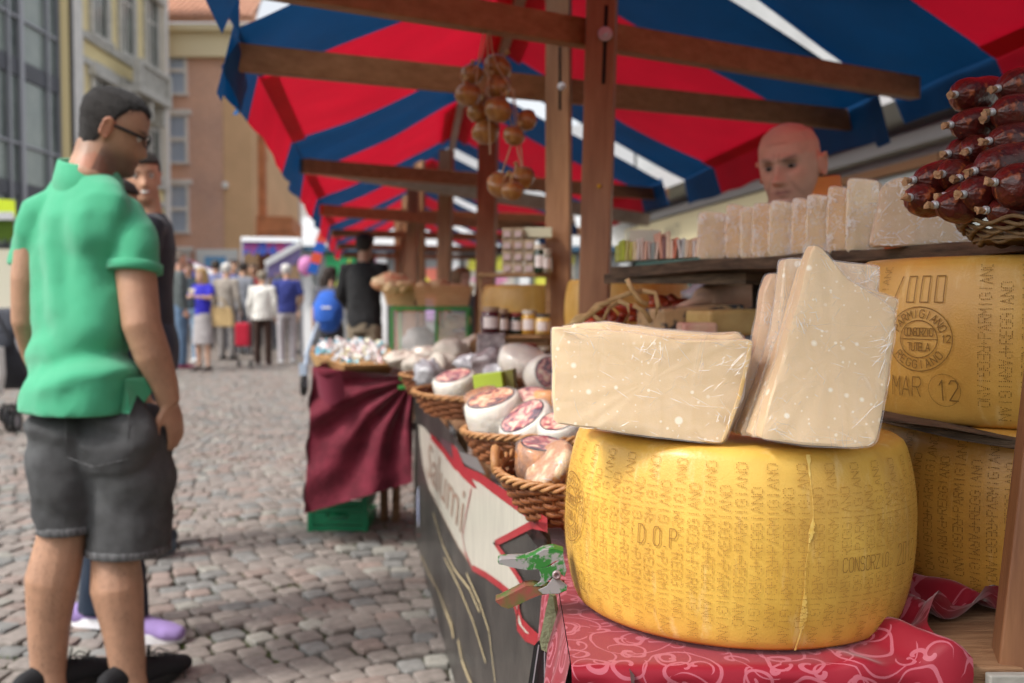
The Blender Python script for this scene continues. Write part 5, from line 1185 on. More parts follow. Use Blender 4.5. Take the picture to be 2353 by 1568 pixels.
m_den = mat('grey_denim', (.060, .060, .062), rough=.85, col2=(.115, .117, .12), vs=9, bump=.5, bs=800, thr=(.4, .75)); m_denl = mat('denim_seam', (.16, .16, .165), rough=.85, col2=(.06, .06, .062), vs=120, thr=(.35, .6), stretch=(1, 1, .2))
obj('shorts', sh, m_den, root, smooth=True)
for (cx, y, d, hw) in ((152, 1214, DG - .03, 62), (296, 1260, DG + .03, 93)):
    hm = MB(); hm.loft([leg_ring(cx, y + 7, d, hw - .5), leg_ring(cx, y + 6, d, hw + 1.2), leg_ring(cx, y - 9, d, hw + 1.6), leg_ring(cx, y - 12, d, hw - 1)], caps=False); obj('hem', hm, m_denl, root, smooth=True)
pk = MB()
for pts in ([(150, 950), (152, 1050), (215, 1072), (292, 1055), (296, 950)],):
    pk.tube([P(x, y, DG - .142 + abs(x - 222) * .0004) for x, y in resample and pts], .0016, 5)
obj('pocket_seam', pk, m_denl, root)
# black trainers with laces
for an, dr in ((LL[-1], (.62, .8, 0)), (RL[-1], (.55, .85, 0))):
    q = MB(); shoe(q, an, dr, .98, .27, .045); q = remesh(q, .006, 2); s_o = obj('shoe', q, mat('black_trainer', (.012, .012, .014), rough=.75, bump=.3, bs=300), root, smooth=True)
    q = MB(); sole(q, an, dr, .98, .27, .043); obj('sole', q, mat('black_rubber', (.02, .02, .02), rough=.6), s_o, bevel=.003)
    d = Vector(dr).normalized(); p0 = Vector((an.x, an.y, .086)) + d * .060; q = MB()
    for sg_ in (-1, 1):
        q.tube([p0, p0 + d * .02 + Vector((0, 0, .02)) + Vector((-d.y, d.x, 0)) * .02 * sg_, p0 + d * .035 + Vector((0, 0, .012)) + Vector((-d.y, d.x, 0)) * .045 * sg_, p0 + d * .02 + Vector((-d.y, d.x, 0)) * .03 * sg_ + Vector((0, 0, -.005)), p0], .0022, 5)
    for k in range(4): q.tube([p0 + d * (.012 + .02 * k) + Vector((-d.y, d.x, 0)) * .025 + Vector((0, 0, -.004 - .006 * k)), p0 + d * (.018 + .02 * k) + Vector((0, 0, .003 - .006 * k)), p0 + d * (.012 + .02 * k) - Vector((-d.y, d.x, 0)) * .025 + Vector((0, 0, -.004 - .006 * k))], .0022, 5)
    obj('shoelace', q, MATS['black_rubber'], s_o, smooth=True)
# ---------------------------------------------------------------- the smiling man behind him
person('young man in dark grey t-shirt smiling, half hidden behind the man in green', PZ(352, 1268, 0), math.radians(252), 1.745, (.50, .27, .17), ('shirt', (.035, .037, .048), 'short'), ('trousers', (.03, .04, .06)), (.07, .09, .11),
       ('short', (.03, .022, .016)), head=(math.radians(-102), math.radians(2), math.radians(4)), near=True, beard=.15, male=False, girth=.92, smile=True, voxel=.0085,
       armL=(Vector((-.20, .05, 1.12)), Vector((-.16, .16, .92))), armR=(Vector((.20, .05, 1.12)), Vector((.16, .16, .92))))
# the woman hidden behind, her jeans and violet shoes showing between his legs
tw_ = person('person in dark blue jeans and violet running shoes behind the man in green', PZ(262, 1452, 0), math.radians(92), 1.50, (.5, .3, .2), ('shirt', (.03, .05, .09), 'short'), ('trousers', (.010, .020, .040)), (.34, .24, .52),
       ('short', (.03, .02, .015)), near=True, eye=False, voxel=.012, legs=(Vector((-.06, -.09, .08)), Vector((-.07, -.05, .42)), Vector((.08, .09, .08)), Vector((.08, .07, .42))), male=False)
for x, y in ((-.06, -.09), (.08, .09)):
    q = MB(); sole(q, (x, y, 0), (0, 1, 0), .86, .30, .052); q.v = [(p[0], p[1], p[2] * 1.35) for p in q.v]; obj('sole', q, mat('white_sole', (.75, .74, .76), rough=.5), tw_, local=True, bevel=.004)
# ---------------------------------------------------------------- the seller
SD = 2.66
HS = P(1815, 383, SD)
sr = thing('person', 'bald seller with a frowning face and an orange collar behind the counter', 'person', (HS.x + .03, SD + .08, 0))
HM = Matrix.Translation(HS) @ rotM((0, 0, 0), math.radians(217), math.radians(8), math.radians(4))
hz_ = .99; body = MB(); head_mb(body, HM, hz_, 64, 60, fat=.06, feat=1.7)
sh0 = P(1830, 520, SD + .04)
body.tube([P(1835, 560, SD + .06), P(1832, 500, SD + .05), P(1826, 440, SD + .03)], [(.09, .085), (.078, .075), (.072, .075)], 18, side=(1, 0, 0))
body.tube([Vector((sh0.x, SD + .08, .75)), Vector((sh0.x, SD + .08, 1.1)), Vector((sh0.x, SD + .07, 1.28))], [(.17, .12), (.17, .12), (.15, .09)], 18, side=(1, 0, 0))
armp = [Vector((sh0.x - .20, SD + .05, 1.26)), P(1745, 655, SD - .1), P(1700, 672, SD - .15), P(1655, 648, SD - .12), P(1635, 640, SD - .1)]
armp2 = [Vector((sh0.x + .20, SD + .05, 1.26)), Vector((sh0.x + .26, SD - .02, 1.02)), Vector((sh0.x + .1, SD - .22, .92))]
body.tube(armp[:3], [.055, .052, .045], 14); body.tube([armp[2], P(1668, 668, SD - .2), P(1615, 690, SD - .28)], [.045, .042, .032], 14); hand(body, P(1615, 690, SD - .28), (-1, -.3, -.4), (0, -.3, -1), 1.0, .7)
body.tube(armp2, [.055, .05, .034], 14); hand(body, armp2[-1], (-1, -.4, 0), (0, 0, -1), 1.0, .6)
body = remesh(body, .005, 1, .4); color_skin(body, (.64, .40, .295), HM, hz_, beard=.16, bald=1, ruddy=.12, brow=(.20, .12, .09), lips=(.42, .19, .16), squint_shade=1)
obj('body', body, m_skin, sr, smooth=True); eyes(sr, HM, hz_)
obj('hair', hair_mb(HM, hz_, lambda ph, zr: (sm(1.5, 1.9, abs(ph)) * sm(-.55, -.45, zr) * (1 - sm(.15, .35, zr))), .0015, 60, 40, 2, .06, .001), mat('stubble_grey', (.30, .22, .17), rough=.8), sr, smooth=True)
q = MB(); q.tube([Vector((sh0.x, SD + .08, .72)), Vector((sh0.x, SD + .08, 1.0)), Vector((sh0.x, SD + .08, 1.2)), Vector((sh0.x, SD + .07, 1.31)), Vector((sh0.x, SD + .06, 1.36))], [(.23, .16), (.23, .16), (.235, .15), (.20, .12), (.10, .09)], 24, side=(1, 0, 0))
q.tube([armp[0] + Vector((.08, 0, 0)), armp[0], armp[1]], [.08, .082, .068], 14); q.tube([armp2[0] - Vector((.08, 0, 0)), armp2[0], armp2[1]], [.08, .082, .068], 14)
q = remesh(q, .011, 3); displace(q, lambda p: p + Vector((p.x - sh0.x, p.y - SD, 0)).normalized() * .01 * nz(p, 9, 2)); obj('polo_shirt', q, fab('orange_shirt', (.62, .16, .045)), sr, smooth=True)
q = MB(); cq = P(1852, 452, SD + .045); q.loft([[cq + Vector((r * math.cos(a), r * .9 * math.sin(a), z + .012 * math.cos(a))) for a in np.linspace(0, 2 * PI, 32, endpoint=False)] for r, z in ((.098, -.05), (.094, -.01), (.090, .040), (.087, .044), (.084, .035), (.082, -.04))], caps=False); obj('collar', q, fab('orange_collar', (.80, .30, .08)), sr, smooth=True)
q = MB(); q.grid(lambda u, v: Vector((sh0.x - .17 + u * .34, SD - .085 - .03 * math.sin(PI * u), .72 + v * .44)), 12, 10); obj('apron', q, fab('apron_grey', (.22, .24, .27)), sr, smooth=True)
for x in (-.1, .1):
    q = MB(); q.tube([(sh0.x + x, SD + .1, .78), (sh0.x + x, SD + .11, .4), (sh0.x + x, SD + .11, .03)], [.10, .075, .06], 14); obj('trouser_leg', q, fab('dark_trousers', (.04, .04, .05)), sr, smooth=True)
    q = MB(); shoe(q, (sh0.x + x, SD + .11, .09), (-.2, -1, 0)); q = remesh(q, .012, 2); obj('shoe', q, fab('dark_shoe', (.03, .03, .03)), sr, smooth=True)
# ---------------------------------------------------------------- people in the street
cg = 'people strolling and queueing in the street'
def fp(x, y): return PZ(x, y, 0)
def pr(label, x, y, top_y, yaw, **k):
    f = fp(x, y); hh = CAMZ + (690 - top_y) / F * f.y
    return person(label, f, math.radians(yaw), hh, group=cg, **k)
pr('man in black sweater seen from behind, standing by the bread counter', 838, 955, 536, 14, skin_c=(.42, .24, .16), top=('sweater', (.012, .012, .013), 'long'), bottom=('trousers', (.20, .16, .11)), hair=('short', (.02, .015, .012)), eye=False, voxel=.014,
   armR=(Vector((.25, .02, 1.16)), Vector((.20, .26, 1.08))), armL=(Vector((-.23, -.05, 1.14)), Vector((-.15, .15, .98))), girth=1.08, head=(math.radians(8), math.radians(6), 0))
wb = pr('dark haired woman with a blue rucksack left of the man in black', 762, 905, 612, -10, skin_c=(.45, .26, .18), top=('shirt', (.10, .10, .12), 'short'), bottom=('trousers', (.03, .03, .035)), hair=('long', (.03, .02, .015)), eye=False, head=(math.radians(60), 0, 0), male=False)
bp_ = thing('rucksack', 'bright blue rucksack on the back of the dark haired woman', 'rucksack', P(755, 712, 10.6))
c0 = P(755, 710, 10.9); q = MB(); q.tube([c0 + Vector((0, 0, -.17)), c0 + Vector((0, -.02, -.10)), c0 + Vector((0, -.03, .04)), c0 + Vector((0, 0, .14))], [(.12, .09), (.165, .12), (.165, .12), (.12, .07)], 20, side=(1, 0, 0), round_ends=True); obj('main_bag', q, fab('rucksack_blue', (.03, .12, .50)), bp_, smooth=True)
q = MB(); q.tube([c0 + Vector((0, -.12, -.12)), c0 + Vector((0, -.13, -.0))], [(.10, .03), (.11, .03)], 16, side=(1, 0, 0), round_ends=True); obj('front_pocket', q, MATS['rucksack_blue'], bp_, smooth=True)
q = MB(); q.box(c0 + Vector((0, -.165, .02)), (.10, .006, .02)); obj('badge', q, m_wf, bp_)
for x in (-.07, .07): q = MB(); q.tube([c0 + Vector((x, .02, .12)), c0 + Vector((x, .12, .2)), c0 + Vector((x, .18, .05))], .014, 6); obj('strap', q, mat('rucksack_navy', (.02, .03, .20)), bp_)
q = MB(); q.bar(c0 + Vector((-.03, 0, -.2)), c0 + Vector((-.03, 0, -.42)), .1, .06); obj('hanging_strap', q, MATS['rucksack_navy'], bp_)
pr('man in grey green jacket and faded jeans next to the man in green', 415, 846, 580, 60, skin_c=(.50, .28, .2), top=('jacket', (.085, .10, .10), 'long'), bottom=('trousers', (.10, .16, .25)), shoes=(.35, .05, .12), hair=('crop', (.12, .09, .07)))
pr('person in pale jeans and white shoes behind the grey green jacket', 437, 832, 600, 180, skin_c=(.5, .3, .22), top=('shirt', (.05, .07, .09), 'long'), bottom=('trousers', (.20, .30, .42)), shoes=(.7, .7, .7), hair=('short', (.06, .04, .03)))
pr('blond woman in royal blue top and grey skirt holding food', 468, 852, 615, 205, skin_c=(.58, .36, .26), top=('shirt', (.03, .025, .42), 'short'), bottom=('skirt', (.36, .33, .33)), shoes=(.12, .10, .09), hair=('long', (.42, .27, .11)), male=False,
   armR=(Vector((.22, .06, 1.14)), Vector((.06, .24, 1.16))), armL=(Vector((-.22, .06, 1.14)), Vector((-.06, .24, 1.16))))
bgq = thing('handbag', 'straw coloured handbag hanging from the arm of the blond woman', 'handbag', P(504, 745, 15.6)); c0 = P(505, 725, 15.55)
q = MB(); q.loft([[c0 + Vector((x * w, y, z)) for x, y in ((-1, -.07), (1, -.07), (1, .07), (-1, .07))] for w, z in ((.22, -.17), (.21, -.0), (.17, .14))]); obj('bag_body', q, fab('straw_bag', (.60, .42, .20)), bgq, bevel=.02)
q = MB(); q.tube([c0 + Vector((-.12, 0, .13)), c0 + Vector((-.08, 0, .26)), c0 + Vector((.05, 0, .27)), c0 + Vector((.11, 0, .13))], .012, 6); obj('handle', q, MATS['straw_bag'], bgq)
fo_ = MB(); fo_.box(P(447, 668, 15.5), (.16, .08, .07)); fo2 = obj('food_box', fo_, mat('food_box', (.70, .62, .42), rough=.7), bevel=.01); tag(fo2, 'small cream food box in the hands of the blond woman', 'box')
pr('white haired person in beige jacket seen from behind beside the handbag', 522, 826, 604, 10, top=('jacket', (.32, .28, .24), 'long'), bottom=('trousers', (.22, .20, .19)), shoes=(.06, .06, .06), hair=('grey', (.62, .60, .56)), eye=False)
pr('dark haired man in grey shirt between beige jacket and white cardigan', 560, 815, 602, 20, top=('shirt', (.20, .21, .24), 'long'), bottom=('trousers', (.03, .03, .04)), hair=('short', (.03, .02, .02)), eye=False)
pr('person in white cardigan and brown trousers seen from behind', 604, 838, 622, -6, top=('sweater', (.78, .76, .70), 'long'), bottom=('trousers', (.050, .025, .018)), shoes=(.06, .03, .025), hair=('grey', (.24, .20, .15)), girth=1.12, eye=False)
pr('grey haired man in navy blue polo and pale trousers seen from behind', 660, 834, 606, -20, top=('polo', (.045, .06, .26), 'short'), bottom=('trousers', (.50, .47, .49)), shoes=(.7, .7, .72), hair=('grey', (.60, .58, .55)), eye=False, girth=1.1,
   armR=(Vector((.27, -.02, 1.14)), Vector((.20, .10, .98))))
for i, (x, y, ty, c, hc) in enumerate(((538, 806, 596, (.10, .12, .3), (.04, .03, .03)), (585, 800, 606, (.3, .05, .05), (.1, .07, .05)), (640, 803, 600, (.05, .05, .06), (.04, .03, .02)), (700, 812, 622, (.12, .10, .10), (.05, .04, .03)), (724, 806, 618, (.04, .05, .05), (.03, .03, .02)), (497, 800, 598, (.16, .18, .34), (.05, .04, .03)), (400, 802, 606, (.4, .1, .2), (.04, .03, .03)))):
    pr(['man in dark blue, far back left of the queue', 'person in dark red far back in the queue', 'person in black far back between white cardigan and navy polo', 'person in brown under the pink balloon', 'person in dark clothes right of the pink balloon', 'person in slate blue far behind the straw handbag', 'person in pink far behind the smiling man'][i], x, y, ty, 150 + 40 * i,
       top=('shirt', c, 'long'), bottom=('trousers', (.04, .04, .05)), hair=('short', hc), eye=False, voxel=.024)
q = MB(); c0 = P(558, 768, 16.2); q.box(c0, (.22, .18, .38)); tr = thing('trolley_bag', 'red shopping trolley bag standing beside the brown trousers', 'bag', (c0.x, c0.y, 0)); obj('bag_body', q, fab('red_bag', (.55, .02, .05)), tr, bevel=.03)
q = MB(); q.tube([c0 + Vector((-.08, .08, -.35)), c0 + Vector((-.08, .1, .36)), c0 + Vector((.08, .1, .36)), c0 + Vector((.08, .08, -.35))], .012, 6); obj('handle', q, m_steel, tr)
for x in (-.1, .1): q = MB(); q.lathe([(.0005, -.015), (.06, -.015), (.06, .015), (.0005, .015)], (c0.x + x, c0.y + .1, .06), (1, 0, 0), 14, caps=False); obj('wheel', q, MATS['black_rubber'], tr)
pr('brown haired woman in grey standing behind the bread counter', 1062, 1000, 614, 180, skin_c=(.5, .32, .24), top=('sweater', (.10, .11, .12), 'long'), bottom=('trousers', (.05, .05, .06)), hair=('long', (.16, .10, .05)), eye=False, voxel=.013, head=(math.radians(-50), 0, 0), male=False)
# stroller at the left edge
m_strf = fab('stroller_fabric', (.045, .048, .060)); st_ = thing('stroller', 'dark pushchair with a white bag cut off by the left edge of the photo', 'stroller', PZ(0, 985, 0)); so = PZ(2, 990, 0)
def sv(x, y, z): return so + Vector((x, y, z))
for x, y in ((-.22, -.05), (.13, -.05), (-.22, .55), (.13, .55)):
    for e in (-.03, .03):
        q = MB(); q.tube([sv(x + e, y + .075 * math.cos(a), .09 + .075 * math.sin(a)) for a in np.linspace(0, 2 * PI, 17)], .016, 8); w_ = obj('wheel', q, MATS['black_rubber'], st_, smooth=True)
        q = MB(); q.lathe([(.0005, -.008), (.05, -.008), (.05, .008), (.0005, .008)], sv(x + e, y, .09), (1, 0, 0), 12, caps=False); obj('rim', q, m_alu, w_)
q = MB(); q.tube([sv(.13, -.05, .12), sv(.14, .2, .5), sv(.10, -.25, 1.02)], .013, 8); q.tube([sv(.13, .55, .12), sv(.14, .25, .5)], .013, 8); q.tube([sv(-.22, -.05, .12), sv(-.24, .2, .5), sv(-.2, -.25, 1.02)], .013, 8); q.tube([sv(-.2, -.25, 1.02), sv(.10, -.25, 1.02)], .018, 8); obj('frame', q, mat('stroller_frame', (.03, .03, .035), rough=.4), st_, smooth=True)
q = MB(); q.tube([sv(-.05, .5, .38), sv(-.05, .2, .42), sv(-.05, .05, .62), sv(-.05, -.02, .85)], [(.18, .07), (.2, .09), (.2, .07), (.17, .05)], 16, side=(1, 0, 0), round_ends=True); obj('seat', q, m_strf, st_, smooth=True)
q = MB(); q.tube([sv(-.05, -.06, .72), sv(-.05, .05, .93), sv(-.05, .28, .98)], [(.19, .04), (.21, .1), (.2, .06)], 16, side=(1, 0, 0), round_ends=True); obj('hood', q, m_strf, st_, smooth=True)
q = MB(); q.loft([[sv(-.02 + x * w, -.24 + y, z) for x, y in ((-1, -.05), (1, -.05), (1, .05), (-1, .05))] for w, z in ((.14, .32), (.17, .5), (.16, .72))]); wbg = obj('white_bag', q, fab('white_bag', (.72, .72, .70))); wbg.name = 'shopping_bag'; tag(wbg, 'white shopping bag hanging from the dark pushchair', 'bag')
# ================================================================ baskets, cheeses, jars and the rest on the stall
m_wick = mat('wicker', (.32, .115, .042), rough=.45, col2=(.17, .055, .020), vs=26, bump=.3, bs=90, spec=.4); m_wickl = mat('wicker_rim', (.50, .27, .115), rough=.45, col2=(.34, .15, .055), vs=30, bump=.25, bs=90, spec=.45)
def basket(label, c, rx, ry, h, flare=.74, rot=0.0, tilt=(0, 0), rods=None, group=None, rimm=None, sideway=False):
    t = thing('wicker_basket', label, 'basket', c, rot, group); t.rotation_euler = (tilt[0], tilt[1], rot)
    def E(a, k, z, o=0): f = flare + (1 - flare) * (z / h) ** .8; return Vector(((rx * f + o) * math.cos(a), (ry * f + o) * math.sin(a), z))
    ns = 34; rows = rods or int(h / .0078)
    for k in range(rows):
        z = .006 + k * (h - .014) / (rows - 1) if rows > 1 else h / 2; q = MB(); N_ = ns * 4; w0 = MB()
        pts = [E(2 * PI * i / N_, k, z, .0042 * math.cos(PI * (i / 2.0) * .5 * 1.0 + PI * k) * 1.0) + Vector((0, 0, .0012 * math.sin(i * .7 + k))) for i in range(N_)]
        pts = [E(2 * PI * i / N_, k, z, .0048 * math.cos(2 * PI * ns / 2 * i / N_ + PI * k)) + Vector((0, 0, .0014 * nz((i * .2, k, 0), 1, 1))) for i in range(N_ + 1)]
        q.tube(pts, [(.0042, .0018)] * len(pts), 6, side=(0, 0, 1)); obj('woven_rod', q, m_wick, t, smooth=True, local=True)
    st = MB()
    for i in range(ns): a = 2 * PI * (i + .25) / ns; st.tube([E(a, 0, .0), E(a, 0, h * .5), E(a, 0, h)], .0026, 6)
    obj('stake', st, m_wick, t, smooth=True, local=True, kind='stuff')
    for q_ in range(3):
        r = MB(); N_ = 150; pts = []
        for i in range(N_ + 1): a = 2 * PI * i / N_; ph = a * 17 + q_ * 2 * PI / 3; pts.append(E(a, 0, h, .0055 * math.cos(ph) + .002) + Vector((0, 0, .0048 * math.sin(ph) + .003)))
        r.tube(pts, .0034, 7); obj('rim_strand', r, rimm or m_wickl, t, smooth=True, local=True)
    b = MB(); b.lathe([(.0005, .003), (flare * .98, .003), (flare * .98, .006), (.0005, .006)], (0, 0, 0), n=32, caps=False); b.v = [(p[0] * rx, p[1] * ry, p[2]) for p in b.v]; obj('base', b, m_wick, t, local=True)
    for sg_ in (-1, 1) if sideway else ():
        hd = MB(); hd.tube([E(PI / 2 * (1 - sg_) + e, 0, h, .004) + Vector((0, 0, zz)) for e, zz in ((-.22, 0), (-.15, .022), (0, .030), (.15, .022), (.22, 0))], .0075, 8); obj('handle', hd, m_wickl, t, smooth=True, local=True)
    return t
basket('nearest dark wicker basket beside the big wheel, orange cheese inside', (.134, 1.59, .768), .152, .160, .072, .74, math.radians(-6), (math.radians(5), math.radians(-3)), sideway=True)
basket('second wicker basket from the camera holding two white labelled cheeses', (.068, 2.08, .772), .165, .165, .062, .78, 0, (0, math.radians(-3)), group='wicker baskets along the table edge')
basket('wide third wicker basket with the green box inside', (-.055, 2.85, .780), .225, .27, .060, .82, 0, group='wicker baskets along the table edge')
basket('farthest wicker basket at the far corner of the table', (-.20, 3.60, .760), .20, .20, .07, .82, 0, group='wicker baskets along the table edge')
def label_mat(name, a, b_, c_):
    m = mat(name, a, rough=.45, coat=.4); t = m.node_tree; N = t.nodes; L = t.links; bs = N['Principled BSDF']
    tc = N.new('ShaderNodeTexCoord'); n = N.new('ShaderNodeTexNoise'); n.inputs['Scale'].default_value = 42; n.inputs['Detail'].default_value = 4; n.inputs['Distortion'].default_value = 1.2; L.new(tc.outputs['Object'], n.inputs['Vector'])
    r = N.new('ShaderNodeValToRGB'); e = r.color_ramp.elements; e[0].position = .38; e[0].color = tuple(c_) + (1,); e[1].position = .47; e[1].color = tuple(b_) + (1,); x = e.new(.56); x.color = tuple(a) + (1,); x = e.new(.64); x.color = (.80, .66, .45, 1)
    L.new(n.outputs['Fac'], r.inputs[0]); L.new(r.outputs[0], bs.inputs['Base Color']); return m
m_lab1 = label_mat('label_orange', (.66, .34, .16), (.50, .14, .10), (.09, .03, .03)); m_lab2 = label_mat('label_pink', (.66, .36, .30), (.46, .12, .13), (.09, .04, .07)); m_ring = mat('label_ring', (.03, .03, .04), rough=.5)
m_white_ch = mat('white_rind', (.74, .69, .60), rough=.4, var=.10, vs=16, bump=.6, bs=45, sss=.15, coat=.5)
def axes(ax):
    ax = Vector(ax).normalized(); q = Vector((0, 0, 1)) if abs(ax.z) < .9 else Vector((0, 1, 0)); x = q.cross(ax).normalized(); return ax, x, ax.cross(x)
def tommino(label, c, ax, r, h, lab=None, cm=None, group=None, name='small_cheese', film=True, ringed=True):
    ax, x, y = axes(ax); c = Vector(c); t = thing(name, label, 'cheese', c, 0, group)
    b = MB(); b.lathe([(.0005, 0), (r * .86, 0), (r * .97, h * .06), (r * 1.03, h * .3), (r * 1.03, h * .7), (r * .98, h * .93), (r * .88, h), (.0005, h * 1.01)], c, ax, 32, caps=False)
    b.v = [tuple(Vector(p) + Vector((nz(p, 22, 1), nz(p, 22, 2), nz(p, 22, 3))) * (.0025 if (Vector(p) - c).dot(ax) < h * .8 else .0)) for p in b.v]; obj('cheese_body', b, cm or m_white_ch, t, smooth=True)
    if lab:
        l = MB(); l.lathe([(.0005, h * 1.012 + .0012), (r * .80, h * 1.008 + .0012), (r * .80, h * .99), (.0005, h * .98)], c, ax, 32, caps=False); l = obj('label_disc', l, lab, t)
        if ringed: q = MB(); q.lathe([(r * .80, h * 1.008 + .0016), (r * .85, h * 1.004 + .0016), (r * .84, h * .99), (r * .80, h * .99)], c, ax, 32, caps=False); obj('label_ring', q, m_ring, t)
    if film: q = MB(); q.lathe([(.0005, -.001), (r * .9, -.001), (r * 1.06, h * .15), (r * 1.07, h * .6), (r * 1.04, h * .95), (r * .9, h * 1.03), (.0005, h * 1.04)], c, ax, 30, caps=False); q.v = [tuple(Vector(p) + ax * .002 * nz(p, 40, 3) + x * .002 * nz(p, 45, 5)) for p in q.v]; obj('cling_film', q, m_film, t, smooth=True)
    return t
m_pepper = mat('peppery_rind', (.62, .24, .05), rough=.5, col2=(.20, .07, .02), vs=55, bump=.8, bs=60, coat=.4)
tommino('orange peppery small cheese with a pink label in the nearest basket', P(1240, 1098, 1.62), (.05, -.22, 1), .040, .060, m_lab2, m_pepper)
tommino('speckled herb crusted cheese lying half hidden behind the big wheel', P(1278, 1082, 1.56), (-.72, -.35, .70), .044, .026, None, mat('herb_rind', (.42, .18, .06), rough=.45, col2=(.72, .52, .30), vs=34, thr=(.44, .58), bump=.5, bs=40, coat=.4))
q = MB(); q.prism([P(1224, 1066, 1.57), P(1250, 1068, 1.568), P(1246, 1090, 1.56), P(1223, 1086, 1.562)], (0, .002, 0)); wl = obj('price_label', q, m_wf); tag(wl, 'small white paper label on the orange peppery cheese', 'label')
tommino('larger white wrapped cheese with orange label in the second basket', P(1150, 990, 2.08), (-.26, -.25, .93), .060, .076, m_lab1)
tommino('white cheese with pink label leaning on the larger one in the second basket', P(1238, 1012, 2.0), (-.50, -.34, .78), .058, .066, m_lab2)
tommino('small labelled cheese behind the two big white ones', P(1222, 948, 2.22), (-.1, -.35, .9), .046, .045, m_lab2)
tommino('wrapped white cheese lower right edge of second basket', P(1290, 1012, 1.9), (-.2, -.4, .9), .040, .045, m_lab2)
tommino('orange rinded small cheese behind the front left slab', P(1262, 944, 2.2), (0, 0, 1), .035, .045, None, mat('orange_rind', (.72, .30, .06), rough=.4))
tommino('reddish spiced cheese at the back of second basket', P(1112, 930, 2.35), (-.3, -.2, 1), .040, .035, None, m_pepper)
tommino('white cheese with red label in the third basket left of the green box', P(1052, 910, 2.75), (-.20, -.26, .94), .060, .062, m_lab2)
tommino('white wrapped cheese with red label lying on its side behind green box', P(1240, 868, 2.85), (.35, -.85, .25), .055, .075, m_lab2)
tommino('pale lumpy wrapped cheese above the green box', P(1195, 850, 2.95), (.2, -.3, .9), .070, .060, None)
m_silver = mat('crinkled_film', (.52, .52, .54), rough=.22, col2=(.22, .20, .22), vs=26, bump=1.0, bs=34, spec=.7, coat=.6); m_dkpack = mat('dark_pack', (.10, .07, .08), rough=.3, col2=(.35, .30, .30), vs=24, bump=.9, bs=40, coat=.5)
m_paper = mat('butcher_paper', (.62, .55, .47), rough=.7, var=.15, vs=14, bump=.7, bs=22)
def lump(label, c, r, m, name='wrapped_cheese', cat='cheese', seed=0, group=None):
    b = MB(); b.ell(c, r, None, 26, 18); b.v = [tuple(Vector(p) + (Vector(p) - Vector(c)).normalized() * (nz(p, 20, seed) * .018 + (abs(nz(p, 34, seed)) - .2) * .022 + nz(p, 75, seed) * .005)) for p in b.v]
    return tag(obj(name, b, m, smooth=True), label, cat, group)
gw = 'crumpled wrapped cheeses in the baskets'
for i, (x, y, d, r, m) in enumerate(((985, 858, 3.3, (.05, .05, .045), m_silver), (1010, 842, 3.5, (.06, .05, .05), m_paper), (1130, 838, 3.1, (.06, .06, .045), m_dkpack), (1090, 835, 3.4, (.07, .05, .04), m_silver), (1150, 862, 3.0, (.045, .04, .035), m_silver), (1160, 826, 3.4, (.06, .05, .04), m_dkpack),
        (1205, 822, 3.3, (.05, .05, .03), m_silver), (1040, 812, 3.9, (.07, .06, .06), m_paper), (960, 838, 4.0, (.06, .06, .04), m_paper), (925, 826, 4.3, (.08, .08, .035), m_paper), (975, 816, 4.5, (.08, .07, .04), m_white_ch), (1085, 800, 4.2, (.05, .05, .06), m_paper))):
    lump(['silvery crumpled pack at the left end of the third basket', 'paper wrapped pack beside the silvery one', 'dark wrapped cheese behind the green box', 'silvery wrapped cheese behind the red labelled one', 'small silvery pack next to the green box', 'dark pack farther back below the jars', 'flat silvery pack below the jars', 'tall paper bag below the glass case',
          'paper pack in the farthest basket', 'flat pale paper bundle near the maroon cloth', 'white cheese at the far table corner', 'upright paper bag below the glass case'][i], P(x, y, d), r, m, seed=i)
q = MB(); q.bar(P(1094, 884, 2.62), P(1160, 876, 2.60), .05, .055); gb = obj('green_box', q, mat('lime_card', (.36, .46, .045), rough=.5, var=.06), bevel=.002); tag(gb, 'lime green cardboard box lying in the third basket', 'box')
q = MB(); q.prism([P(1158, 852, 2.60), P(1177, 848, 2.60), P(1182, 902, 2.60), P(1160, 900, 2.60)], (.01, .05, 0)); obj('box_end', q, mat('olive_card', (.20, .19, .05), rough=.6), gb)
# ---------------------------------------------------------------- printed banner along the table
bn_n = Vector((ed.y, -ed.x, 0)); bo_ = EL0 - bn_n * .012
def B(x, y, off=0.0): return PLN(x, y, bo_ - bn_n * off, bn_n)
ban = thing('banner', 'dark printed banner with cream scroll and red edging hanging from the stall table', 'banner', (bo_.x, bo_.y + 1.2, .36))
a, b_ = bo_ - ed * .42, bo_ + ed * (EL1 - EL0).length
def ban_fn(u, v): p = lerp2(a, b_, u); return Vector((p.x, p.y, TZ - .005 - v * (TZ - .02))) + bn_n * (.004 * math.sin(u * 26) * v + .004 * nz((u * 3, v, 0), 2, 1)) * 0
m_bblk = mat('banner_black', (.022, .021, .020), rough=.42, col2=(.070, .062, .055), vs=5, coat=.12, bump=.12, bs=60); m_bcream = mat('banner_cream', (.66, .62, .52), rough=.4, col2=(.46, .43, .37), vs=7, stretch=(14, 14, 1.2), coat=.3); m_bred = mat('banner_red', (.40, .015, .025), rough=.4, coat=.3); m_wheat = mat('banner_wheat', (.60, .48, .28), rough=.5); m_bbrown = mat('banner_lettering', (.30, .20, .15), rough=.5)
obj('sheet', MB().grid(ban_fn, 40, 8), m_bblk, ban)
def Z1(x, y): return 896.4 + .3646 * x, 996 + .3646 * y
def bpoly(name, pts, m, off, par=ban, conv=Z1):
    q = MB(); q.add([B(*conv(x, y), off) for x, y in pts], [tuple(range(len(pts)))]); return obj(name, q, m, par)
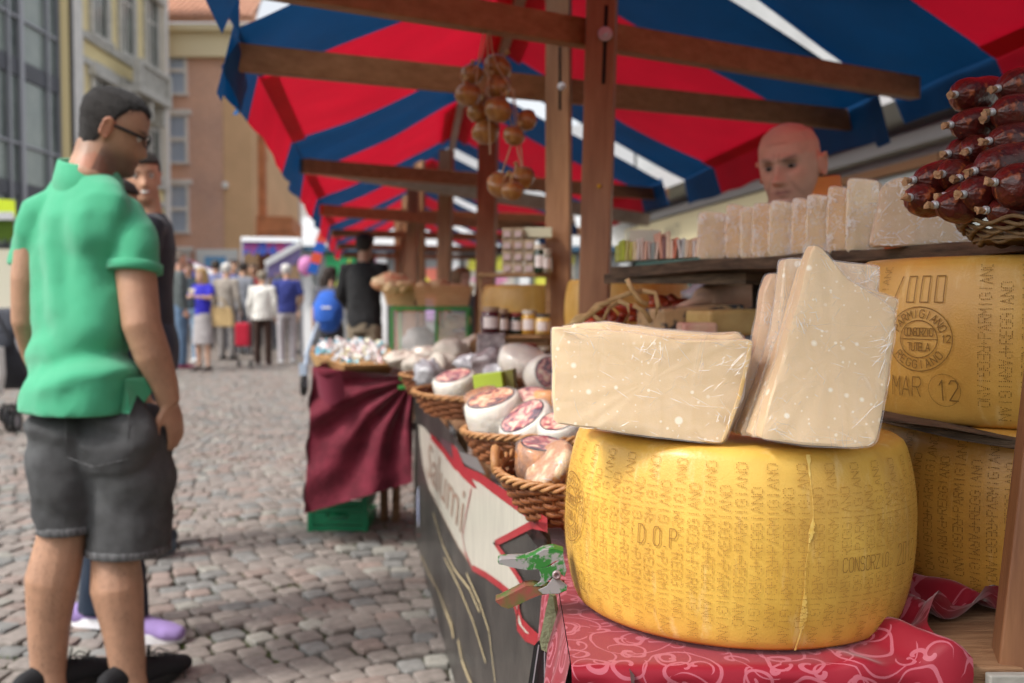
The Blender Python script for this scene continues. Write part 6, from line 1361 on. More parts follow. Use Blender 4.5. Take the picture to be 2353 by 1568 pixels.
def bline(name, pts, w, m, off, par=ban, conv=Z1, mbx=None):
    P3 = [B(*conv(x, y), off) for x, y in pts]; q = mbx or MB(); nrm = -bn_n
    for i in range(len(P3) - 1):
        d = (P3[i + 1] - P3[i]); 
        if d.length < 1e-5: continue
        d.normalize(); s_ = d.cross(nrm) * w / 2; e = d * w * .25; q.add([P3[i] - s_ - e, P3[i] + s_ - e, P3[i + 1] + s_ + e, P3[i + 1] - s_ + e], [(0, 1, 2, 3)])
    return obj(name, q, m, par) if mbx is None else None
creamz = [(178, -60), (215, -40), (262, 22), (330, 105), (400, 200), (450, 235), (560, 285), (640, 345), (780, 440), (870, 500), (965, 568), (890, 572), (760, 625), (645, 688), (700, 760), (755, 830), (810, 910), (835, 960), (812, 1020), (800, 1100), (825, 1180), (870, 1235), (935, 1285), (915, 1308), (850, 1275), (795, 1205), (797, 1140), (765, 1015), (690, 950), (600, 885), (520, 840), (430, 715), (330, 520), (240, 340), (205, 200), (188, 60)]
bpoly('cream_scroll', creamz, m_bcream, .0022)
bline('red_edge', [(255, 15), (330, 100), (400, 195), (450, 228), (560, 275), (640, 335), (780, 432), (880, 500), (985, 575)], .022, m_bred, .0036)
bline('red_edge', [(985, 590), (890, 572), (760, 640), (660, 690), (730, 790), (800, 895), (838, 960), (815, 1020), (803, 1100), (830, 1185), (880, 1240), (935, 1290)], .013, m_bred, .0036)
bline('red_edge', [(920, 1308), (850, 1280), (800, 1215), (797, 1140), (765, 1020), (690, 955), (600, 890), (520, 845)], .014, m_bred, .0037)
bline('thin_line', [(520, 845), (430, 715), (330, 520), (240, 340), (205, 200)], .004, m_bbrown, .0036)
bline('ribbon', [(510, 345), (495, 420), (470, 540), (455, 640), (468, 740), (520, 860)], .007, m_bred, .0038)
bpoly('ribbon_tail', [(385, 60), (420, 95), (470, 215), (545, 345), (520, 335), (450, 270), (400, 200)], m_bred, .0040); bpoly('drape_print', [(310, 20), (385, 60), (400, 190), (355, 165), (330, 100)], mat('banner_plum', (.10, .05, .06), rough=.4, coat=.3), .0026)
bpoly('drape_print', [(405, 60), (440, 110), (545, 150), (600, 255), (560, 240), (470, 190), (420, 150)], mat('banner_grey', (.20, .195, .19), rough=.4, coat=.3), .0026)
# lettering on the scroll, drawn in the plane of the banner, rising to the far end
s0 = B(*Z1(455, 560), .0040); tx = B(*Z1(240, 130), .0040) - s0
cu = bpy.data.curves.new('t', 'FONT'); cu.body = 'Salumi'; cu.size = 1; cu.shear = .3; to = bpy.data.objects.new('t', cu); COL.objects.link(to)
me = bpy.data.meshes.new_from_object(to.evaluated_get(bpy.context.evaluated_depsgraph_get())); bpy.data.objects.remove(to)
wmax = max(v.co.x for v in me.vertices); q = MB(); far_ = B(*Z1(228, 250), .004); near_ = B(*Z1(470, 585), .004); ax_ = near_ - far_; ax_.z = ax_.z * .62
q.v = [tuple(far_ + ax_ * (v.co.x / wmax) + Vector((0, 0, 1)) * v.co.y * .19) for v in me.vertices]; q.f = [tuple(p.vertices) for p in me.polygons]; obj('lettering', q, m_bbrown, ban)
def ear_of_wheat(pts, w, n):
    q = MB(); P3 = [B(*Z1(*p), .003) for p in pts]
    for i in range(n):
        t = i / n * (len(P3) - 1); k = int(t); c = P3[k].lerp(P3[min(k + 1, len(P3) - 1)], t - k); d = (P3[min(k + 1, len(P3) - 1)] - P3[k]); d.normalize(); s_ = d.cross(-bn_n)
        for sg_ in (-1, 1):
            g = c + s_ * sg_ * w * .3; e = g + d * -w * .9 + s_ * sg_ * w * .9; o = s_ * w * .22 + d * w * .2; q.add([g - o, g + o, e + o * .4, e - o * .3], [(0, 1, 2, 3)])
    obj('printed_wheat', q, m_wheat, ban, kind='stuff')
ear_of_wheat([(195, 750), (240, 850), (300, 960), (350, 1090), (385, 1180), (400, 1270)], .022, 46); ear_of_wheat([(430, 1290), (450, 1400), (480, 1480), (520, 1568)], .018, 24)
for pts in ([(270, 500), (330, 700), (400, 850), (500, 980), (560, 1120)], [(340, 780), (430, 960), (520, 1180), (600, 1440)], [(480, 880), (560, 1060), (620, 1240), (660, 1568)]): bline('printed_stalk', pts, .006, m_wheat, .0026)
# round emblem hanging at the far end of the banner
em = thing('round_emblem', 'yellow and white round emblem board at the far end of the banner', 'sign', B(968, 1165)); c0 = P(966, 1165, 4.30); ax2 = (Vector((-1.0, -.25, 0))).normalized(); 
def disc(name, r0, m, off, sq=1.0, par=em):
    q = MB(); x = Vector((ax2.y, -ax2.x, 0)); q.loft([[c0 + ax2 * (off + k * .006) + x * (r0 * .5 * math.cos(a)) + Vector((0, 0, r0 * sq * math.sin(a))) for a in np.linspace(0, 2 * PI, 30, endpoint=False)] for k in (-1, 0)]); return obj(name, q, m, par)
disc('board', .15, mat('emblem_yellow', (.80, .62, .10), rough=.5), .0); disc('centre', .09, mat('emblem_white', (.70, .70, .68), rough=.5, col2=(.25, .28, .5), vs=20), .008)
q = MB(); q.prism([P(960, 1230, 4.3), P(985, 1190, 4.3), P(975, 1246, 4.3)], (0, .01, 0)); obj('red_point', q, m_bred, em)
q = MB(); q.prism([P(948, 972, 4.5), P(962, 966, 4.5), P(964, 996, 4.5), P(950, 990, 4.5)], (0, .004, 0)); kn = obj('bow', q, m_bcream); tag(kn, 'small cream bow where the banner meets the maroon cloth', 'bow')
# ---------------------------------------------------------------- spring clamp
CD = 1.20
def C(x, y, d=CD): X, Y = Z1(x, y); return P(X, Y, d)
m_cg = mat('clamp_green', (.030, .16, .030), rough=.35, col2=(.27, .26, .26), vs=42, thr=(.46, .52), coat=.3); m_cs = mat('clamp_worn', (.36, .33, .34), rough=.4, col2=(.25, .12, .12), vs=60, metal=.4); m_cred = mat('clamp_red', (.25, .05, .05), rough=.4, col2=(.07, .12, .03), vs=40)
cl = thing('spring_clamp', 'green metal spring clamp gripping the banner at the table corner', 'clamp', C(1080, 900))
def channel(name, top, bot, m, d0, w, par, inner=None):
    """a handle pressed from sheet: a curved web with two flanges"""
    n = len(top); V = []; bk = Vector((0, w, 0))
    T_ = [C(x, y, d0) for x, y in top]; Bt = [C(x, y, d0) for x, y in bot]
    q = MB()
    q.grid(lambda u, v: (T_[int(round(u * (n - 1)))] + bk * v + Vector((0, 0, .0025 * math.sin(PI * v)))), n - 1, 6); q.grid(lambda u, v: lerp2(T_[int(round(u * (n - 1)))], Bt[int(round(u * (n - 1)))], v), n - 1, 3); q.grid(lambda u, v: lerp2(T_[int(round(u * (n - 1)))], Bt[int(round(u * (n - 1)))], v) + bk, n - 1, 3)
    return obj(name, q, m, par, solid=.0014)
channel('handle', [(678, 808), (700, 797), (760, 793), (850, 791), (905, 772), (965, 738), (1030, 728), (1090, 745)], [(684, 822), (715, 826), (765, 842), (860, 857), (935, 852), (985, 835), (1040, 800), (1092, 790)], m_cg, CD, .024, cl)
channel('handle', [(664, 1056), (700, 1044), (770, 1008), (850, 966), (905, 960), (960, 975), (1040, 968), (1100, 960)], [(700, 1088), (745, 1102), (800, 1080), (870, 1045), (935, 1018), (1000, 1008), (1060, 1008), (1112, 985)], m_cred, CD, .024, cl)
for dd in (0, .0235):
    q = MB(); q.prism([C(x, y, CD - .001 + dd) for x, y in ((935, 853), (1000, 838), (1092, 780), (1112, 860), (1098, 900), (1050, 868), (1032, 880), (990, 935), (950, 960), (900, 962), (945, 930), (955, 890))], (0, .0018, 0)); obj('jaw_plate', q, m_cg, cl, bevel=.0004)
    q = MB(); q.prism([C(x, y, CD - .003 + dd) for x, y in ((930, 985), (985, 960), (1020, 915), (1050, 870), (1066, 880), (1072, 920), (1115, 955), (1112, 985), (1060, 1008), (960, 1010))], (0, .0018, 0)); obj('jaw_plate', q, m_cg, cl, bevel=.0004)
for x, y, r in ((1048, 886, .0055),): q = MB(); q.lathe([(.0005, 0), (r, 0), (r, .004), (r * .5, .005), (r * .5, .003), (.0005, .003)], C(x, y, CD - .004), (0, -1, 0), 16, caps=False); obj('rivet', q, m_cs, cl, smooth=True)
q = MB(); q.tube([C(990, 880, CD + .004) + Vector((.008 * math.cos(a), .0009 * a - .002, .008 * math.sin(a))) for a in np.linspace(0, 2 * PI * 3, 50)] + [C(930, 980, CD + .01)], .0014, 6); obj('spring', q, m_steel, cl, smooth=True)
# plastic strip and sage label below the clamp
q = MB(); q.prism([C(x, y, CD + .055) for x, y in ((1002, 1008), (1026, 1022), (1052, 1200), (1066, 1402), (1000, 1385), (952, 1360), (940, 1300), (975, 1130))], (.004, .003, 0)); sl_ = obj('paper_tag', q, mat('sage_paper', (.26, .29, .17), rough=.8, var=.08, vs=30, bump=.4, bs=200)); tag(sl_, 'folded sage green paper tag hanging under the clamp', 'tag')
q = MB(); q.prism([C(x, y, CD + .06) for x, y in ((905, 1335), (938, 1300), (952, 1362), (1000, 1388), (1066, 1404), (1082, 1700), (850, 1700))], (.004, .004, 0)); ps = obj('plastic_wrap', q, mat('black_plastic', (.020, .021, .022), rough=.25, bump=.4, bs=25, coat=.5)); tag(ps, 'black plastic sheet hanging below the sage green tag at the table corner', 'plastic sheet')
for x0, x1 in ((935, 880), (972, 972)): q = MB(); q.bar(C(x0, 1330 if x0 < 950 else 1372, CD + .057), C(x1, 1700, CD + .057), .0015, .001, up=(0, 1, 0)); obj('welded_edge', q, m_alu, ps)
# ---------------------------------------------------------------- shelf board over the wheels
shb = thing('shelf_board', 'rough dark board resting on cheese wheels behind the slabs, used as shelf', 'shelf', P(1900, 600, 1.9))
A0, A1 = P(1402, 616, 2.62), P(2420, 536, 1.30)
A1.z = A0.z - .0; zt = 1.186; bk = Vector((.30, .13, 0))
q = MB(); n_ = 24; top_e, bot_e = [], []
for i in range(n_ + 1): t = i / n_; x = 1402 + (2420 - 1402) * t; inv = (1 - t) / 2.62 + t / 1.30; d = 1 / inv; top_e.append(P(x, 612 - 70 * t + 2.5 * math.sin(t * 23), d)); bot_e.append(P(x, 637 - 62 * t + 3 * math.sin(t * 17 + 1), d))
q.loft([[a_, b2_, b2_ + bk, a_ + bk] for a_, b2_ in zip(top_e, bot_e)]); obj('board', q, m_oldwood, shb, bevel=.002)
q = MB(); q.bar(P(1405, 640, 2.66), P(1735, 640, 2.1), .05, .025); obj('under_batten', q, m_oldwood, shb, bevel=.002)
def on_shelf(x, t_off=0): t = (x - 1402) / 1018; d = 1 / ((1 - t) / 2.62 + t / 1.30); return t, d
m_sl = [mat('shelf_cheese_a', (.92, .76, .48), rough=.5, col2=(.86, .66, .38), vs=8, sss=.15, bump=.2, bs=60), mat('shelf_cheese_b', (.86, .64, .36), rough=.5, col2=(.78, .54, .28), vs=8, sss=.15, bump=.2, bs=60)]
sh_l = [(1600, 1664, 486, 594, 'first wrapped cheese piece from the left on the shelf board'), (1664, 1700, 468, 592, 'pointed wrapped cheese piece, second from the left on the shelf'), (1698, 1740, 474, 592, 'wrapped cheese piece below the left ear side of the seller'), (1726, 1780, 466, 590, 'thin wrapped cheese piece under the chin of the seller'),
        (1764, 1818, 460, 588, 'crumple topped cheese piece right of the chin of the seller'), (1816, 1856, 454, 584, 'slim cheese piece in front of the orange collar'), (1850, 1905, 446, 582, 'upright cheese piece right of the orange collar'), (1898, 1952, 428, 580, 'tall plain wrapped cheese piece in the middle of the shelf row'), (1942, 2015, 410, 578, 'tallest wrapped cheese piece on the shelf, glossy film')]
for i, (x0, x1, yt, yb, lb) in enumerate(sh_l):
    t, d = on_shelf((x0 + x1) / 2); d += .03 - .012 * (i % 2)
    slab([(x0, yb), (x0 + 2, (yt + yb) / 2), (x0 + 4, yt + 6), (x0 + 12, yt), (x1 - 4, yt + 3), (x1 + 4, yt + 9), (x1 + 10, (yt + yb) / 2), (x1 + 4, yb)], lambda x, y, d=d: d, (.55, 1, 0), lb, cm=m_sl[i % 2], fm=m_film2, thick=.05)
t, d = on_shelf(2110)
slab([(1998, 565), (2004, 535), (2020, 470), (2026, 425), (2060, 408), (2110, 412), (2170, 440), (2215, 500), (2232, 520), (2244, 545), (2240, 553), (2120, 562)], lambda x, y, d=d: d + .02, (.3, 1, 0), 'broad triangular wrapped cheese piece under the salami pile', fm=m_film2, thick=.05)
# small packets at the left end of the board
cols = [(.42, .46, .10), (.40, .48, .06), (.50, .45, .18), (.46, .44, .10), (.62, .52, .30), (.62, .55, .50), (.60, .50, .44), (.66, .42, .32), (.50, .40, .36), (.30, .36, .35), (.62, .52, .44), (.66, .35, .25), (.22, .12, .12), (.70, .55, .40), (.72, .60, .48), (.60, .20, .12), (.62, .58, .55), (.48, .52, .52), (.66, .55, .42), (.55, .36, .22), (.62, .60, .58), (.68, .48, .34)]
pgm = 'thin packets standing on the shelf board'
x = 1420
for i, c in enumerate(cols):
    t, d = on_shelf(x); w = pxm(8.0, d); hgt = pxm(38 + 14 * rng.random() + (14 if i in (11, 13) else 0), d); base = P(x, 602 - 10 * (x - 1402) / 200, d + .03)
    q = MB(); q.box((base.x, base.y, base.z + hgt / 2), (w * rng.uniform(.55, .95), .09, hgt), Matrix.Rotation(rng.normal(0, .07), 3, 'Y')); o = obj('packet', q, mat('packet_%d' % i, c, rough=.45, var=.12, vs=25), bevel=.0015)
    tag(o, ['olive green packet at the left end of the shelf', 'bright green packet, second at the left end', 'mustard packet beside the green ones', 'olive yellow packet, fourth from the left', 'cream packet after the green ones', 'pale packet left of the pink tall one', 'beige slim packet among the pale ones', 'salmon coloured slim packet', 'greyish brown slim packet', 'blue grey packet in the middle of the row', 'sand coloured packet right of the blue grey one',
         'tall coral packet sticking up', 'dark maroon packet beside the coral one', 'tall peach packet beside the maroon one', 'cream coloured slim packet leaning', 'red printed packet near the cheese pieces', 'light grey packet near the cheese pieces', 'bluish packet near the cheese pieces', 'tan packet near the cheese pieces', 'brown packet near the cheese pieces', 'off white packet next to last', 'peach packet touching the first cheese piece'][i], 'packet', pgm); x += 8.4
q = MB(); t, d = on_shelf(1480); q.box(P(1478, 552, d + .12), (.08, .06, .05)); pb = obj('pale_box', q, mat('pale_box', (.60, .62, .50), rough=.5), bevel=.002); tag(pb, 'small pale box lying behind the green packets', 'box')
# wheels under the left end of the board, far ones behind the jars
t1 = dup(w_main, (P(1443, 700, 3.35).x, 3.38, .952), label='ochre cheese wheel under the left end of the shelf board, behind the posts', rot=(0, 0, 1.2)); t2 = dup(w_main, (P(1222, 700, 4.1).x, 4.15, .945), label='cheese wheel behind the jars, left of the wooden posts', rot=(0, 0, 2.2))
for tt in (t1, t2):
    for ch in tt.children:
        if ch.name.startswith('rind'): ch.data = ch.data.copy(); ch.data.materials[0] = m_rind2
    for ch in list(tt.children):
        if not ch.name.startswith('rind'): bpy.data.objects.remove(ch)
m_crate = mat('crate_wood', (.34, .20, .10), rough=.8, col2=(.24, .13, .06), vs=6, stretch=(2, 2, 12), bump=.3)
for (cx, cy, w, dpt, z1, lb) in ((P(1443, 0, 3.35).x, 3.38, .50, .44, .948, 'low wooden crate carrying the ochre wheel'), (P(1222, 0, 4.1).x, 4.15, .5, .44, .941, 'low wooden crate carrying the wheel behind the jars'), (P(1560, 0, 2.25).x, 2.30, .52, .34, .985, 'wooden crate behind the slabs with packed cheeses on top'), (P(1190, 0, 3.45).x + .02, 3.5, .32, .22, .80, 'small crate under the front jars')):
    t = thing('wooden_crate', lb, 'crate', (cx, cy, .72)); n = 4; hh = (z1 - .722) / n
    for i in range(n):
        for sy in (-1, 1): q = MB(); q.box((cx, cy + sy * dpt / 2, .722 + hh * (i + .5)), (w, .012, hh * .82)); obj('slat', q, m_crate, t, bevel=.001)
        for sx in (-1, 1): q = MB(); q.box((cx + sx * (w / 2 - .006), cy, .722 + hh * (i + .5)), (.012, dpt - .014, hh * .82)); obj('slat', q, m_crate, t, bevel=.001)
    q = MB(); q.box((cx, cy, z1 - .006), (w - .03, dpt - .03, .01)); obj('lid', q, m_crate, t)
# packed cheeses on the crate behind the left slab
m_mould = mat('mouldy_rind', (.50, .33, .17), rough=.55, col2=(.05, .05, .06), vs=26, thr=(.48, .6), bump=.4, bs=60, coat=.3); m_bsand = mat('sandy_rind', (.52, .38, .15), rough=.6, col2=(.40, .26, .09), vs=14, bump=.3, coat=.2)
q = MB(); q.bar(P(1490, 733, 2.24), P(1676, 722, 2.30), .14, .048); o = obj('cheese_block', q, m_mould, bevel=.006); tag(o, 'long mould patched cheese block behind the left slabs', 'cheese')
q = MB(); q.bar(P(1600, 742, 2.12), P(1748, 738, 2.16), .12, .055); o = obj('cheese_block', q, m_bsand, bevel=.008); tag(o, 'sandy yellow cheese block with rounded corners behind the left slabs', 'cheese')
q = MB(); q.bar(P(1560, 757, 2.02), P(1640, 757, 2.02), .08, .03); o = obj('cheese_block', q, mat('pinkish_rind', (.52, .26, .20), rough=.5, col2=(.6, .45, .3), vs=16, coat=.4), bevel=.006); tag(o, 'pinkish cheese block just above the left slabs', 'cheese')
# dried red peppers with raffia
pg = 'dried red peppers heaped on the crate'
m_pep = mat('dried_pepper', (.50, .07, .02), rough=.3, col2=(.20, .012, .008), vs=20, bump=.5, bs=30, coat=.5)
for i in range(16):
    x = 1370 + (i * 37) % 120; y = 742 - (i * 13) % 34; d = 2.3 + .02 * (i % 5); a = i * 1.3
    if i >= 11: x = 1500 + (i - 11) * 15; y = 690 + (i % 2) * 8; d = 2.6
    c = P(x, y, d); v = Vector((math.cos(a), .3 * math.sin(a), .45 * math.sin(a * 1.7))) * .022
    q = MB(); q.tube([c - v, c - v * .4 + Vector((0, 0, .004)), c + v * .5, c + v * 1.3], [.006, .014, .011, .002], 8, round_ends=True); o = obj('dried_pepper', q, m_pep, smooth=True)
    tag(o, 'dried red pepper in the heap tied with raffia behind the left slabs', 'pepper', pg)
rf_ = thing('raffia_bow', 'straw coloured raffia strips tied over the dried peppers', 'raffia', P(1440, 720, 2.25)); m_raf = mat('raffia', (.56, .40, .20), rough=.7, col2=(.42, .27, .11), vs=30)
for pts in ([(1300, 752), (1350, 725), (1400, 690), (1450, 672), (1475, 668)], [(1310, 748), (1325, 728), (1360, 722), (1380, 738)], [(1440, 640), (1452, 665), (1470, 690), (1488, 700)], [(1475, 668), (1505, 672), (1512, 700), (1505, 730)], [(1380, 745), (1400, 705), (1430, 690)], [(1428, 752), (1445, 720), (1442, 700), (1420, 690)], [(1495, 740), (1480, 715), (1455, 700)], [(1335, 740), (1372, 700), (1395, 695)]):
    q = MB(); q.tube([P(x, y, 2.16 + .01 * (x % 3)) for x, y in pts], [(.0055, .001)] * len(pts), 6, side=(.2, 0, 1)); obj('raffia_strip', q, m_raf, rf_, smooth=True)
lump('crinkled clear bag behind the crate under the seller arm', P(1640, 690, 2.9), (.09, .08, .07), mat('clear_crinkle', (.62, .66, .72), rough=.15, col2=(.30, .32, .36), vs=22, bump=1.0, bs=30, coat=.8), name='plastic_bag', cat='bag', seed=4)
q = MB(); q.bar(P(1742, 560, 2.35), P(1742, 780, 2.35), .022, .03, up=(0, 1, 0)); o = obj('shelf_prop', q, mat('black_prop', (.012, .012, .012), rough=.6)); tag(o, 'dark upright prop under the shelf board beside the seller', 'prop')
# ---------------------------------------------------------------- salami pile in a flat wicker tray
m_sal = mat('salami_skin', (.16, .016, .010), rough=.34, col2=(.035, .008, .007), vs=34, bump=.55, bs=70, spec=.55, coat=.35)
def salami_mat():
    m = m_sal; t = m.node_tree; N = t.nodes; L = t.links; b = N['Principled BSDF']; base = b.inputs['Base Color'].links[0].from_socket
    tc = N.new('ShaderNodeTexCoord'); n = N.new('ShaderNodeTexNoise'); n.inputs['Scale'].default_value = 75; n.inputs['Detail'].default_value = 3; L.new(tc.outputs['Object'], n.inputs['Vector'])
    r = N.new('ShaderNodeValToRGB'); r.color_ramp.elements[0].position = .58; r.color_ramp.elements[1].position = .70; L.new(n.outputs['Fac'], r.inputs[0])
    mx = N.new('ShaderNodeMix'); mx.data_type = 'RGBA'; mx.inputs[7].default_value = (.42, .10, .028, 1); mu = N.new('ShaderNodeMath'); mu.operation = 'MULTIPLY'; mu.inputs[1].default_value = .75; L.new(r.outputs[0], mu.inputs[0]); L.new(mu.outputs[0], mx.inputs[0]); L.new(base, mx.inputs[6]); L.new(mx.outputs[2], b.inputs['Base Color'])
salami_mat(); m_gut = mat('casing_end', (.46, .28, .15), rough=.5, col2=(.26, .11, .05), vs=80, bump=.5, bs=150)
def Q4(x, y, d): return P(1593.6 + .3223 * x, 66.4 + .3223 * y, d)
sal = [((1868, 466), (2185, 430), 1.30, .0215, 'top left'), ((2180, 420), (2520, 350), 1.27, .0225, 'topmost right'), ((1842, 680), (2120, 640), 1.28, .0200, 'second row left'), ((2085, 640), (2200, 640), 1.275, .0180, 'second row middle'), ((2140, 590), (2500, 560), 1.245, .0225, 'second row right'),
       ((1822, 885), (2010, 850), 1.29, .0205, 'third row left'), ((1958, 868), (2140, 800), 1.265, .0205, 'third row middle'), ((2118, 795), (2480, 740), 1.235, .0220, 'third row right'), ((1578, 1072), (1880, 1010), 1.27, .0200, 'fourth row far left'), ((1776, 1032), (2020, 1010), 1.25, .0200, 'fourth row left'), ((1905, 1060), (2140, 1020), 1.245, .0190, 'fourth row middle'),
       ((2018, 1006), (2470, 880), 1.215, .0245, 'fourth row right'), ((1546, 1200), (1830, 1205), 1.25, .0200, 'bottom row far left'), ((1800, 1190), (2060, 1160), 1.235, .0195, 'bottom row left'), ((1735, 1252), (2080, 1240), 1.215, .0195, 'bottom row lowest left'), ((1930, 1178), (2300, 1150), 1.20, .0225, 'bottom row middle'), ((2160, 1092), (2560, 1120), 1.165, .0265, 'bottom row right'), ((2100, 1290), (2560, 1280), 1.19, .020, 'lowest right, on the wicker')]
for i, (a_, b2_, d, r, lb) in enumerate(sal):
    a_ = Q4(*a_, d); r *= 1.06; e_ = Q4(*b2_, d + .03 + .05 * (i % 3 == 0)); dv = (e_ - a_); ln = max(dv.length, .085); dv.normalize(); sdv = Vector((0, 0, 1))
    t = thing('salami', 'dark red salami sausage with metal clip, %s of the pile' % lb, 'salami', a_, 0, 'salami sausages in the pile')
    us = [0, .004, .010, .019, .030, .043, .06, ln - .03, ln - .015, ln - .004, ln]; rs = [.22, .42, .70, .90, .99, 1.04, 1.04, 1, .85, .5, .2]
    if ln < .12: us = [0, .004, .010, .019, .030, .043, ln - .026, ln - .014, ln - .004, ln]; rs = [.22, .42, .70, .90, .99, 1.04, 1, .85, .5, .2]
    q = MB(); q.tube([a_ + dv * u + Vector((0, 0, -.004 * math.sin(PI * u / ln))) for u in us], [r * k for k in rs], 26)
    sdd = i
    def wr_f(p):
        u = (p - a_).dot(dv); k = math.exp(-(u / .028) ** 2); ax3 = p - (a_ + dv * u); 
        if ax3.length < 1e-5: return p
        an = math.atan2(ax3.z, ax3.dot(dv.cross(sdv))); return p + ax3.normalized() * (.0016 * math.sin(an * 11 + sdd) * k + .0022 * nz(p, 28, sdd) + .0010 * nz(p, 70, sdd))
    displace(q, wr_f); obj('sausage', q, m_sal, t, smooth=True, subd=1)
    for e, s_ in ((a_, -1),):
        q = MB(); q.tube([e - dv * .001, e - dv * .0075], .0046, 12); q.tube([e - dv * .0025, e - dv * .0035], .0052, 12); q.tube([e - dv * .0055, e - dv * .0065], .0052, 12); obj('clip', q, m_steel, t, smooth=True)
        q = MB(); q.tube([e - dv * .007, e - dv * .011, e - dv * .017], [.0030, .0042, .0052 if i % 2 else .0046], 9, caps=True); displace(q, lambda p: p + Vector((nz(p, 220, 1), nz(p, 220, 2), nz(p, 220, 3))) * .0032); obj('casing_end', q, m_gut, t)
m_tray = mat('grey_wicker', (.20, .12, .055), rough=.6, col2=(.12, .07, .03), vs=30, bump=.3, bs=90)
tr_ = thing('wicker_tray', 'flat brown wicker tray under the salami pile', 'tray', P(2400, 530, 1.24)); c0 = P(2435, 512, 1.24)
for k in range(7):
    q = MB(); rr = .118 - .004 * k; pts = [c0 + Vector((rr * math.cos(a), rr * .95 * math.sin(a), -.0 - .0036 * k + .0035 * math.sin(a * 12 + k * 2.2))) for a in np.linspace(0, 2 * PI, 110)]; q.tube(pts, .0027, 6); obj('woven_rod', q, m_tray, tr_, smooth=True)
q = MB(); q.lathe([(.0005, -.022), (.10, -.022), (.10, -.018), (.0005, -.018)], c0, (0, 0, 1), 30, caps=False); obj('base', q, m_tray, tr_)
# ---------------------------------------------------------------- onions hanging on strings
m_on = mat('onion_skin', (.46, .22, .06), rough=.3, col2=(.26, .095, .025), vs=14, stretch=(3, 3, .8), bump=.2, bs=60, coat=.5, sss=.1); m_str = mat('string', (.52, .38, .24), rough=.9)
OD = 2.84; gon = 'golden brown onions hanging from the beam'
on = [(1083, 172, 27, 'upper left'), (1142, 155, 34, 'highest'), (1074, 217, 31, 'left, second row'), (1144, 200, 31, 'middle, second row'), (1098, 258, 27, 'left, third row'), (1144, 252, 34, 'middle, third row'), (1210, 276, 26, 'far right, lying sideways'), (1116, 303, 33, 'left, fourth row'), (1180, 312, 26, 'right, fourth row'), (1148, 425, 32, 'left of the lowest three'), (1200, 408, 30, 'right of the lowest three'), (1177, 438, 27, 'lowest')]
for i, (x, y, r, lb) in enumerate(on):
    d = OD + .05 * math.sin(i * 2.1); R_ = pxm(r, d); c = P(x, y, d); ax = Vector((.5 * math.sin(i * 1.7), .3 * math.cos(i), .9 if i not in (6, 9) else .25)).normalized()
    t = thing('onion', 'golden brown onion on a string, %s in the bunch' % lb, 'onion', c, 0, gon)
    q = MB(); q.lathe([(.001, -R_ * .86), (R_ * .35, -R_ * .82), (R_ * .78, -R_ * .52), (R_ * 1.02, -R_ * .05), (R_ * .95, R_ * .35), (R_ * .6, R_ * .68), (R_ * .25, R_ * .84), (R_ * .12, R_ * 1.05), (R_ * .10, R_ * 1.2)], c, ax, 26); q.v = [tuple(Vector(p) + (Vector(p) - c) * .05 * nz(p, 30, i)) for p in q.v]; obj('bulb', q, m_on, t, smooth=True)
    q = MB(); q.tube([c + ax * R_ * 1.0, c + ax * R_ * 1.35 + Vector((.004, 0, 0))], [R_ * .12, R_ * .2], 7); obj('stem', q, m_raf, t)
stt = thing('string', 'thin cords holding the onions on the upper beam', 'string', P(1118, 60, OD))
for pts in ([(1118, 28), (1120, 100), (1122, 190), (1124, 300), (1126, 355)], [(1112, 105), (1104, 140), (1086, 160)], [(1128, 105), (1136, 135), (1142, 150)], [(1120, 32), (1122, 60), (1112, 105)], [(1121, 34), (1123, 60), (1129, 105)], [(1176, 205), (1184, 300), (1170, 345), (1152, 400)], [(1184, 300), (1188, 340), (1198, 385)], [(1180, 205), (1196, 330), (1200, 380)], [(1140, 150), (1172, 200), (1176, 210)], [(1117, 40), (1100, 130), (1092, 200), (1098, 240)], [(1146, 195), (1180, 300)]):
    q = MB(); q.tube([P(x, y, OD - .03) for x, y in pts], .0021, 5); obj('cord', q, m_str, stt)
# ---------------------------------------------------------------- jars and boxes behind
def jar(label, c, r, h, col, lidc, lab=True, group=None):
    t = thing('jar', label, 'jar', c, 0, group); c = Vector(c)
    q = MB(); q.lathe([(.0005, 0), (r * .9, 0), (r, h * .06), (r, h * .74), (r * .86, h * .82), (.0005, h * .82)], c, (0, 0, 1), 20, caps=False); obj('glass', q, mat('jar_%d_%d_%d' % tuple(int(k * 100) for k in col), col, rough=.12, coat=.8, var=.25, vs=40), t, smooth=True)
    q = MB(); q.lathe([(.0005, h * .825), (r * .88, h * .825), (r * .88, h), (.0005, h)], c, (0, 0, 1), 20, caps=False); obj('lid', q, mat('lid_%d_%d' % (int(lidc[0] * 100), int(lidc[1] * 100)), lidc, rough=.35), t)
    if lab:
        q = MB(); q.grid(lambda u, v: c + Vector((math.sin(-.9 + u * 1.8) * r * 1.015, -math.cos(-.9 + u * 1.8) * r * 1.015, h * (.2 + .42 * v))), 8, 1); obj('label', q, mat('jar_label', (.62, .54, .52), rough=.6), t)
    return t
jc = [(.06, .008, .012), (.10, .012, .010), (.42, .22, .03), (.03, .012, .012), (.35, .02, .03), (.50, .32, .10), (.02, .03, .02)]
jn = ['dark berry', 'deep red', 'amber', 'nearly black', 'crimson', 'honey yellow', 'dark green']
jl = [(.30, .20, .14), (.20, .03, .03), (.42, .36, .30), (.06, .05, .05)]
jt = thing('jar_rack', 'small wooden rack of jars behind the baskets beside the posts', 'rack', P(1190, 830, 3.3).xy.to_3d() + Vector((0, 0, .72)))
xl, xr = P(1100, 0, 3.4).x, P(1262, 0, 3.4).x
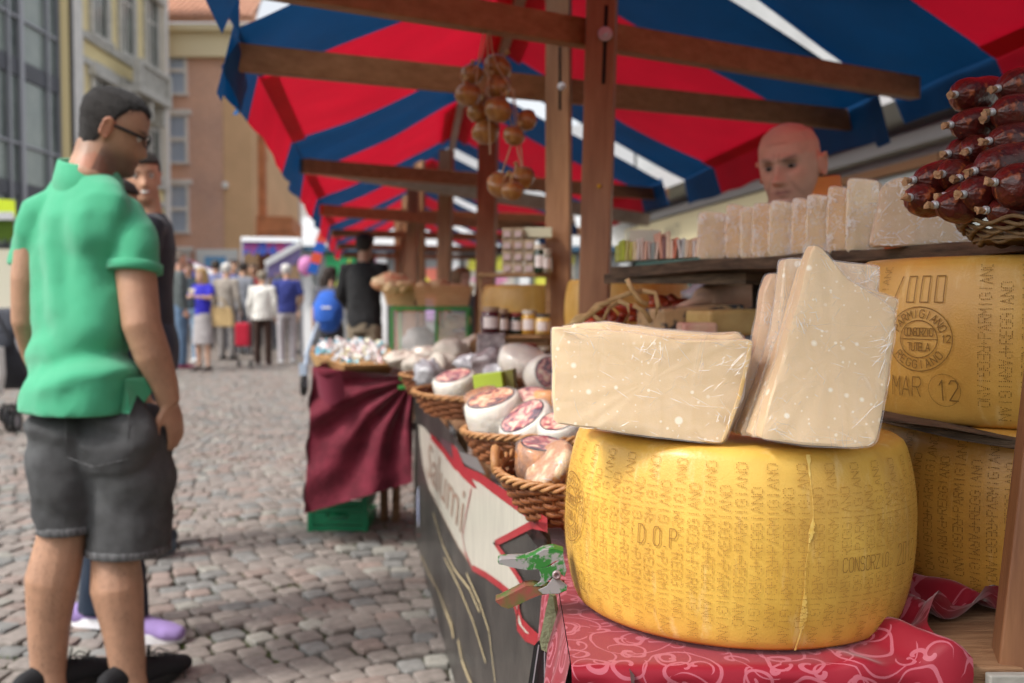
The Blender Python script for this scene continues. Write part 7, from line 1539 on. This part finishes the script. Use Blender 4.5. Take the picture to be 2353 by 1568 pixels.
for z, dy in ((.865, 0.02), (.975, .06), (1.19, .12)): q = MB(); q.box(((xl + xr) / 2, 3.44 + dy, z), (xr - xl + .02, .12, .012)); obj('shelf', q, m_crate, jt, bevel=.001)
for x in (xl, xr + .0): q = MB(); q.box((x, 3.53, .96), (.012, .02, .48)); obj('upright', q, m_crate, jt)
rows = [(.722, 3.33, 0, 6, .030, .085), (.872, 3.42, 0, 5, .028, .08), (.982, 3.47, 0, 5, .028, .085)]
kk = 0; used_l = {}
pos_w = ['leftmost', 'second from the left', 'middle left', 'middle right', 'second from the right', 'rightmost']; row_w = ['bottom row', 'middle row', 'top row']
for ri, (z, y, _, n, r, h) in enumerate(rows):
    for i in range(n):
        cc_ = (kk * 3 + ri) % len(jc); pw = pos_w[i] if n == 6 else ['leftmost', 'second from the left', 'middle', 'second from the right', 'rightmost'][i]
        jar('%s preserve jar, %s in the %s of the rack' % (jn[cc_], pw, row_w[ri]), (xl + .03 + i * (xr - xl - .05) / (n - 1), y + .012 * math.sin(kk * 2), z), r, h * (.85 + .25 * ((kk * 7) % 5) / 5), jc[cc_], jl[kk % 4]); kk += 1
jar('single dark jar standing on another at the left of the rack', (P(1128, 0, 3.2).x, 3.2, P(0, 765, 3.2).z), .030, .085, jc[0], jl[0]); q = MB(); q.box((P(1128, 0, 3.2).x, 3.2, (P(0, 765, 3.2).z + .722) / 2), (.09, .08, P(0, 765, 3.2).z - .723)); o = obj('spice_box', q, m_dkpack, bevel=.003); tag(o, 'dark tin box carrying the single dark jar', 'box')
m_card = mat('kraft_card', (.40, .30, .20), rough=.7, var=.25, vs=30); m_cardp = mat('pink_label', (.55, .42, .42), rough=.6)
x0s = [1157, 1182, 1206, 1232]; n_ = 0
for r_ in range(4):
    for i in range(3 if r_ < 3 else 2):
        c = P(1166 + i * 25, 638 - r_ * 26, 3.55); q = MB(); q.box((c.x, 3.55, 1.196 + .019 + r_ * .0405), (.037, .06, .038)); o = obj('card_box', q, m_card, bevel=.0015); q = MB(); q.box((c.x - .002, 3.518, 1.196 + .017 + r_ * .0405), (.022, .002, .02)); obj('label', q, m_cardp, o)
        tag(o, 'small kraft box with pink label, %s box of row %s on the top shelf' % (('left', 'middle', 'right')[i], ('one, lowest', 'two', 'three', 'four, highest')[r_]), 'box', 'small kraft boxes stacked on the rack'); n_ += 1
for i, (x, hh, c) in enumerate(((1240, .10, (.015, .03, .015)), (1254, .085, (.25, .22, .17)))): jar(['dark green bottle jar right of the kraft boxes', 'grey brown jar right of the dark green one'][i], (P(x, 0, 3.5).x, 3.5, 1.196), .022, hh, c, (.5, .42, .34))
q = MB(); q.box((P(1235, 0, 3.55).x, 3.56, 1.196 + .145), (.10, .05, .035)); o = obj('cream_box', q, mat('cream_box', (.60, .58, .42), rough=.6), bevel=.002); tag(o, 'cream coloured box lying on top of the jars by the middle post', 'box')
# ---------------------------------------------------------------- glass case with green frame, bread baskets on top
GD = 5.9; gz0 = .722; cx0, cx1 = P(905, 0, GD).x, P(1076, 0, GD).x; gz1 = P(0, 708, GD).z; GY0, GY1 = GD - .12, GD + .32
m_gf = mat('green_frame', (.045, .26, .055), rough=.4); gc = thing('glass_case', 'glass display case with green metal frame full of pale cheeses', 'display case', ((cx0 + cx1) / 2, GD, gz0))
for x in (cx0, (cx0 + cx1) / 2 + .04, cx1):
    q = MB(); q.box((x, GY0, (gz0 + gz1) / 2), (.016, .016, gz1 - gz0)); obj('frame_bar', q, m_gf, gc); q = MB(); q.box((x, GY1, (gz0 + gz1) / 2), (.016, .016, gz1 - gz0)); obj('frame_bar', q, m_gf, gc)
for y in (GY0, GY1):
    for z in (gz0 + .01, gz1): q = MB(); q.box(((cx0 + cx1) / 2, y, z), (cx1 - cx0 + .016, .014, .018)); obj('frame_rail', q, m_gf, gc)
q = MB(); q.box(((cx0 + cx1) / 2, (GY0 + GY1) / 2, gz1 + .006), (cx1 - cx0, GY1 - GY0, .01)); obj('top_plate', q, m_gf, gc)
m_pane = mat('case_glass', (.9, .95, .93), rough=.05, alpha=.22, spec=.9)
for x0, x1 in ((cx0 + .01, (cx0 + cx1) / 2 + .03), ((cx0 + cx1) / 2 + .05, cx1 - .01)): q = MB(); q.box(((x0 + x1) / 2, GY0 + .004, (gz0 + gz1) / 2), (x1 - x0, .004, gz1 - gz0 - .04)); obj('pane', q, m_pane, gc)
m_pc = mat('pale_cheese', (.62, .48, .27), rough=.6, var=.15, vs=9, bump=.3)
for i, (fx, fz, r) in enumerate(((.72, .10, .085), (.88, .10, .08), (.62, .05, .08), (.80, .21, .075), (.93, .22, .06), (.66, .17, .06))):
    c = Vector((cx0 + (cx1 - cx0) * fx, GD + .05 + .03 * (i % 3), gz0 + .02 + fz)); tommino(['loaf shaped', 'right front', 'left low', 'upper middle', 'upper right', 'upper left'][i] + ' pale cheese inside the green framed glass case', c, (0, -.5, .85), r * .72, r * .7, None, m_pc, film=False)
lump('grey paper bundle inside the left half of the glass case', Vector((cx0 + .15, GD + .08, gz0 + .12)), (.11, .08, .10), mat('grey_bundle', (.30, .28, .27), rough=.7, var=.3, vs=14), name='paper_bundle', cat='bundle', seed=9)
m_wood_b = mat('splint_basket', (.56, .36, .17), rough=.6, col2=(.46, .27, .11), vs=10, stretch=(1, 1, 10), bump=.4, bs=30)
def splint(label, x0, x1, y0, y1, d, dep=.28):
    bl_, br_, tl2, tr2 = P(x0 + 12, y1, d), P(x1 - 12, y1, d), P(x0, y0, d), P(x1, y0, d); t = thing('bread_basket', label, 'basket', (bl_ + br_) / 2); rows_ = 7
    for i in range(rows_):
        f0, f1 = i / rows_, (i + .86) / rows_; a0, a1 = lerp2(bl_, tl2, f0), lerp2(bl_, tl2, f1); b0, b1 = lerp2(br_, tr2, f0), lerp2(br_, tr2, f1); o_ = .003 * (i % 2)
        for (p, q1, r1, s1, dv) in ((a0, b0, b1, a1, Vector((0, .006, 0))), (a0 + Vector((0, dep, 0)), b0 + Vector((0, dep, 0)), b1 + Vector((0, dep, 0)), a1 + Vector((0, dep, 0)), Vector((0, .006, 0))), (a0 + Vector((0, .008, 0)), a0 + Vector((0, dep - .002, 0)), a1 + Vector((0, dep - .002, 0)), a1 + Vector((0, .008, 0)), Vector((.006, 0, 0))), (b0 + Vector((0, .008, 0)), b0 + Vector((0, dep - .002, 0)), b1 + Vector((0, dep - .002, 0)), b1 + Vector((0, .008, 0)), Vector((-.006, 0, 0)))):
            q = MB(); q.prism([p + Vector((0, -o_, 0)), q1 + Vector((0, -o_, 0)), r1 + Vector((0, -o_, 0)), s1 + Vector((0, -o_, 0))], dv); obj('splint', q, m_wood_b, t)
    q = MB(); q.prism([bl_ + Vector((0, 0, .004)), br_ + Vector((0, 0, .004)), br_ + Vector((0, dep, .004)), bl_ + Vector((0, dep, .004))], (0, 0, .005)); obj('bottom', q, m_wood_b, t)
    return t, bl_, br_
splint('long pale woven bread basket on top of the glass case', 948, 1085, 655, 702, 5.8); splint('low bread basket left of the long one, behind the black sweater', 876, 962, 662, 700, 6.05)
for i, (x, y, r) in enumerate(((975, 655, .06), (1010, 652, .07), (1050, 660, .06), (905, 655, .055), (935, 650, .06))):
    lump(['bread roll at the left end of the long basket', 'round loaf in the long basket', 'bread roll at the right of the long basket', 'brown roll in the low basket', 'loaf between both bread baskets'][i], P(x, y + 4, 5.95), (r, r * .8, r * .55), mat('bread_crust', (.50, .30, .14), rough=.7, col2=(.66, .50, .30), vs=12), name='bread', cat='bread', seed=i)
lump('heap of reddish peppers behind the bread baskets', P(900, 650, 6.3), (.13, .08, .06), mat('red_heap', (.45, .10, .05), rough=.5, col2=(.6, .5, .3), vs=18), name='pepper_heap', cat='vegetables', seed=3)['kind'] = 'stuff'
# ---------------------------------------------------------------- candy tray on the maroon cloth
TD = 4.45; m_trw = mat('tray_wood', (.60, .36, .15), rough=.6, col2=(.46, .26, .10), vs=5, stretch=(2, 2, 10), bump=.2)
trc = PZ(806, 836, .80); ct = thing('wooden_tray', 'shallow wooden tray heaped with wrapped sweets on the maroon cloth', 'tray', (trc.x, trc.y, .775))
ol = [PZ(712, 812, .82), PZ(790, 838, .82), PZ(905, 836, .82), PZ(898, 800, .82), PZ(806, 790, .82), PZ(716, 795, .82)]; il = [p * .94 + trc * .06 + Vector((0, 0, 0)) for p in ol]
cen = sum(ol, Vector()) / 6
q = MB(); q.loft([[lerp2(cen, p, .84) - Vector((0, 0, .085)) for p in ol], [p for p in ol], [lerp2(cen, p, .95) for p in ol], [lerp2(cen, p, .78) - Vector((0, 0, .04)) for p in ol]]); obj('tray_body', q, m_trw, ct, bevel=.003)
ccols = [(.80, .80, .78), (.72, .78, .82), (.80, .70, .72), (.78, .78, .60), (.25, .60, .75), (.76, .62, .66), (.82, .82, .82)]; cmeshes = []
for i in range(14):
    q = MB(); q.ell((0, 0, 0), (.016, .010, .009), None, 10, 7)
    for sg_ in (-1, 1): q.lathe([(.002, .0), (.004, .006), (.012, .017)], (sg_ * .014, 0, 0), (sg_, .1, .2), 8, caps=False)
    q.v = [tuple(Vector(p) * (1 + .25 * nz(p, 80, i))) for p in q.v]; cmeshes.append(mesh_from('sweet', q.v, q.f, None, mat('sweet_paper_%d' % (i % 7), ccols[i % 7], rough=.25, coat=.6, var=.15, vs=60), True))
for i in range(110):
    u, v = rng.random(), rng.random(); a = rng.uniform(0, 2 * PI); r = math.sqrt(rng.random()) * .82; k = int(a / (PI / 3)) % 6; f = a / (PI / 3) % 1; e = lerp2(ol[k], ol[(k + 1) % 6], f); p = lerp2(cen, e, r)
    o = bpy.data.objects.new('sweet', cmeshes[i % 14]); COL.objects.link(o); o.location = (p.x, p.y, .795 + .050 * (1 - r ** 2) + rng.uniform(0, .022)); o.rotation_euler = tuple(rng.uniform(-1, 1, 3) * (1, 1, 3)); o.scale = (1.25,) * 3
    tag(o, 'wrapped sweet with twisted ends in the heap on the wooden tray', 'sweet', 'wrapped sweets on the wooden tray')
# maroon velvet cloth with a folding table under it
m_vel = mat('maroon_velvet', (.105, .005, .016), rough=.8, col2=(.19, .016, .036), vs=13, sheen=.45, bump=.4, bs=60, thr=(.35, .65))
ft = thing('folding_table', 'small table hidden under the maroon velvet cloth', 'table', (cen.x + .07, 4.75, 0)); q = MB(); q.box((cen.x + .18, 4.88, .735), (.28, .28, .03)); obj('tabletop', q, m_plank, ft)
for x in (.24, .30):
    for y in (4.93, 5.0): q = MB(); q.box((cen.x + x, y, .36), (.03, .03, .72)); obj('leg', q, m_plank, ft)
G0 = Vector((945, 880, 0))
def vel(u, v):
    # u across, v down; picture-like outline laid on a plane at the front of the little table
    tl3, tr3 = (718, 842), (952, 868); bl3, br3 = (698, 1180), (946, 1108)
    x = lerp2(lerp2(Vector(tl3), Vector(tr3), u), lerp2(Vector(bl3), Vector(br3), u), v); ybot = 1180 - 8 * u - 70 * u * u
    gx, gy = x.x - 945, x.y - 870; rad = math.hypot(gx, gy); an = math.atan2(gy, -gx)
    f = .030 * math.sin(an * 15 + 1.2 * math.sin(rad / 60)) * min(1, rad / 90) * (1 - .45 * min(1, rad / 330)) + .012 * math.sin(x.y / 13 + u * 6) * (1 - u) * math.exp(-((v - .3) / .25) ** 2) + .010 * nz((u * 4, v * 4, 0), 1.5, 2)
    d = 4.42 - .02 * math.sin(PI * u) + f - .06 * (1 - v) * 0
    return P(x.x, x.y, d)
vc = thing('velvet_cloth', 'maroon velvet cloth draped in folds under the tray of sweets', 'cloth', (cen.x + .05, 4.42, .35)); obj('front_drape', MB().grid(vel, 70, 80), m_vel, vc, smooth=True)
q = MB(); q.grid(lambda u, v: lerp2(lerp2(P(718, 842, 4.42), P(952, 868, 4.42), u), Vector((cen.x - .16 + .48 * u, 4.98, .765)), v) + Vector((0, 0, .006 * math.sin(u * 20) * v)), 30, 14); obj('top_cover', q, m_vel, vc, smooth=True)
q = MB(); q.grid(lambda u, v: P(718 - 20 * v, 842 + 335 * v, 4.42) + Vector((.012 * math.sin(v * 20 + u * 9), .5 * u, 0)), 12, 20); obj('side_drape', q, m_vel, vc, smooth=True)
q = MB(); q.grid(lambda u, v: P(722 + 62 * u + 10 * v, 846 + 60 * v + 22 * math.sin(u * 3), 4.36) + Vector((0, -.03 * math.sin(PI * u), 0)), 12, 12); obj('turned_corner', q, mat('velvet_back', (.17, .018, .04), rough=.8, sheen=.4), vc, smooth=True)
# second clamp at the cloth gather
cm2 = thing('spring_clamp', 'small green clamp holding the maroon cloth at the table corner', 'clamp', P(945, 878, 4.3))
for (x0, y0, x1, y1, w) in ((918, 868, 962, 872, .028), (915, 890, 958, 886, .028), (930, 878, 962, 882, .045)): q = MB(); q.bar(P(x0, y0, 4.28), P(x1, y1, 4.28), .03, w * .6); obj('jaw', q, m_cg if w > .03 else m_gf, cm2, bevel=.004)
# green plastic crate under the cloth
cr_ = thing('plastic_crate', 'green plastic crate on the cobbles under the maroon cloth', 'crate', PZ(776, 1222, 0)); a0 = PZ(709, 1220, 0); a1 = PZ(842, 1222, 0); m_pcg = mat('crate_green', (.012, .20, .085), rough=.4)
Wd = (a1 - a0).length; dpt = .34; zc = .30
for z in (0.015, .045, .105, .135, .165, .195, .225, .255, .285):
    hh = .024
    for y in (0, dpt): q = MB(); q.box(((a0.x + a1.x) / 2, a0.y + y, z), (Wd, .012, hh)); obj('rail', q, m_pcg, cr_, bevel=.002)
    for x in (a0.x + .006, a1.x - .006): q = MB(); q.box((x, a0.y + dpt / 2, z), (.012, dpt - .014, hh)); obj('rail', q, m_pcg, cr_)
for x in (a0.x + .01, a1.x - .01): q = MB(); q.box((x, a0.y - .004, .15), (.03, .016, .30)); obj('corner_post', q, m_pcg, cr_, bevel=.003)
for sg_ in (-1, 1): q = MB(); q.box(((a0.x + a1.x) / 2 + sg_ * Wd * .33, a0.y, .074), (Wd * .30, .011, .032)); obj('grip_cheek', q, m_pcg, cr_)
q = MB(); q.box(((a0.x + a1.x) / 2, a0.y + dpt / 2, .006), (Wd - .03, dpt - .03, .01)); obj('bottom', q, m_pcg, cr_)
# a distant wheel of a trolley left of the cloth
q = MB(); c0 = P(698, 885, 8.0); q.tube([c0 + Vector((.0, .07 * math.cos(a), .07 * math.sin(a))) for a in np.linspace(0, 2 * PI, 17)], .02, 8); tw2 = thing('pushchair', 'small folded pushchair left of the maroon cloth, mostly hidden', 'pushchair', (c0.x, c0.y, 0)); obj('wheel', q, MATS['black_rubber'], tw2, smooth=True)
q = MB(); q.tube([c0, c0 + Vector((.02, .05, .25)), c0 + Vector((.1, .1, .5))], .02, 8); q.box(c0 + Vector((0, .0, .13)), (.06, .06, .09)); obj('frame', q, fab('pale_blue_fabric', (.35, .42, .52)), tw2)
